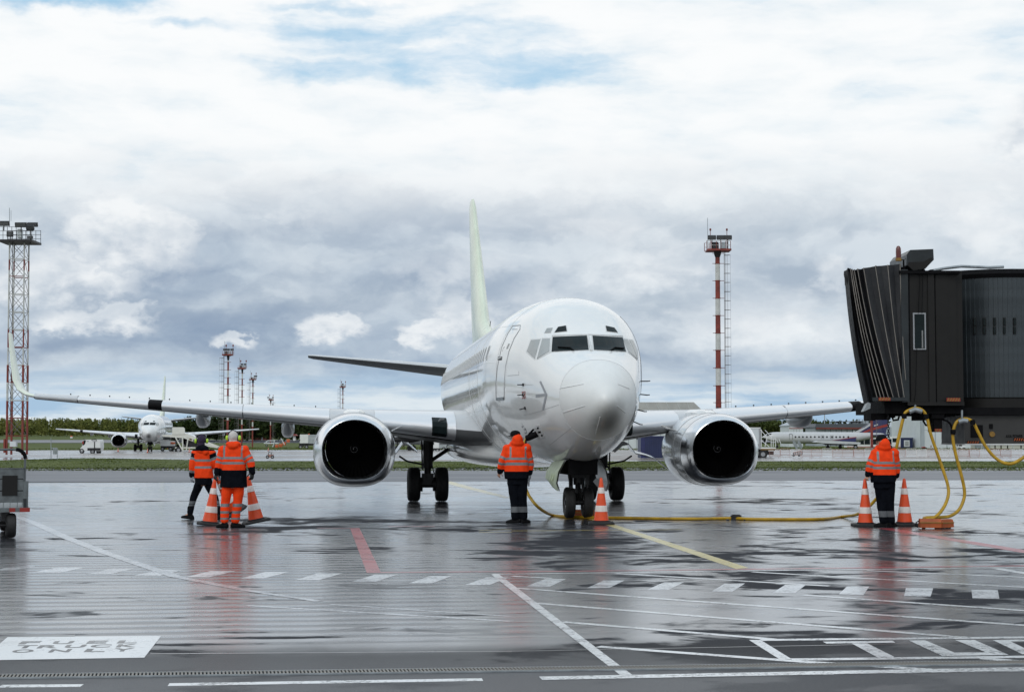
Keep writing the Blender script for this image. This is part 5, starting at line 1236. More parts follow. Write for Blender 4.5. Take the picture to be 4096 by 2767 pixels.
for i in range(int((za - zb_) / .05)):
    o_ = ch0.build('chain_link', 'dark', br) if chain is None else inst(chain, 'chain_link', br); chain = chain or o_
    o_.location = Vector((B5(485, 1400).x, BY + .2, za - .05 * i)) - br.location; o_.rotation_euler = (0, 0, R(90) * (i % 2)); o_.scale = (.8, 1, 1.25)
# ground power cabinet hung under the tunnel
X['cab_grey'] = mat('cabinet_grey', (.030, .029, .028), .5, 0, .12, 2)
gp = thing('power_cabinet', 'dark grey ground power cabinet hung under the jet bridge rotunda', 'power unit', (B5(1300, 1430).x, BY + 1.2, B5(1300, 1530).z))
def gslab(x0, y0, x1, y1, Y0, Y1, name, m, par=gp):
    a, b = B5(x0, y1, Y0), B5(x1, y0, Y0); o_ = gp.location
    return MB().box(((a.x + b.x) / 2 - o_.x, (Y0 + Y1) / 2 - o_.y, (a.z + b.z) / 2 - o_.z), (abs(b.x - a.x), Y1 - Y0, abs(b.z - a.z))).build(name, m, par, 0)
gslab(1032, 1312, 1720, 1522, BY + .4, BY + 2.2, 'housing', 'cab_grey'); gslab(1032, 1522, 1720, 1532, BY + .36, BY + 2.2, 'skid_rail', 'lightseam')
gslab(1078, 1384, 1166, 1476, BY + .38, BY + .45, 'vent_panel', 'black'); gslab(1215, 1376, 1240, 1412, BY + .38, BY + .45, 'hatch', 'black')
MB().lathe([(.001, -.02), (.055, -.02), (.06, .02)], B5(1235, 1452, BY + .39) - gp.location, 'y', 16).build('switch_plate', 'hazy', gp)
_hz = hazard
def ghaz(x0, y0, x1, y1):
    h = gslab(x0, y0, x1, y1, BY + .385, BY + .43, 'hazard_plate', 'black')
    n = int((x1 - x0) / 16)
    for i in range(n):
        xa = x0 + (x1 - x0) * i / n; q = [B5(xa, y1 - 1, BY + .38) - gp.location, B5(xa + 8, y1 - 1, BY + .38) - gp.location, B5(min(x1, xa + 16), y0 + 1, BY + .38) - gp.location, B5(xa + 8, y0 + 1, BY + .38) - gp.location]
        MB().prism(q, (0, .003, 0)).build('hazard_stripe', 'boxor', h, 0)
ghaz(1050, 1502, 1140, 1522); ghaz(1395, 1480, 1480, 1502)
def text3d(body, p, w, h, m, parent, name='lettering', th=.004, off=None, rot=None):
    cu = bpy.data.curves.new('t', 'FONT'); cu.body = body; cu.align_x = 'CENTER'; cu.align_y = 'CENTER'; cu.extrude = .5
    to = bpy.data.objects.new('t', cu); COL.objects.link(to); bpy.context.view_layer.update()
    me = bpy.data.meshes.new_from_object(to.evaluated_get(bpy.context.evaluated_depsgraph_get())); bpy.data.objects.remove(to)
    co = np.array([q.co[:] for q in me.vertices]); mn, mx = co.min(0), co.max(0); off = off or Vector((0, 0, 0)); rot = rot or Matrix.Identity(3)
    for q in me.vertices:
        a = (q.co.x - (mn[0] + mx[0]) / 2) / (mx[0] - mn[0]) * w; b_ = (q.co.y - (mn[1] + mx[1]) / 2) / (mx[1] - mn[1]) * h; c_ = -q.co.z * th
        q.co = Vector(p) - off + rot @ Vector((a, c_, b_))
    me.materials.append(X[m]); o = bpy.data.objects.new(name, me); COL.objects.link(o); o.parent = parent; return o
text3d('AXA POWER', B5(1398, 1466, BY + .395), .345, .062, 'black', gp, off=gp.location, th=.012)

# ------------------------------------------------------------------ yellow supply cable and what it runs through
def smooth_path(pts, n=10):
    p = [Vector(q) for q in pts]; p = [p[0] * 2 - p[1]] + p + [p[-1] * 2 - p[-2]]; out = []
    for i in range(1, len(p) - 2):
        for k in range(n):
            t = k / n; a, b, c, d = p[i - 1], p[i], p[i + 1], p[i + 2]
            out.append(.5 * ((2 * b) + (c - a) * t + (2 * a - 5 * b + 4 * c - d) * t * t + (3 * b - a - 3 * c + d) * t ** 3))
    out.append(p[-2]); return out
Z6 = lambda x, y: (3300 + x * .3425, 1650 + y * .3425)
def Q6(x, y, Y): return P(*Z6(x, y), Y)
cb = thing('supply_cable', 'thick yellow ground power cable running from the jet bridge hangers to the airliner nose', 'cable', (6.0, 34.0, 0))
def cbuild(mb, name, m, par=None): 
    o_ = cb.location; mb.v = [(x - o_.x, y - o_.y, z - o_.z) for x, y, z in mb.v]; return mb.build(name, m, par or cb, 50)
def gl(u, v, dz=.032): return G(u, v, dz)
hx = hit(2140, 1737); Hw = JM @ hx                      # the receptacle on the nose
plug_end = JM @ hit(2148, 1735); nrm = (JM.to_3x3() @ snormal(hit(2148, 1735))).normalized()
pA = [P(2094, 1778, 35.3), P(2088, 1830, 34.9), P(2090, 1900, 34.9), P(2104, 1955, 34.8), P(2122, 1991, 34.6), P(2156, 2030, 34.5), gl(2206, 2064), gl(2270, 2071), gl(2420, 2075), gl(2640, 2079), gl(2800, 2080), gl(2930, 2078), gl(3000, 2081), gl(3150, 2082), gl(3290, 2081),
      gl(3370, 2071, .03), P(3440, 2052, 34.3), P(3500, 2000, 33.9), P(3540, 1940, 33.6), P(3562, 1870, 33.3), Q6(820, 470, 32.95), Q6(870, 250, 32.9), Q6(925, 30, 32.88), Q6(975, -25, 32.88), Q6(1060, -52, 32.88), Q6(1140, -25, 32.88), Q6(1190, 60, 32.88),
      Q6(1235, 250, 32.88), Q6(1310, 470, 32.88), Q6(1390, 700, 32.85), Q6(1435, 850, 32.8), Q6(1440, 960, 32.75), Q6(1400, 1080, 32.65), Q6(1330, 1180, 32.55), Q6(1260, 1230, 32.45), Q6(1200, 1238, 32.4), Q6(1160, 1228, 32.6), Q6(1230, 1222, 32.7), Q6(1420, 1215, 32.75), Q6(1510, 1180, 32.8), Q6(1580, 1110, 32.85),
      Q6(1625, 990, 32.9), Q6(1625, 880, 32.9), Q6(1590, 720, 32.9), Q6(1530, 500, 32.9), Q6(1497, 330, 32.9), Q6(1497, 220, 32.9), Q6(1530, 120, 32.9), Q6(1590, 80, 32.9), Q6(1660, 75, 32.9), Q6(1730, 115, 32.9), Q6(1790, 230, 32.9), Q6(1880, 400, 32.88), Q6(2000, 535, 32.85), Q6(2110, 590, 32.8), Q6(2200, 588, 32.8), Q6(2330, 515, 32.8), Q6(2500, 380, 32.9)]
cbuild(MB().tube(smooth_path(pA, 8), .033, 10), 'cable_run', 'yellow')
# plug and handle at the nose
pl0 = P(2108, 1752, 35.4); cbuild(MB().tube(smooth_path([P(2094, 1778, 35.3), P(2098, 1768, 35.35), pl0], 6), .034, 10), 'cable_end', 'yellow')
pg = cbuild(MB().tube([pl0, pl0.lerp(plug_end, .5), plug_end], [.07, .075, .07], 12), 'plug', 'black'); cbuild(MB().tube([pl0, P(2117, 1735, 35.3), P(2135, 1716, 35.3)], .022, 8), 'plug_handle', 'black', pg)
cbuild(MB().tube([P(2104, 1757, 35.28), P(2103, 1775, 35.25), P(2104, 1800, 35.25)], .02, 6), 'plug_strap', 'black', pg)
cp = gl(2944, 2078, .04); cbuild(MB().box(cp, (.22, .13, .12)).box(cp + Vector((0, 0, .05)), (.16, .16, .05)), 'coupling', 'dark')
for u in (2910, 2978): q = gl(u, 2080, .012); cbuild(MB().box(q, (.05, .16, .022)), 'coupling_foot', 'dark')
for (x, y) in ((940, 10), (1150, 20), (870, 250)): pass
for pts in (((1045, -58), (1060, -90)), ((1600, 78), (1600, 20), (1600, -30))):
    cbuild(MB().tube([Q6(x, y, 32.88) for x, y in pts], .02, 6), 'hanger_link', 'galv')
for pts in (((985, -10), (1050, -38), (1130, -12)), ((1560, 108), (1610, 92), (1665, 100))): cbuild(MB().tube([Q6(x, y, 32.86) for x, y in pts], .05, 8), 'hanger_saddle', 'galv')
for x, y in ((1496, 225), (925, 40), (1725, 112), (1180, 45)): q = Q6(x, y, 32.88); cbuild(MB().lathe([(.05, -.05), (.055, 0), (.05, .05)], q, 'z', 12, caps=True), 'cable_clamp', 'black')

# ------------------------------------------------------------------ chocks
def chock(label, u, v, w, d_, h, rz, m='boxor'):
    t = thing('wheel_chock', label, 'wheel chock', G(u, v), rz, 'orange wheel chocks')
    pr = [Vector((-w / 2, y, z)) for y, z in ((-d_ / 2, .02), (-d_ / 2, h * .62), (-d_ * .36, h * .95), (-d_ * .1, h), (d_ * .28, h * .98), (d_ / 2, h * .6), (d_ / 2, .02))]
    MB().prism(pr, (w, 0, 0)).build('chock_block', m, t, smooth=0)
    MB().box((0, -d_ / 2 - .006, h * .62), (w * .98, .012, .02)).build('chock_rib', 'hazy', t, smooth=0)
    for x in (-w * .3, w * .3): MB().box((x, 0, .011), (.05, d_ * .7, .018)).build('foot', 'black', t, smooth=0)
    MB().tube([(-w / 2, 0, h * .8), (-w / 2 - .06, -.02, h * .62), (-w / 2 - .075, -.03, h * .3), (-w / 2 - .03, -.03, h * .12)], .010, 6).build('rope_handle', 'black', t)
    return t
chock('longer orange chock lying in front, its rope handle towards the cones', 3720, 2113, .41, .20, .195, R(-4)); chock('orange chock set at an angle behind the longer one under the cable loop', 3776, 2112, .36, .2, .18, R(38))
chock('dark red chock on the ground in front of the nose wheels', 2338, 2065, .44, .18, .16, R(2))

# ------------------------------------------------------------------ baggage cart at the left edge
bc = thing('baggage_cart', 'galvanised baggage cart with slatted end panel, cut off by the left edge', 'cart', G(44, 2152), R(20))
kc = .2677 / (F / bc.location.y); C_ = lambda x, y, d=0.0: Vector(((x - 163) * kc, d, (1465 - y) * kc))
def cslab(x0, y0, x1, y1, d0, d1, name, m, par=bc):
    a, b_ = C_(x0, y1), C_(x1, y0); return MB().box(((a.x + b_.x) / 2, (d0 + d1) / 2, (a.z + b_.z) / 2), (b_.x - a.x, d1 - d0, b_.z - a.z)).build(name, m, par, 0)
deck = cslab(-900, 1012, 420, 1076, -.05, 2.6, 'deck', 'cartgrey')
for x0, x1 in ((130, 215), (278, 424)): cslab(x0, 1014, x1, 1074, -.065, -.045, 'reflector', 'red', deck)
for y0, y1 in ((432, 580), (592, 755), (770, 936)): cslab(-860, y0, 328, y1, .0, .03, 'end_slat', 'cartgrey')
for y0 in (579, 754): cslab(-860, y0, 328, y0 + 17, .014, .028, 'slat_lip', 'black')
cslab(-860, 424, 330, 436, -.01, .05, 'end_rail', 'cartgrey')
cslab(330, 620, 400, 1012, .0, .05, 'corner_post', 'cartgrey'); cslab(368, 640, 400, 1012, .05, 1.2, 'side_board', 'cartgrey'); cslab(330, 880, 372, 1012, -.02, .0, 'latch', 'bridge2')
for x in (45, 142, 245, -60, -160): cslab(x - 4, 936, x + 4, 1014, .0, .015, 'stanchion', 'cartgrey')
cslab(25, 535, 243, 832, -.02, .0, 'number_plate', 'bridge')
hoop = [C_(347, 900, .03), C_(347, 600, .03), C_(347, 290, .03), C_(335, 225, .03), C_(300, 180, .03), C_(250, 155, .03), C_(200, 150, .03), C_(-200, 150, .03), C_(-700, 150, .03)]
hp = MB().tube(hoop, .020, 10).build('push_bar', 'cartgrey', bc); MB().tube([C_(352, 285, .03), C_(345, 245, .03), C_(325, 205, .03), C_(290, 172, .03), C_(250, 152, .03), C_(215, 148, .03)], .034, 10).build('foam_grip', 'black', hp)
def cwheel(x, d):
    w = MB().lathe([(.08, -.075), (.18, -.085), (.212, -.06), (.22, 0), (.212, .06), (.18, .085), (.08, .075)], (C_(x, 1280).x, d, .22), 'x', 30).lathe([(.09, -.05), (.001, -.055)], (C_(x, 1280).x, d, .22), 'x', 20, 1).lathe([(.09, .05), (.001, .055)], (C_(x, 1280).x, d, .22), 'x', 20, 1)
    return w.build('wheel', ['rubber', 'cartgrey'], bc, smooth=40)
for x, d in ((163, .12), (-640, .12), (163, 2.3), (-640, 2.3)): cwheel(x, d)
MB().box((C_(80, 1180).x, .12, .40), (.12, .1, .20)).tube([(C_(-640, 0).x, .12, .22), (C_(120, 0).x, .12, .22)], .03, 8).tube([(C_(-200, 0).x, .3, .30), (C_(60, 0).x, .2, .26)], .02, 6).build('axle', 'dark', bc)
# ------------------------------------------------------------------ the far side of the airfield
def at(u, Y, dz=0.0): return Vector((ray(u, HY).x / ray(u, HY).y * Y, Y, gz(Y) + dz))
def zof(v, Y): r = ray(2048, v); return CAMH + r.z / r.y * Y
def fbox(name, label, cat, u0, u1, v0, v1, Y, D): pass
class Far:
    """a thing at depth Y whose shapes are given in photo pixels (u, v) on its near side and metres of depth"""
    def __init__(s, name, label, cat, u, Y, group=None, base=None):
        s.Y = Y; s.t = thing(name, label, cat, Vector((at(u, Y).x, Y, gz(Y) if base is None else base)), 0, group); s.o = s.t.location
    def p(s, u, v, d=0.0):
        q = P(u, v, s.Y); return Vector((q.x - s.o.x, d, q.z - s.o.z))
    def box(s, u0, v0, u1, v1, d0, d1, name, m, par=None):
        a, b = s.p(u0, v1), s.p(u1, v0)
        return MB().box(((a.x + b.x) / 2, (d0 + d1) / 2, (a.z + b.z) / 2), (abs(b.x - a.x), d1 - d0, abs(b.z - a.z))).build(name, m, par or s.t, 0)
    def prism(s, uv, d0, d1, name, m, par=None): return MB().prism([s.p(u, v, d0) for u, v in uv], (0, d1 - d0, 0)).build(name, m, par or s.t, 0)
    def tube(s, uv, r, name, m, par=None, d=0.0, n=6): return MB().tube([s.p(u, v, d) for u, v in uv], r, n).build(name, m, par or s.t, 50)
    def wheel(s, u, v, r, w, d, par=None, name='wheel'):
        c = s.p(u, v, d); return MB().lathe([(r * .5, -w / 2), (r * .9, -w / 2), (r, -w * .3), (r, w * .3), (r * .9, w / 2), (r * .5, w / 2)], c, 'y', 20).lathe([(r * .55, -w * .4), (.001, -w * .42)], c, 'y', 16, 1).build(name, ['rubber', 'greymark'], par or s.t, 40)

# second airliner: the same type, parked across the grass without winglets
j2 = dup(jet, (0, 0, 0), label='white airliner parked far off at the left with stairs at its door', skip=('lap_joint', 'winglet', 'vortex_generator', 'skin_seam', 'diverter_strip', 'air_data_probe', 'grey_arrow', 'skin_fastener', 'warning_placard'))
psi2 = R(8.2); dn = 221.0; xn = (603 - 2048) / F * dn
j2.rotation_euler = (0, 0, psi2); j2.location = (xn + 4 * math.sin(psi2), dn - 4 * math.cos(psi2), gz(dn) - .02)

# passenger stairs at its door
st = Far('passenger_stairs', 'beige mobile passenger stairs standing at the door of the far airliner', 'airstairs', 760, 219)
st.prism([(650, 1739), (739, 1735), (872, 1786), (866, 1792), (820, 1783), (735, 1752), (650, 1745)], 0, 1.6, 'stair_flight', 'beige'); st.prism([(740, 1733), (746, 1733), (872, 1782), (870, 1792), (748, 1748)], -.05, 0, 'side_panel', 'beige')
st.prism([(690, 1708), (733, 1708), (739, 1713), (740, 1736), (688, 1737)], -.08, .05, 'platform_panel', 'beige'); st.tube([(660, 1737), (666, 1708), (687, 1707)], .05, 'hand_rail', 'galv'); st.tube([(683, 1737), (689, 1708)], .05, 'hand_rail', 'galv'); st.tube([(660, 1720), (686, 1720)], .04, 'hand_rail', 'galv')
st.tube([(700, 1745), (730, 1800)], .09, 'strut', 'beige'); st.tube([(730, 1745), (732, 1806)], .09, 'strut', 'beige'); st.tube([(752, 1755), (745, 1800)], .08, 'strut', 'beige')
st.box(700, 1788, 800, 1793, 0, 1.6, 'chassis', 'beige'); st.box(740, 1762, 800, 1786, .3, 1.5, 'drive_box', 'dark'); st.wheel(714, 1799, .42, .3, .1); st.wheel(702, 1799, .42, .3, 1.5); st.wheel(792, 1792, .35, .3, .1)
fl = st.prism([(758, 1752), (767, 1754), (767, 1760), (758, 1758)], -.09, -.05, 'flag_emblem', 'hazy'); st.prism([(760, 1753), (765, 1754), (765, 1757), (760, 1756)], -.10, -.09, 'emblem_square', 'blue', fl)
kq = st.p(778, 1762, -.09); text3d('K', kq, .30, .36, 'navyp', st.t, th=.05, rot=Matrix.Rotation(R(18), 3, 'Y'))
c2 = Far('service_cart', 'low white service cart standing between the far airliner and its stairs', 'cart', 663, 226); c2.box(641, 1763, 690, 1783, 0, 2, 'housing', 'pwhite'); c2.box(683, 1768, 695, 1775, -.1, 1, 'red_panel', 'orangebin'); c2.wheel(650, 1795, .3, .2, .1); c2.wheel(682, 1795, .3, .2, .1); c2.box(642, 1783, 690, 1792, .1, 1.8, 'chassis', 'dark')

# white service van
v_ = Far('service_van', 'white service van with lamps on its roof on the far concrete at the left', 'van', 362, 196)
v_.prism([(322, 1801), (322, 1791), (328, 1786), (329, 1764), (334, 1758), (398, 1757), (400, 1766), (401, 1790), (398, 1803)], 0, 1.8, 'van_body', 'pwhite'); v_.prism([(330, 1766), (336, 1760), (344, 1760), (340, 1776), (330, 1782)], -.02, .02, 'window', 'glass')
v_.box(350, 1791, 402, 1801, -.06, .1, 'lower_skirt', 'dark'); v_.wheel(327, 1803, .3, .22, .1); v_.wheel(370, 1805, .3, .22, .1); v_.wheel(383, 1805, .3, .22, 1.4); v_.tube([(378, 1766), (379, 1806)], .05, 'rear_pole', 'dark', d=-.05); v_.tube([(366, 1758), (384, 1756), (386, 1763)], .05, 'roof_lamp', 'dark', d=-.03); v_.box(334, 1755, 338, 1759, 0, .4, 'roof_lamp', 'dark')
v_.box(329, 1764, 335, 1775, -.04, .0, 'tail_light', 'red')
for u0, u1 in ((347, 355), (370, 384)): v_.box(u0, 1763, u1, 1766, -.02, 0, 'lettering', 'greymark')
# instrument post on the verge
pz = Far('instrument_post', 'slim grey instrument cabinet on a post in the grass at the left', 'cabinet', 217, 116)
pz.tube([(204, 1752), (204, 1850)], .03, 'post', 'galv'); pz.box(211, 1790, 224, 1816, 0, .25, 'cabinet_box', 'galv'); pz.tube([(229, 1792), (229, 1846)], .03, 'post', 'galv'); pz.tube([(204, 1792), (229, 1792)], .025, 'rail', 'galv'); pz.tube([(204, 1800), (210, 1800)], .03, 'rail', 'galv'); pz.box(202, 1845, 232, 1850, -.1, .3, 'plinth', 'lgrey')

# lattice floodlight tower
tw = Far('lattice_tower', 'red and white lattice floodlight tower at the left edge', 'tower', 64, 157)
kz = lambda y: 800 + y * .7012; ku = lambda x: x * .7012
hw_t, hw_b = 30, 40
def leg(sx, sd, y): q = (y - 235) / (1450 - 235); cxp = 97 - 15 * q; return tw.p(ku(cxp + sx * (42 + 3 * q)), kz(y), .75 + sd * .75)
bandz = [(235, 340, 'mwhite'), (340, 640, 'mred'), (640, 735, 'mwhite'), (735, 840, 'mred'), (840, 940, 'mwhite'), (940, 1040, 'mred'), (1040, 1145, 'mwhite'), (1145, 1452, 'mred')]
bandz[1] = (340, 400, 'mred'); bandz.insert(2, (400, 640, 'mwhite'))
for y0, y1, m in bandz:
    for sx in (-1, 1):
        for sd in (-1, 1): MB().tube([leg(sx, sd, y0), leg(sx, sd, y1)], .075 if y0 < 900 else .11, 6).build('tower_leg', m, tw.t)
ylv = [240, 335, 435, 535, 637, 738, 838, 940, 1040, 1142, 1242, 1345]
for a, b in zip(ylv[:-1], ylv[1:]):
    m = 'mred' if a in (335, 738, 940, 1142, 1242) else 'mwhite'
    for sd in (-1, 1):
        for q in ((-1, 1), (1, -1)): MB().tube([leg(q[0], sd, a), leg(q[1], sd, b)], .024, 5).build('brace', 'thin', tw.t)
        MB().tube([leg(-1, sd, b), leg(1, sd, b)], .045, 5).build('cross_bar', m, tw.t)
    for sx in (-1, 1): MB().tube([leg(sx, -1, a), leg(sx, 1, b)], .024, 5).build('brace', 'thin', tw.t)
MB().tube([leg(-.6, -1, 240), leg(-.5, -1, 640), leg(-.6, -1, 1345)], .03, 5).build('feed_cable', 'dark', tw.t)
dk = tw.box(ku(2), kz(230), ku(196), kz(242), -.8, 2.4, 'platform', 'dark')
for d in (-.7, 2.3):
    for y in (158, 182, 206): tw.tube([(ku(4), kz(y)), (ku(195), kz(y))], .022, 'guard_rail', 'dark', dk, d)
    for x in (4, 30, 55, 80, 105, 135, 165, 193): tw.tube([(ku(x), kz(158)), (ku(x), kz(232))], .025, 'guard_post', 'dark', dk, d)
def flood(par, obj, u, v, w, h, d, tilt):
    c = obj.p(u, v, d); rot = Matrix.Rotation(R(tilt), 3, 'X') @ Matrix.Rotation(0, 3, 'Z'); f_ = MB().box(c, (w, .25, h), rot).tube([c + Vector((0, .1, -h * .5)), c + Vector((0, .1, -h * .5 - .45))], .05, 6).build('floodlight', 'dark', par, 0)
    MB().box(c + rot @ Vector((0, -.13, 0)), (w * .9, .02, h * .85), rot).build('lens', 'lamp_glass', f_, 0); return f_
for x, y, w, h, d, tl in ((30, 138, 1.1, .45, -.5, 25), (128, 146, 1.1, .45, -.5, 20), (165, 132, 1.0, .4, 1.2, 25), (182, 162, .75, .5, -.6, 40), (57, 195, .6, .5, 0, 0), (172, 214, .5, .3, 0, 0)): flood(tw.t, tw, ku(x), kz(y), w, h, d, tl)
tw.box(ku(104), kz(168), ku(127), kz(218), -.3, .3, 'control_box', 'lgrey'); tw.tube([(ku(54), kz(155)), (ku(54), kz(45))], .03, 'antenna', 'galv'); tw.tube([(ku(63), kz(120)), (ku(63), kz(60))], .02, 'antenna', 'galv')
tw.box(ku(57), kz(1376), ku(92), kz(1406), -.1, .4, 'junction_box', 'lgrey'); tw.box(ku(22), kz(1362), ku(33), kz(1440), -.2, .3, 'cable_riser', 'mred')

# tubular floodlight masts with caged ladders
def mast(label, u, Y, vtop, vbase, wpx, bands, lad=1, lamps=((-.8, 1), (.3, 1), (1.2, 1)), pw=1.5, first='mred', hoops=22, zb=None):
    f = Far('floodlight_mast', label, 'light mast', u, Y, 'red and white floodlight masts', base=zb); s = F / Y; zt = zof(vtop, Y) - f.o.z; r0 = wpx / s / 2; r1 = r0 * .8
    n = len(bands) - 1; mk = first; kk_ = pw / 1.5
    for a, b in zip(bands[:-1], bands[1:]):
        za, zb_ = zof(a, Y) - f.o.z, zof(b, Y) - f.o.z; ra, rb = [r0 + (r1 - r0) * max(0, z) / zt for z in (za, zb_)]
        MB().lathe([(ra, za), (rb, zb_ + .002)], (0, 0, 0), 'z', 16).build('mast_band', mk, f.t, 60)
        fr_ = MB().lathe([(ra * 1.18, za - .05), (ra * 1.18, za + .05)], (0, 0, 0), 'z', 16, caps=True).build('flange', 'mred', f.t, 30); mk = 'mwhite' if mk == 'mred' else 'mred'
    k = lad; lx0, lx1 = k * (r0 + .48), k * (r0 + 1.25); z0 = 0.0
    for x, rr_ in ((lx0, .035), (lx0 + k * .12, .03)): MB().tube([(x, 0, max(0, z0)), (x, 0, zt)], rr_, 5).build('ladder_rail', 'thin', f.t)
    for x, y in ((lx1, 0), ((lx0 + lx1) / 2, -.35), ((lx0 + lx1) / 2, .35)): MB().tube([(x, y, max(0, z0)), (x, y, zt - .5)], .011, 4).build('cage_rail', 'thin', f.t)
    h0 = None
    for i in range(hoops):
        z = max(0, z0) + (zt - max(0, z0)) * (i + .5) / hoops
        if h0 is None:
            h0 = MB().tube([(lx0, -.3, 0), ((lx0 + lx1) / 2, -.38, 0), (lx1, 0, 0), ((lx0 + lx1) / 2, .38, 0), (lx0, .3, 0)], .022, 4).build('cage_hoop', 'thin', f.t); h = h0
        else: h = inst(h0, 'cage_hoop', f.t)
        h.location = (0, 0, z)
    for i, b in enumerate(bands): MB().tube([(-k * (r0 + .3), 0, zof(b, Y) - f.o.z), (lx0, 0, zof(b, Y) - f.o.z)], .035, 5).build('ladder_bracket', 'mred', f.t)
    pl = MB().box((.1 * k, 0, zt), (pw * 2, 1.7 * pw, .22)).build('platform', 'mred', f.t, 0)
    MB().lathe([(r1, zt - .9), (r1 * 1.5, zt - .5), (r1 * 1.7, zt - .1)], (0, 0, 0), 'z', 16).build('collar', 'dark', f.t)
    for d in (-.82 * pw, .82 * pw):
        for hz in (.55 * kk_, 1.1 * kk_): MB().tube([(-pw, d, zt + hz), (pw, d, zt + hz)], .035 * kk_, 5).build('guard_rail', 'mwhite', pl)
        for x in np.linspace(-pw, pw, 6): MB().tube([(x, d, zt), (x, d, zt + 1.1 * kk_)], .04 * kk_, 5).build('guard_post', 'mred', pl)
    for x, kk in lamps:
        x *= kk_; c = Vector((x, -.9 * kk_, zt + 1.55 * kk_)); rot = Matrix.Rotation(R(25), 3, 'X')
        fl_ = MB().box(c, (1.0 * kk_, .4 * kk_, .5 * kk_), rot).tube([c, c - Vector((0, 0, 1.4 * kk_))], .06 * kk_, 6).build('floodlight', 'dark', f.t, 0); MB().box(c + rot @ Vector((0, -.21 * kk_, 0)), (.92 * kk_, .02, .42 * kk_), rot).build('lens', 'lamp_glass', fl_, 0)
    for x, c in ((-.4, 'dark'), (.6, 'galv')): MB().box((x * kk_, -1.0 * kk_, zt + .55 * kk_), (.7 * kk_, .5 * kk_, .8 * kk_)).build('ballast_box', c, f.t, 0)
    for x in (-pw * .55, pw * .85): MB().tube([(x, .5, zt), (x, .5, zt + 2.6 * kk_)], .04, 5).lathe([(.001, 0), (.12, .05), (.12, .28), (.001, .36)], (x, .5, zt + 2.55 * kk_), 'z', 8).build('obstruction_lamp', 'mred', f.t)
    MB().tube([(-pw * .8, .3, zt), (-pw * .8, .3, zt + 4.2 * kk_)], .03, 4).build('antenna', 'galv', f.t)
    return f
zr = lambda y: 880 + y * .5096
mast('tall red and white floodlight mast rising behind the right wing', 2875, 205, zr(240), 1808, 23, [1808, zr(1432), zr(1300), zr(1160), zr(1022), zr(887), zr(750), zr(614), zr(477), zr(342), zr(262)][1:], 1, first='mred')
# its lowest, red section runs on down behind the wing
o = Far('mast_foot', None, None, 2875, 205); bpy.data.objects.remove(o.t)
ftm = [t for t in bpy.data.objects if t.name.startswith('floodlight_mast') and t.parent is None][-1]
MB().lathe([(.37, 0), (.36, zof(zr(1432), 205) - ftm.location.z)], (0, 0, 0), 'z', 16).build('mast_band', 'mred', ftm, 60)
ze = lambda y: 1340 + y * .2931
mast('nearest of the four masts in a row left of the engine, tallest in view', 910, 262, ze(270), 1790, 8.5, [1790, ze(1165), ze(1100), ze(950), ze(825), ze(735), ze(665), ze(580), ze(475), ze(370), ze(285)], -1, lamps=((-.9, 1), (.1, 1), (1.3, 1)), pw=.80, hoops=16)
mast('second mast of the row left of the engine', 967, 300, ze(455), 1790, 6.5, [1796, ze(1225), ze(1145), ze(975), ze(845), ze(755), ze(680), ze(600), ze(520), ze(470)], -1, lamps=((0, 1), (1.2, 1)), pw=.72, hoops=14)
mast('third mast of the row left of the engine', 1010, 400, ze(607), 1790, 6.2, [1790, ze(1250), ze(1180), ze(980), ze(865), ze(790), ze(700), ze(640)], -1, lamps=((1.0, 1), (1.6, 1)), pw=.80, hoops=10)
mast('shortest mast of the row left of the engine', 1082, 520, ze(885), 1778, 5.2, [1778, ze(1230), ze(1170), ze(1000), ze(930), ze(895)], 1, lamps=((-1.6, 1), (1.4, 1)), pw=.78, hoops=8)
mast('thin lone mast rising above the left engine', 1370.5, 430, ze(710), 1786, 5.0, [1786, 1700, ze(1060), ze(1000), ze(930), ze(870), ze(815), ze(760), ze(725)], -1, lamps=((0, 1),), pw=.75, hoops=14)
mast('rust red mast foot standing behind the jet bridge canopy', 3487, 255, 1250, 1795, 11, [1795, 1600, 1500, 1400, 1300, 1255], 1, pw=2.0, hoops=10)
for u, v0 in ((3129, 1668), (3299, 1650)):
    f = Far('lamp_post', 'thin grey lamp post over the trees ' + ('left of the gabled shed' if u < 3200 else 'above the long grey roof'), 'lamp post', u, 480); MB().tube([(0, 0, 0), (0, 0, zof(v0, 480) - f.o.z)], .14, 8).build('post', 'cgrey', f.t); MB().box((.2, 0, zof(v0, 480) - f.o.z), (.6, .3, .2)).build('lamp_head', 'cgrey', f.t, 0)
# ------------------------------------------------------------------ buildings, aircraft and vehicles beyond the grass
hg = Far('arched_hangar', 'pale grey hangar with a long sloping roof behind the airliner nose', 'hangar', 2650, 340)
hg.prism([(2440, 1692), (2440, 1608), (2775, 1608), (2838, 1668), (2838, 1692)], 0, 34, 'roof', 'archroof'); hg.box(2442, 1690, 2832, 1803, .6, 33, 'wall', 'lgrey')
for u in range(2450, 2836, 32): hg.box(u, 1694, u + 1.5, 1800, .5, .62, 'wall_joint', 'cgrey')
for u in range(2455, 2790, 42): hg.tube([(u, 1609), (u + 40 if u < 2735 else 2775, 1690)], .03, 'roof_seam', 'lgrey', d=-.03, n=4)
hg.box(2572, 1740, 2596, 1800, .45, .62, 'door', 'cgrey'); hg.box(2546, 1745, 2556, 1756, .45, .62, 'window', 'glass')
bl = Far('blue_container', 'dark blue metal container standing at the edge of the grass behind the right engine', 'container', 2625, 140)
bl.box(2565, 1746, 2690, 1832, 0, 4, 'container_box', 'blue'); bl.box(2563, 1744, 2580, 1832, -.06, .0, 'corner_post', 'navyp'); bl.box(2563, 1743, 2692, 1748, -.07, 4, 'top_rail', 'navyp')
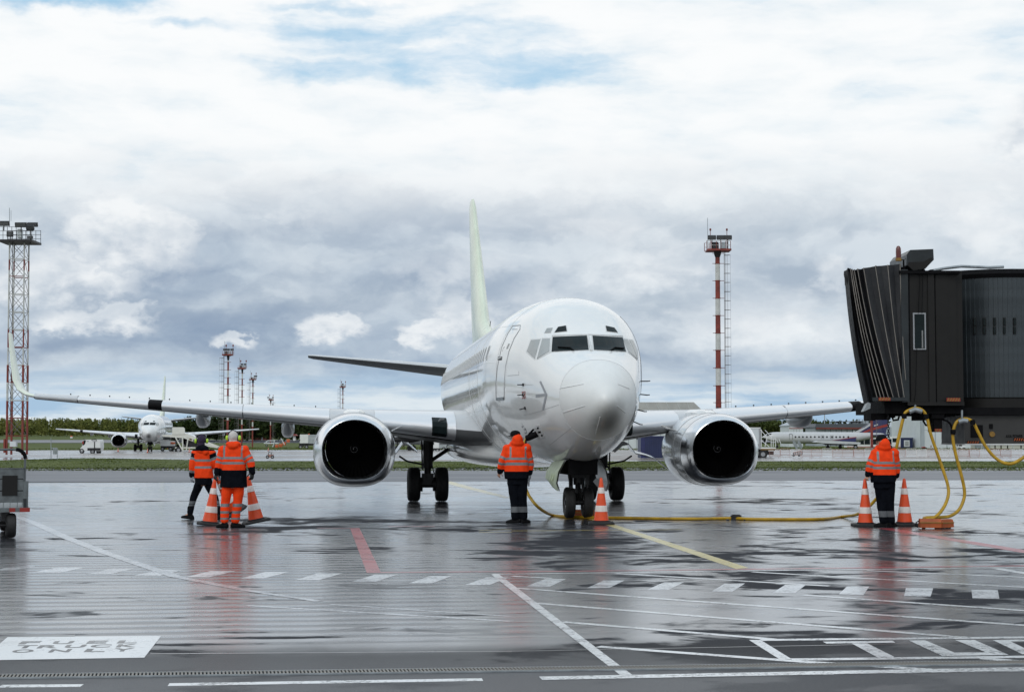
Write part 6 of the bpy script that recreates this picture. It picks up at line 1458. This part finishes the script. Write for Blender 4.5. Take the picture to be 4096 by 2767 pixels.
for u in range(2584, 2690, 9): bl.box(u, 1750, u + 4, 1828, -.03, .0, 'corrugation', 'blue')
# catering truck
ct_ = Far('catering_truck', 'white high lift catering truck with a railed platform beside the right engine', 'truck', 3040, 152)
ZT = lambda x, y: (2600 + x * .414, 1500 + y * .414)
ct_.box(2930, 1712, 3041, 1794, 0, 2.4, 'truck_box', 'lgrey'); ct_.box(3036, 1712, 3042, 1796, -.06, 0, 'box_edge', 'greymark'); ct_.box(2930, 1709, 3042, 1713, -.05, 2.4, 'box_roof', 'pwhite')
ct_.box(2940, 1794, 3100, 1801, .1, 2.3, 'chassis', 'dark'); ct_.box(3042, 1789, 3104, 1794, -.05, 2.4, 'platform', 'pwhite'); ct_.box(3042, 1794, 3100, 1799, -.03, 1, 'platform_edge', 'hazy')
for a, b in (((1065, 525), (1130, 600)), ((1075, 525), (1075, 690)), ((1075, 600), (1215, 605)), ((1075, 630), (1150, 690)), ((1130, 600), (1110, 690)), ((1170, 600), (1170, 690)), ((1213, 610), (1213, 690)), ((1190, 612), (1190, 690)), ((1110, 530), (1180, 605)), ((1120, 612), (1215, 618)), ((1170, 650), (1213, 650)), ((1245, 618), (1262, 660)), ((1222, 620), (1238, 655))):
    ct_.tube([ZT(*a), ZT(*b)], .035, 'platform_rail', 'pwhite', d=-.04)
ct_.box(3058, 1754, 3068, 1775, .3, .8, 'crew_box', 'black'); ct_.wheel(3052, 1816, .42, .32, .15); ct_.wheel(3052, 1816, .42, .32, 2.2); ct_.wheel(2955, 1816, .42, .32, .15); ct_.box(3068, 1802, 3096, 1818, .2, 2, 'fuel_tank', 'dark'); ct_.box(2990, 1806, 3034, 1820, .1, .2, 'side_guard', 'pwhite'); ct_.box(3074, 1798, 3094, 1804, .0, .3, 'mud_flap', 'pwhite'); ct_.box(3024, 1796, 3036, 1802, -.02, .3, 'tool_box', 'dark')
text3d('G 3', ct_.p(3020, 1779, -.03), .62, .21, 'black', ct_.t, th=.03)
# shed with gable and the long grey building
lb = Far('terminal_shed', 'long grey building with dark roof and red stripe behind the parked regional jet', 'building', 3400, 470)
lb.box(3262, 1712, 3650, 1790, 0, 16, 'wall', 'cgrey'); lb.prism([(3258, 1712), (3258, 1707), (3262, 1694), (3652, 1694), (3655, 1707), (3655, 1712)], -.8, 17, 'roof', 'roof'); lb.box(3263, 1709, 3650, 1716, -.85, -.1, 'red_stripe', 'brick')
for u in (3410, 3425, 3440, 3545, 3560): lb.box(u, 1718, u + 11, 1733, -.1, .1, 'window', 'glass'); lb.box(u + 1.5, 1720, u + 9.5, 1731, -.14, -.1, 'window_frame', 'lgrey')
lb.box(3350, 1684, 3452, 1687, 1, 6, 'roof_canopy', 'dark'); lb.box(3352, 1686, 3362, 1692, 2, 4, 'roof_vent', 'dark'); lb.box(3415, 1686, 3440, 1694, 2, 5, 'roof_plant', 'lgrey')
for u in range(3432, 3482, 12): lb.tube([(u, 1676), (u, 1692)], .06, 'roof_rail_post', 'dark', d=2, n=4)
lb.tube([(3432, 1677), (3482, 1677)], .06, 'roof_rail', 'dark', d=2, n=4); lb.box(3430, 1682, 3485, 1694, 3, 8, 'roof_plant', 'cgrey')
for u in range(3300, 3640, 22): lb.box(u, 1716, u + 1.2, 1788, -.04, 0, 'wall_joint', 'roof')
gs = Far('gabled_shed', 'small pale shed with a gable and a red band beside the long grey building', 'shed', 3183, 440)
gs.prism([(3155, 1790), (3155, 1702), (3160, 1700), (3183, 1689), (3208, 1700), (3212, 1703), (3212, 1790)], 0, 14, 'wall', 'lgrey'); gs.box(3156, 1711, 3212, 1714, -.1, 0, 'red_band', 'redroof'); gs.prism([(3152, 1704), (3152, 1701), (3183, 1687), (3214, 1701), (3214, 1704), (3183, 1690)], -.4, 14.5, 'roof', 'cgrey')
for u in (3175, 3186, 3197): gs.box(u, 1716, u + .8, 1788, -.05, 0, 'wall_joint', 'cgrey')
# modern grey terminal and the big pale hangar wall
tm = Far('glazed_terminal', 'grey angular building with a raked glass corner behind the blue cabin', 'building', 3650, 420)
tm.prism([(3590, 1792), (3598, 1706), (3690, 1655), (3710, 1650), (3710, 1792)], 0, 20, 'wall', 'cgrey'); tm.prism([(3640, 1698), (3690, 1668), (3688, 1698)], -.15, .02, 'glass_corner', 'glass'); tm.box(3664, 1715, 3688, 1722, -.15, 0, 'window', 'glass'); tm.box(3636, 1740, 3668, 1748, -.15, 0, 'window', 'glass'); tm.box(3680, 1752, 3684, 1765, -.15, 0, 'window', 'glass')
for u in range(3602, 3704, 17): tm.box(u, 1712, u + 1.2, 1790, -.06, 0, 'wall_joint', 'roof')
wh = Far('white_hangar', 'big blank white hangar wall seen under the jet bridge', 'hangar', 3775, 365)
wh.box(3692, 1610, 3880, 1798, 0, 30, 'wall', 'lgrey'); wh.box(3684, 1612, 3694, 1798, -.3, .5, 'corner_trim', 'cgrey')
for v in (1664, 1719): wh.box(3694, v, 3880, v + 1.2, -.04, 0, 'wall_joint', 'cgrey')
for u in (3740, 3786, 3832): wh.box(u, 1614, u + 1, 1796, -.04, 0, 'wall_joint', 'cgrey')
rw = Far('warehouse_row', 'beige building with dark door bays low under the power cabinet', 'building', 4010, 380)
rw.box(3870, 1770, 4240, 1796, 0, 10, 'wall', 'beige'); rw.box(3868, 1752, 4240, 1771, -.8, 10, 'roof', 'lgrey')
for u in (3978, 4002, 4028, 4082): rw.box(u, 1780, u + 4, 1796, -.1, .02, 'door', 'dark')
rw.box(3900, 1778, 3960, 1796, -.1, .02, 'door', 'cgrey')
for u in (3925, 4050): rw.box(u, 1772, u + 3, 1796, -.12, .02, 'pilaster', 'lgrey')
wt2 = Far('green_nosed_jet', 'pale nose of another parked aircraft in front of the angular building', 'airplane', 3665, 400)
wt2.t['label'] = 'pale aircraft nose poking out in front of the angular grey building'; wt2.t.name = 'parked_jet'
rg = [[wt2.p(u, v, 0) + Vector((0, 1.4 * r * math.cos(a), 1.15 * r * math.sin(a))) for a in np.linspace(0, 2 * math.pi, 17)[:-1]] for u, v, r in ((3633, 1734, .05), (3638, 1733, .35), (3650, 1732, .6), (3668, 1731, .8), (3700, 1731, .85), (3740, 1731, .85))]
MB().loft(rg, True).build('fuselage', 'white', wt2.t, 60); wt2.box(3630, 1724, 3680, 1726, .5, 3, 'wing', 'wingtop'); wt2.tube([(3690, 1738), (3690, 1790)], .15, 'gear_leg', 'dark')
cbn = Far('site_cabin', 'small blue site cabin with one white framed window', 'cabin', 3626, 372)
cbn.box(3602, 1752, 3651, 1792, 0, 3, 'cabin_box', 'blue'); cbn.box(3600, 1750, 3653, 1754, -.1, 3.1, 'roof', 'navyp'); w_ = cbn.box(3616, 1760, 3638, 1786, -.1, .02, 'window', 'lgrey'); cbn.box(3620, 1764, 3634, 1782, -.14, -.08, 'pane', 'pale_glass', w_)
# apron bus
bus = Far('apron_bus', 'white airport bus with dark windows passing behind the person under the jet bridge', 'bus', 3490, 352)
bus.prism([(3386, 1788), (3388, 1772), (3394, 1748), (3400, 1745), (3598, 1745), (3602, 1750), (3602, 1789)], 0, 2.7, 'bus_body', 'pwhite'); bus.prism([(3420, 1745), (3440, 1739), (3500, 1739), (3509, 1743), (3506, 1746)], .3, 2.4, 'roof_unit', 'pwhite'); bus.box(3454, 1740, 3470, 1747, .2, .5, 'roof_grille', 'dark')
bus.prism([(3391, 1776), (3396, 1755), (3408, 1755), (3408, 1777)], -.03, .02, 'windscreen', 'glass')
for u0, u1 in ((3410, 3432), (3434, 3456), (3458, 3480), (3482, 3510), (3512, 3540), (3542, 3566)): bus.box(u0, 1755, u1, 1777, -.03, .02, 'window', 'glass')
bus.box(3570, 1752, 3596, 1768, -.03, .02, 'window', 'glass'); bus.box(3388, 1785, 3602, 1790, -.02, 2.7, 'skirt', 'barred'); bus.wheel(3422, 1787, .48, .3, .05); bus.wheel(3560, 1787, .48, .3, .05)
# regional jet with a blue and red tail
rj = Far('regional_jet', 'white regional jet with navy and red tail parked side on beyond the barriers', 'airplane', 3200, 340)
ZJ = lambda x, y: (3000 + x * .18075, 1640 + y * .18075)
scj = .18075 / (F / 340)
rings = []
for x, yc, r in ((262, 598, 4), (275, 596, 14), (310, 590, 28), (360, 584, 55), (430, 590, 88), (500, 600, 112), (600, 608, 125), (760, 612, 128), (1400, 612, 128), (2000, 608, 122), (2300, 598, 110), (2600, 570, 80), (2900, 540, 40), (3000, 530, 15)):
    c = rj.p(*ZJ(x, yc)); rings.append([c + Vector((0, r * scj * math.cos(a), r * scj * math.sin(a))) for a in np.linspace(0, 2 * math.pi, 25)[:-1]])
MB().loft(rings, True).build('fuselage', 'jetgrey', rj.t, 60)
for x in (985, 1065, 1147, 1235, 1322, 1410, 1502, 1587, 1678, 1790, 1882, 1966, 2048, 2150): c = rj.p(*ZJ(x, 592), -128 * scj - .03); MB().lathe([(.001, 0), (.17, 0), (.2, .06)], c, 'y', 12).build('cabin_window', 'dark', rj.t, 40)
for x in (1580, 1785): q = rj.p(*ZJ(x, 592), -128 * scj + .02); MB().tube([q + Vector((a * .30, -.0, b * .32)) for a, b in ((-1, -1), (1, -1), (1, 1), (-1, 1), (-1, -1))], .03, 4).build('exit_outline', 'dark', rj.t)
q = [rj.p(*ZJ(x, y), -128 * scj * k) for x, y, k in ((850, 640, 1.0), (850, 550, .95), (862, 520, .8), (905, 520, .8), (920, 550, .95), (920, 640, 1.0))]; MB().tube(q, .04, 4).build('door_outline', 'dark', rj.t)
rj.prism([ZJ(350, 545), ZJ(395, 512), ZJ(470, 518), ZJ(440, 545), ZJ(375, 555)], -.75, -.55, 'cockpit_glass', 'glass')
rj.prism([ZJ(1700, 688), ZJ(2160, 620), ZJ(2320, 600), ZJ(2320, 700), ZJ(1800, 700)], -128 * scj * .98, -128 * scj * .9, 'navy_flash', 'navyp'); rj.prism([ZJ(1690, 688), ZJ(2165, 612), ZJ(2330, 590), ZJ(2330, 604), ZJ(2160, 628)], -128 * scj * .985 - .02, -128 * scj * .98, 'red_flash', 'red')
rj.prism([ZJ(1340, 708), ZJ(1400, 672), ZJ(1700, 672), ZJ(2320, 708), ZJ(2320, 752), ZJ(1560, 732)], -5.5, -1.2, 'wing', 'wingtop'); rj.prism([ZJ(1560, 735), ZJ(2320, 755), ZJ(2300, 780), ZJ(1650, 770)], -3, -1.5, 'wheel_fairing', 'dark')
for x in (1690, 1960): c = rj.p(*ZJ(x, 815), -1.6); MB().tube([c + Vector((0, 0, 1.2)), c], .12, 6).lathe([(.001, -.15), (.36, -.15), (.4, 0), (.36, .15), (.001, .15)], c, 'y', 16).build('main_gear', 'dark', rj.t)
c = rj.p(*ZJ(600, 800), 0); MB().tube([c + Vector((0, 0, 1.2)), c], .08, 6).lathe([(.001, -.12), (.25, -.12), (.3, 0), (.25, .12), (.001, .12)], c, 'y', 14).build('nose_gear', 'dark', rj.t)
ZK = lambda x, y: (3380 + x * .3081, 1620 + y * .3081)
rj.prism([ZK(90, 385), ZK(150, 340), ZK(330, 225), ZK(440, 130), ZK(575, 150), ZK(560, 215), ZK(525, 375), ZK(515, 392), ZK(120, 405)], -.2, .2, 'tail_fin', 'navyp'); rj.prism([ZK(90, 362), ZK(250, 288), ZK(330, 230), ZK(335, 260), ZK(270, 300), ZK(150, 370)], -.26, -.2, 'fin_white', 'jetgrey'); rj.prism([ZK(185, 370), ZK(330, 300), ZK(560, 240), ZK(555, 272), ZK(340, 330), ZK(230, 372)], -.28, -.22, 'fin_red_band', 'red'); rj.prism([ZK(370, 262), ZK(425, 242), ZK(425, 258), ZK(375, 275)], -.27, -.22, 'fin_white', 'jetgrey')
rj.prism([ZK(330, 385), ZK(530, 375), ZK(520, 395), ZK(400, 415)], -2.5, -.4, 'engine_pod', 'navyp')
ps = Far('boarding_steps', 'light metal boarding steps let down from the regional jet door', 'airstairs', 3175, 336)
for x in (0, 115): ps.prism([ZJ(880 + x, 660), ZJ(905 + x, 655), ZJ(985 + x, 780), ZJ(985 + x, 870), ZJ(960 + x, 870), ZJ(890 + x, 750)], -3.5 + x * .004, -3.4 + x * .004, 'side_rail', 'galv')
for i in range(8): ps.tube([ZJ(905 + i * 9, 700 + i * 20), ZJ(1000 + i * 9, 700 + i * 20)], .04, 'tread', 'galv', d=-3.4)
# turboprop behind the left engine
tp = Far('turboprop', 'grey twin turboprop parked behind the left engine and main gear', 'airplane', 1660, 262)
rings = []
for u, v, r in ((1548, 1752, .15), (1554, 1751, .6), (1566, 1748, 1.0), (1585, 1745, 1.3), (1620, 1743, 1.4), (1800, 1743, 1.4), (1930, 1738, .9), (1990, 1730, .3)):
    c = tp.p(u, v); rings.append([c + Vector((0, r * math.cos(a), r * math.sin(a))) for a in np.linspace(0, 2 * math.pi, 25)[:-1]])
MB().loft(rings, True).build('fuselage', 'lgrey', tp.t, 60); tp.prism([(1586, 1737), (1590, 1727), (1624, 1727), (1624, 1737)], -1.9, -1.0, 'cockpit_glass', 'glass')
for u, d, v in ((1577, -4.2, 1757), (1682, 4.2, 1762)):
    c = tp.p(u, v, d); rn = [[c + Vector((x, r * .8 * math.cos(a), r * math.sin(a))) for a in np.linspace(0, 2 * math.pi, 13)[:-1]] for x, r in ((0, .08), (.3, .25), (.5, .42), (3.2, .5), (4.5, .2))]
    ng_ = MB().loft(rn, True).build('engine_nacelle', 'dark', tp.t, 60)
    for k in range(6):
        a = R(60 * k + 12); dv = Vector((0, math.cos(a), math.sin(a))); sd_ = Vector((.14, -math.sin(a) * .1, math.cos(a) * .1)); MB().prism([c + Vector((.15, 0, 0)) + dv * .2 - sd_, c + Vector((.15, 0, 0)) + dv * .2 + sd_, c + Vector((.15, 0, 0)) + dv * 1.9 + sd_ * .8, c + Vector((.15, 0, 0)) + dv * 1.95 - sd_ * .5], (.03, 0, 0)).build('propeller_blade', 'black', ng_, 0)
tp.prism([(1590, 1722), (1680, 1722), (1690, 1727), (1590, 1728)], -12, 12, 'wing', 'wingtop')
for u in (1592, 1640, 1652): c = tp.p(u, 1791, -1.5 if u < 1650 else 1.5); MB().tube([c + Vector((0, 0, 1)), c], .1, 6).lathe([(.001, -.16), (.36, -.16), (.42, 0), (.36, .16), (.001, .16)], c, 'y', 14).build('landing_gear', 'dark', tp.t)
for u in (1600, 1618): tp.box(u, 1762, u + 4, 1772, -1.5, -1.3, 'logo_mark', 'cgrey')
tg = Far('white_tug', 'white airport tug with black wheels seen beside the main gear leg', 'tug', 1738, 232)
tg.prism([(1722, 1792), (1722, 1766), (1727, 1762), (1750, 1762), (1755, 1768), (1756, 1792)], 0, 1.8, 'tug_body', 'pwhite'); tg.box(1718, 1792, 1760, 1800, .05, 1.7, 'chassis', 'dark'); tg.wheel(1728, 1800, .3, .25, 0); tg.wheel(1750, 1800, .3, .25, 0); tg.box(1724, 1768, 1736, 1778, -.03, .02, 'window', 'glass')
tk = Far('grey_van_body', 'grey box lorry parked behind the main gear beside the white tug', 'truck', 1790, 300); tk.box(1756, 1752, 1850, 1792, 0, 2.4, 'box_body', 'tankgrey'); tk.box(1756, 1791, 1850, 1795, .1, 2.2, 'chassis', 'dark'); tk.wheel(1775, 1795, .35, .25, .05); tk.wheel(1835, 1795, .35, .25, .05); tk.t.name = 'box_lorry'
# box truck left of the engine
bt = Far('box_truck', 'white and grey box truck standing on the far concrete left of the left engine', 'truck', 1235, 345)
bt.box(1199, 1737, 1233, 1772, 0, 2.4, 'front_box', 'pwhite'); bt.box(1233, 1738, 1282, 1773, .05, 2.4, 'rear_box', 'tankgrey'); bt.box(1196, 1772, 1282, 1781, .1, 2.3, 'chassis', 'dark'); bt.box(1198, 1777, 1216, 1785, -.02, .2, 'bumper', 'dark')
for u in (1202, 1226, 1268): bt.wheel(u, 1787, .42, .3, .1)
bt.box(1230, 1734, 1236, 1738, 1, 1.4, 'beacon', 'orangebin'); bt.box(1196, 1756, 1200, 1762, -.1, .1, 'mirror', 'dark')
for v in (1743, 1758): bt.box(1234, v, 1282, v + .8, .0, .05, 'box_joint', 'cgrey')
# huts and oddments on the far grass
ht = Far('brick_hut', 'low dark red hut at the foot of the wood left of the engine', 'hut', 1045, 720); ht.box(1013, 1742, 1078, 1760, 0, 8, 'wall', 'brick'); ht.prism([(1008, 1743), (1018, 1736), (1040, 1735), (1048, 1730), (1062, 1730), (1072, 1737), (1083, 1743)], -.8, 9, 'roof', 'brick'); ht.box(1045, 1746, 1051, 1760, -.1, .05, 'door', 'cgrey')
ks = Far('white_kiosk', 'tiny white kiosk with a red hipped roof before the trees', 'kiosk', 1174, 600); ks.box(1172, 1742, 1181, 1762, 0, 1.5, 'wall', 'pwhite'); ks.prism([(1164, 1742), (1172, 1736), (1182, 1736), (1189, 1742)], -1, 2.5, 'roof', 'redroof')
rs = Far('radar_sign', 'small white and orange marker board far out on the left grass', 'sign', 285, 760); rs.box(281, 1742, 289, 1746, 0, .6, 'board', 'orangebin'); rs.box(281, 1746, 289, 1752, 0, .6, 'box', 'pwhite')
for i, (u, v, lb_) in enumerate(((1107, 1790, 'leftmost orange barrel of the four on the far grass'), (1123, 1787, 'second orange barrel from the left on the far grass'), (1137, 1780, 'third orange barrel from the left on the far grass'), (1153, 1769, 'rightmost and farthest orange barrel on the far grass'))):
    g = G(u, v); r = 7.2 / (F / g.y); b_ = MB().lathe([(r * .95, 0), (r, .05), (r * .98, r * .8), (r, r * .85), (r * .98, r * 1.6), (r * .9, r * 1.75)], (0, 0, 0), 'z', 16, caps=True).build('orange_barrel', 'orangebin'); b_.location = g; tag(b_, lb_, 'barrel', 'orange barrels on the far grass')
tr_ = Far('equipment_trailer', 'flat pale equipment trailer with raised frame on the far grass', 'trailer', 1080, 430); tr_.box(1055, 1770, 1112, 1774, 0, 2, 'bed', 'lgrey')
for a, b in (((1062, 1770), (1070, 1762)), ((1070, 1762), (1096, 1762)), ((1096, 1762), (1098, 1770)), ((1100, 1758), (1090, 1790)), ((1124, 1752), (1138, 1778))): tr_.tube([a, b], .12, 'frame_bar', 'lgrey')
for u in (1066, 1100): tr_.wheel(u, 1781, .3, .2, .1)
td = Far('luggage_dolly', 'small dark red dolly with two upright handles at the edge of the grass', 'dolly', 1080, 132); td.box(1070, 1817, 1091, 1829, 0, .5, 'dolly_body', 'barred'); td.wheel(1070, 1827, .14, .08, -.02); td.wheel(1090, 1827, .14, .08, -.02); td.tube([(1074, 1818), (1075, 1808), (1080, 1806)], .025, 'handle', 'black'); td.tube([(1086, 1818), (1084, 1810), (1089, 1809)], .025, 'handle', 'black')
tl = Far('parts_trolley', 'dark red slatted trolley standing before the barriers at the right', 'trolley', 3188, 150)
for i, x in enumerate(range(955, 1150, 24)): tl.box(ZJ(x, 0)[0], 1640 + .18075 * (935 - (x - 955) * .16), ZJ(x + 13, 0)[0], 1640 + .18075 * 985, -.02, 0, 'slat', 'barred' if i % 2 else 'dark')
tl.tube([ZJ(945, 945), ZJ(1110, 898), ZJ(1160, 930)], .03, 'top_rail', 'barred'); tl.tube([ZJ(930, 990), ZJ(1150, 985)], .03, 'frame_bar', 'barred')
for x in (965, 1085): tl.wheel(*ZJ(x, 1003), .10, .06, -.03)
tl.tube([ZJ(930, 990), ZJ(915, 1000)], .02, 'tow_bar', 'dark')
s2 = Far('aircraft_stairs', 'white stair vehicle standing against the white hangar by the power cabinet', 'airstairs', 3845, 330)
s2.prism([ZK(1500, 295), ZK(1525, 295), ZK(1560, 560), ZK(1525, 560)], 0, .1, 'stair_side', 'pwhite'); s2.prism([ZK(1535, 310), ZK(1548, 310), ZK(1562, 540), ZK(1550, 540)], 1.2, 1.3, 'stair_side', 'pwhite'); s2.tube([ZK(1500, 300), ZK(1470, 540)], .06, 'strut', 'pwhite'); s2.tube([ZK(1420, 385), ZK(1490, 380)], .1, 'platform', 'pwhite'); s2.box(3835, 1758, 3856, 1786, .2, 1.6, 'cab', 'glass'); s2.box(3832, 1784, 3862, 1793, .1, 1.7, 'chassis', 'pwhite'); s2.wheel(3838, 1796, .35, .25, 0); s2.wheel(3856, 1796, .35, .25, 0)
hyd = Far('hydrant_cart', 'small dark cart with red cover behind the barriers by the white hangar', 'cart', 3702, 345); hyd.box(3690, 1789, 3708, 1796, 0, 1, 'cart_body', 'dark'); hyd.prism([(3689, 1790), (3692, 1786), (3701, 1786), (3704, 1790)], -.05, 1, 'cover', 'red'); hyd.wheel(3693, 1798, .2, .15, 0); hyd.wheel(3705, 1798, .2, .15, 0)
bd_ = Far('marker_board', 'red and white striped marker board in front of the white hangar', 'sign', 3724, 345); bd_.box(3721, 1780, 3727, 1797, 0, .1, 'board', 'lgrey')
for v in (1781, 1787, 1793): bd_.box(3721, v, 3727, v + 3, -.02, 0, 'red_stripe', 'brick')
# crowd barriers along the far concrete: frame, feet and thin bars
def barrier_proto(name, m):
    t = thing(name, 'x', 'barrier'); w, h = 1.0, .78
    MB().tube([(-w / 2, 0, .06), (-w / 2, 0, h - .08), (-w / 2 + .08, 0, h), (w / 2 - .08, 0, h), (w / 2, 0, h - .08), (w / 2, 0, .06)], .020, 5).tube([(-w / 2, 0, .14), (w / 2, 0, .14)], .016, 4).build('frame', m, t)
    b0 = None
    for i in range(11):
        o = MB().tube([(0, 0, .14), (0, 0, h)], .009, 4).build('bar', m, t) if b0 is None else inst(b0, 'bar', t); b0 = b0 or o; o.location = (-w / 2 + w * (i + 1) / 12, 0, 0)
    for x in (-w * .36, w * .36): MB().tube([(x, -.2, .01), (x, -.1, .07), (x, .1, .07), (x, .2, .01)], .016, 4).build('foot', m, t)
    return t
GB = 'crowd barriers in a row along the far concrete'
pw_, pr_ = barrier_proto('crowd_barrier', 'barrier'), barrier_proto('crowd_barrier', 'barred')
ORD = 'first second third fourth fifth sixth seventh eighth ninth tenth eleventh twelfth thirteenth fourteenth fifteenth sixteenth seventeenth eighteenth nineteenth twentieth twenty-first twenty-second twenty-third twenty-fourth twenty-fifth twenty-sixth twenty-seventh'.split()
kinds = 'rrwrrwrrrwwrrwwrwwrrwrrw'; first = {'w': True, 'r': True}
for i, kd in enumerate(kinds):
    u = 3098 + i * 42; Y = 152 + 3 * math.sin(i * 1.7) + (9 if i % 4 == 1 else 0); pz_ = at(u, Y); src = pw_ if kd == 'w' else pr_
    rz_ = .25 * math.sin(i * 2.3); lbl = ('white' if kd == 'w' else 'rust red') + ' crowd barrier, ' + ORD[i] + ' from the left in the row beyond the verge'
    if first[kd]: src.location = pz_; src.rotation_euler = (0, 0, rz_); src['label'] = lbl; src['group'] = GB; first[kd] = False
    else: dup(src, pz_, rz_, lbl, GB)
# small cones on the far concrete
fc = []
for u, v, lb_ in ((1073, 1803, 'tiny cone on the far concrete right of the crew in orange'), (472, 1806, 'tiny red cone between the white van and the far airliner'), (590, 1810, 'tiny red cone at the nose wheel of the far airliner'), (670, 1795, 'tiny cone between the far airliner and the stairs'), (757, 1808, 'tiny red cone at the foot of the beige stairs'),
                  (1566, 1795, 'tiny cone under the grey turboprop propeller'), (1640, 1795, 'tiny cone under the grey turboprop fuselage'), (1688, 1806, 'tiny dark red cone seen left of the main gear leg')):
    t = dup(cone, G(u, v), label=lb_, group='small cones on the far concrete', scale=.55)
# ------------------------------------------------------------------ woods and trees
def leaf_mat(name, lo, hi):
    m = bpy.data.materials.new(name); m.use_nodes = True; t = m.node_tree; b = t.nodes['Principled BSDF']; k = NT(t)
    pos = k.n('ShaderNodeNewGeometry').outputs['Position']; n = k.add(k.mul(k.noise(pos, .05, 3, .5), .5), k.mul(k.noise(pos, .6, 5, .7), .5))
    k.put(b.inputs['Base Color'], k.mix(k.ss(n, .34, .64), lo, hi)); b.inputs['Roughness'].default_value = .8; b.inputs['Specular IOR Level'].default_value = .1; return m
ML1 = leaf_mat('sunlit_pine', (.06, .085, .022), (.22, .225, .065)); ML2 = leaf_mat('dark_wood', (.012, .022, .008), (.035, .052, .014)); ML3 = leaf_mat('mixed_wood', (.02, .034, .01), (.065, .082, .02))  # far pine leaf colour brightened to carry sunlight on the wood
def leaves(cent, rad, n, size, g):
    """random leaf-clump triangles through a crown volume"""
    d = g.normal(size=(n, 3)); d /= np.linalg.norm(d, axis=1)[:, None]; p = cent + d * rad * (g.random((n, 1)) ** .45)
    a = g.normal(size=(n, 3)); b = g.normal(size=(n, 3)); s = size * g.uniform(.5, 1.4, (n, 1))
    return np.stack([p, p + a / np.linalg.norm(a, axis=1)[:, None] * s, p + b / np.linalg.norm(b, axis=1)[:, None] * s], 1)
def trimesh(name, T, m, parent=None):
    n = len(T); me = bpy.data.meshes.new(name); me.vertices.add(n * 3); me.vertices.foreach_set('co', T.reshape(-1)); me.loops.add(n * 3); me.loops.foreach_set('vertex_index', np.arange(n * 3)); me.polygons.add(n)
    me.polygons.foreach_set('loop_start', np.arange(0, n * 3, 3)); me.polygons.foreach_set('loop_total', np.full(n, 3)); me.update(); me.validate(); me.materials.append(m)
    o = bpy.data.objects.new(name, me); COL.objects.link(o); o.parent = parent; return o
def wood(name, u0, u1, Y, depth, n, top, m, seed, per=130, conif=.6, size=1.3):
    g = np.random.default_rng(seed); parts = []
    for i in range(n):
        u = g.uniform(u0, u1); y = Y + g.random() ** 1.3 * depth; x = (u - 2048) / F * y; z0 = gz(y)
        vt = np.interp(u, [q[0] for q in top], [q[1] for q in top]) + g.normal(0, 3.2) + (y - Y) / depth * -1.5
        h = max(4.0, zof(vt, y) - z0)
        if g.random() < conif:
            for k in range(5):
                f = k / 4; r = h * .16 * (1 - f * .82) + .25; parts.append(leaves(np.array([x, y, z0 + h * (.22 + .72 * f)]), np.array([r, r, h * .13]), per // 5, size * (1 - .4 * f), g))
        else:
            for k in range(4): parts.append(leaves(np.array([x + g.normal(0, h * .10), y + g.normal(0, h * .1), z0 + h * g.uniform(.35, .80)]), np.array([h * .2, h * .2, h * .2]), per // 4, size, g))
    T = np.concatenate(parts); return tag(trimesh(name, T, m), kind='stuff')
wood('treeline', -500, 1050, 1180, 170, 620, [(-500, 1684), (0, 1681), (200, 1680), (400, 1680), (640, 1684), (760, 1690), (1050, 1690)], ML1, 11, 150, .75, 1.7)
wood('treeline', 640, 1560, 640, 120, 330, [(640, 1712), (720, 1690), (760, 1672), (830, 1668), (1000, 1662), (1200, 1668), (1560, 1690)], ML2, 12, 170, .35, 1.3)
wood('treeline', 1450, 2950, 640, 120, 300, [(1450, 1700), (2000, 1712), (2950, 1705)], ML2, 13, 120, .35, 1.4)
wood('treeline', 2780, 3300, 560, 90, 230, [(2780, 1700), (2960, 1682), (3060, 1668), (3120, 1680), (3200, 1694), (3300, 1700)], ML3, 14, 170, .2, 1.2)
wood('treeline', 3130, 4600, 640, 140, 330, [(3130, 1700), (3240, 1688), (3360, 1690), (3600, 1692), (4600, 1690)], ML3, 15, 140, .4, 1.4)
# dark scrub at the foot of the near wood
def tree(label, u, Y, vtop, wpx, seed, m, name='tree'):
    g = np.random.default_rng(seed); b = at(u, Y); h = zof(vtop, Y) - b.z; w = wpx / (F / Y) / 2
    t = thing(name, label, 'tree', b, 0, 'trees rising above the left wing'); lb_ = []
    MB().tube([(0, 0, 0), (.1, 0, h * .35), (-.1, 0, h * .7)], [h * .03, h * .024, h * .012], 8).build('trunk', 'bark', t)
    for k in range(6):
        a = g.uniform(0, 6.28); e = (w * .6 * math.cos(a), w * .6 * math.sin(a), h * g.uniform(.6, .85)); MB().tube([(0, 0, h * g.uniform(.3, .5)), e], [h * .012, h * .004], 5).build('limb', 'bark', t)
    for k in range(16):
        a = g.uniform(0, 6.28); r = w * g.random() ** .5 * .75; z = h * g.uniform(.50, .90); lb_.append(leaves(np.array([r * math.cos(a), r * math.sin(a), z]), np.array([w * .33, w * .33, h * .085]), 260, h * .02, g))
    trimesh('crown', np.concatenate(lb_), m, t); return t
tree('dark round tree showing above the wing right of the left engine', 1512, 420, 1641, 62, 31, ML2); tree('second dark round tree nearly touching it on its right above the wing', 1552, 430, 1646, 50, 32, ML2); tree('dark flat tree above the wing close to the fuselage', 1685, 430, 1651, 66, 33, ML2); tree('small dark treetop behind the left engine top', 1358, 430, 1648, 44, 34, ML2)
tree('lower bush between the two dark trees above the wing', 1615, 440, 1660, 34, 35, ML2)
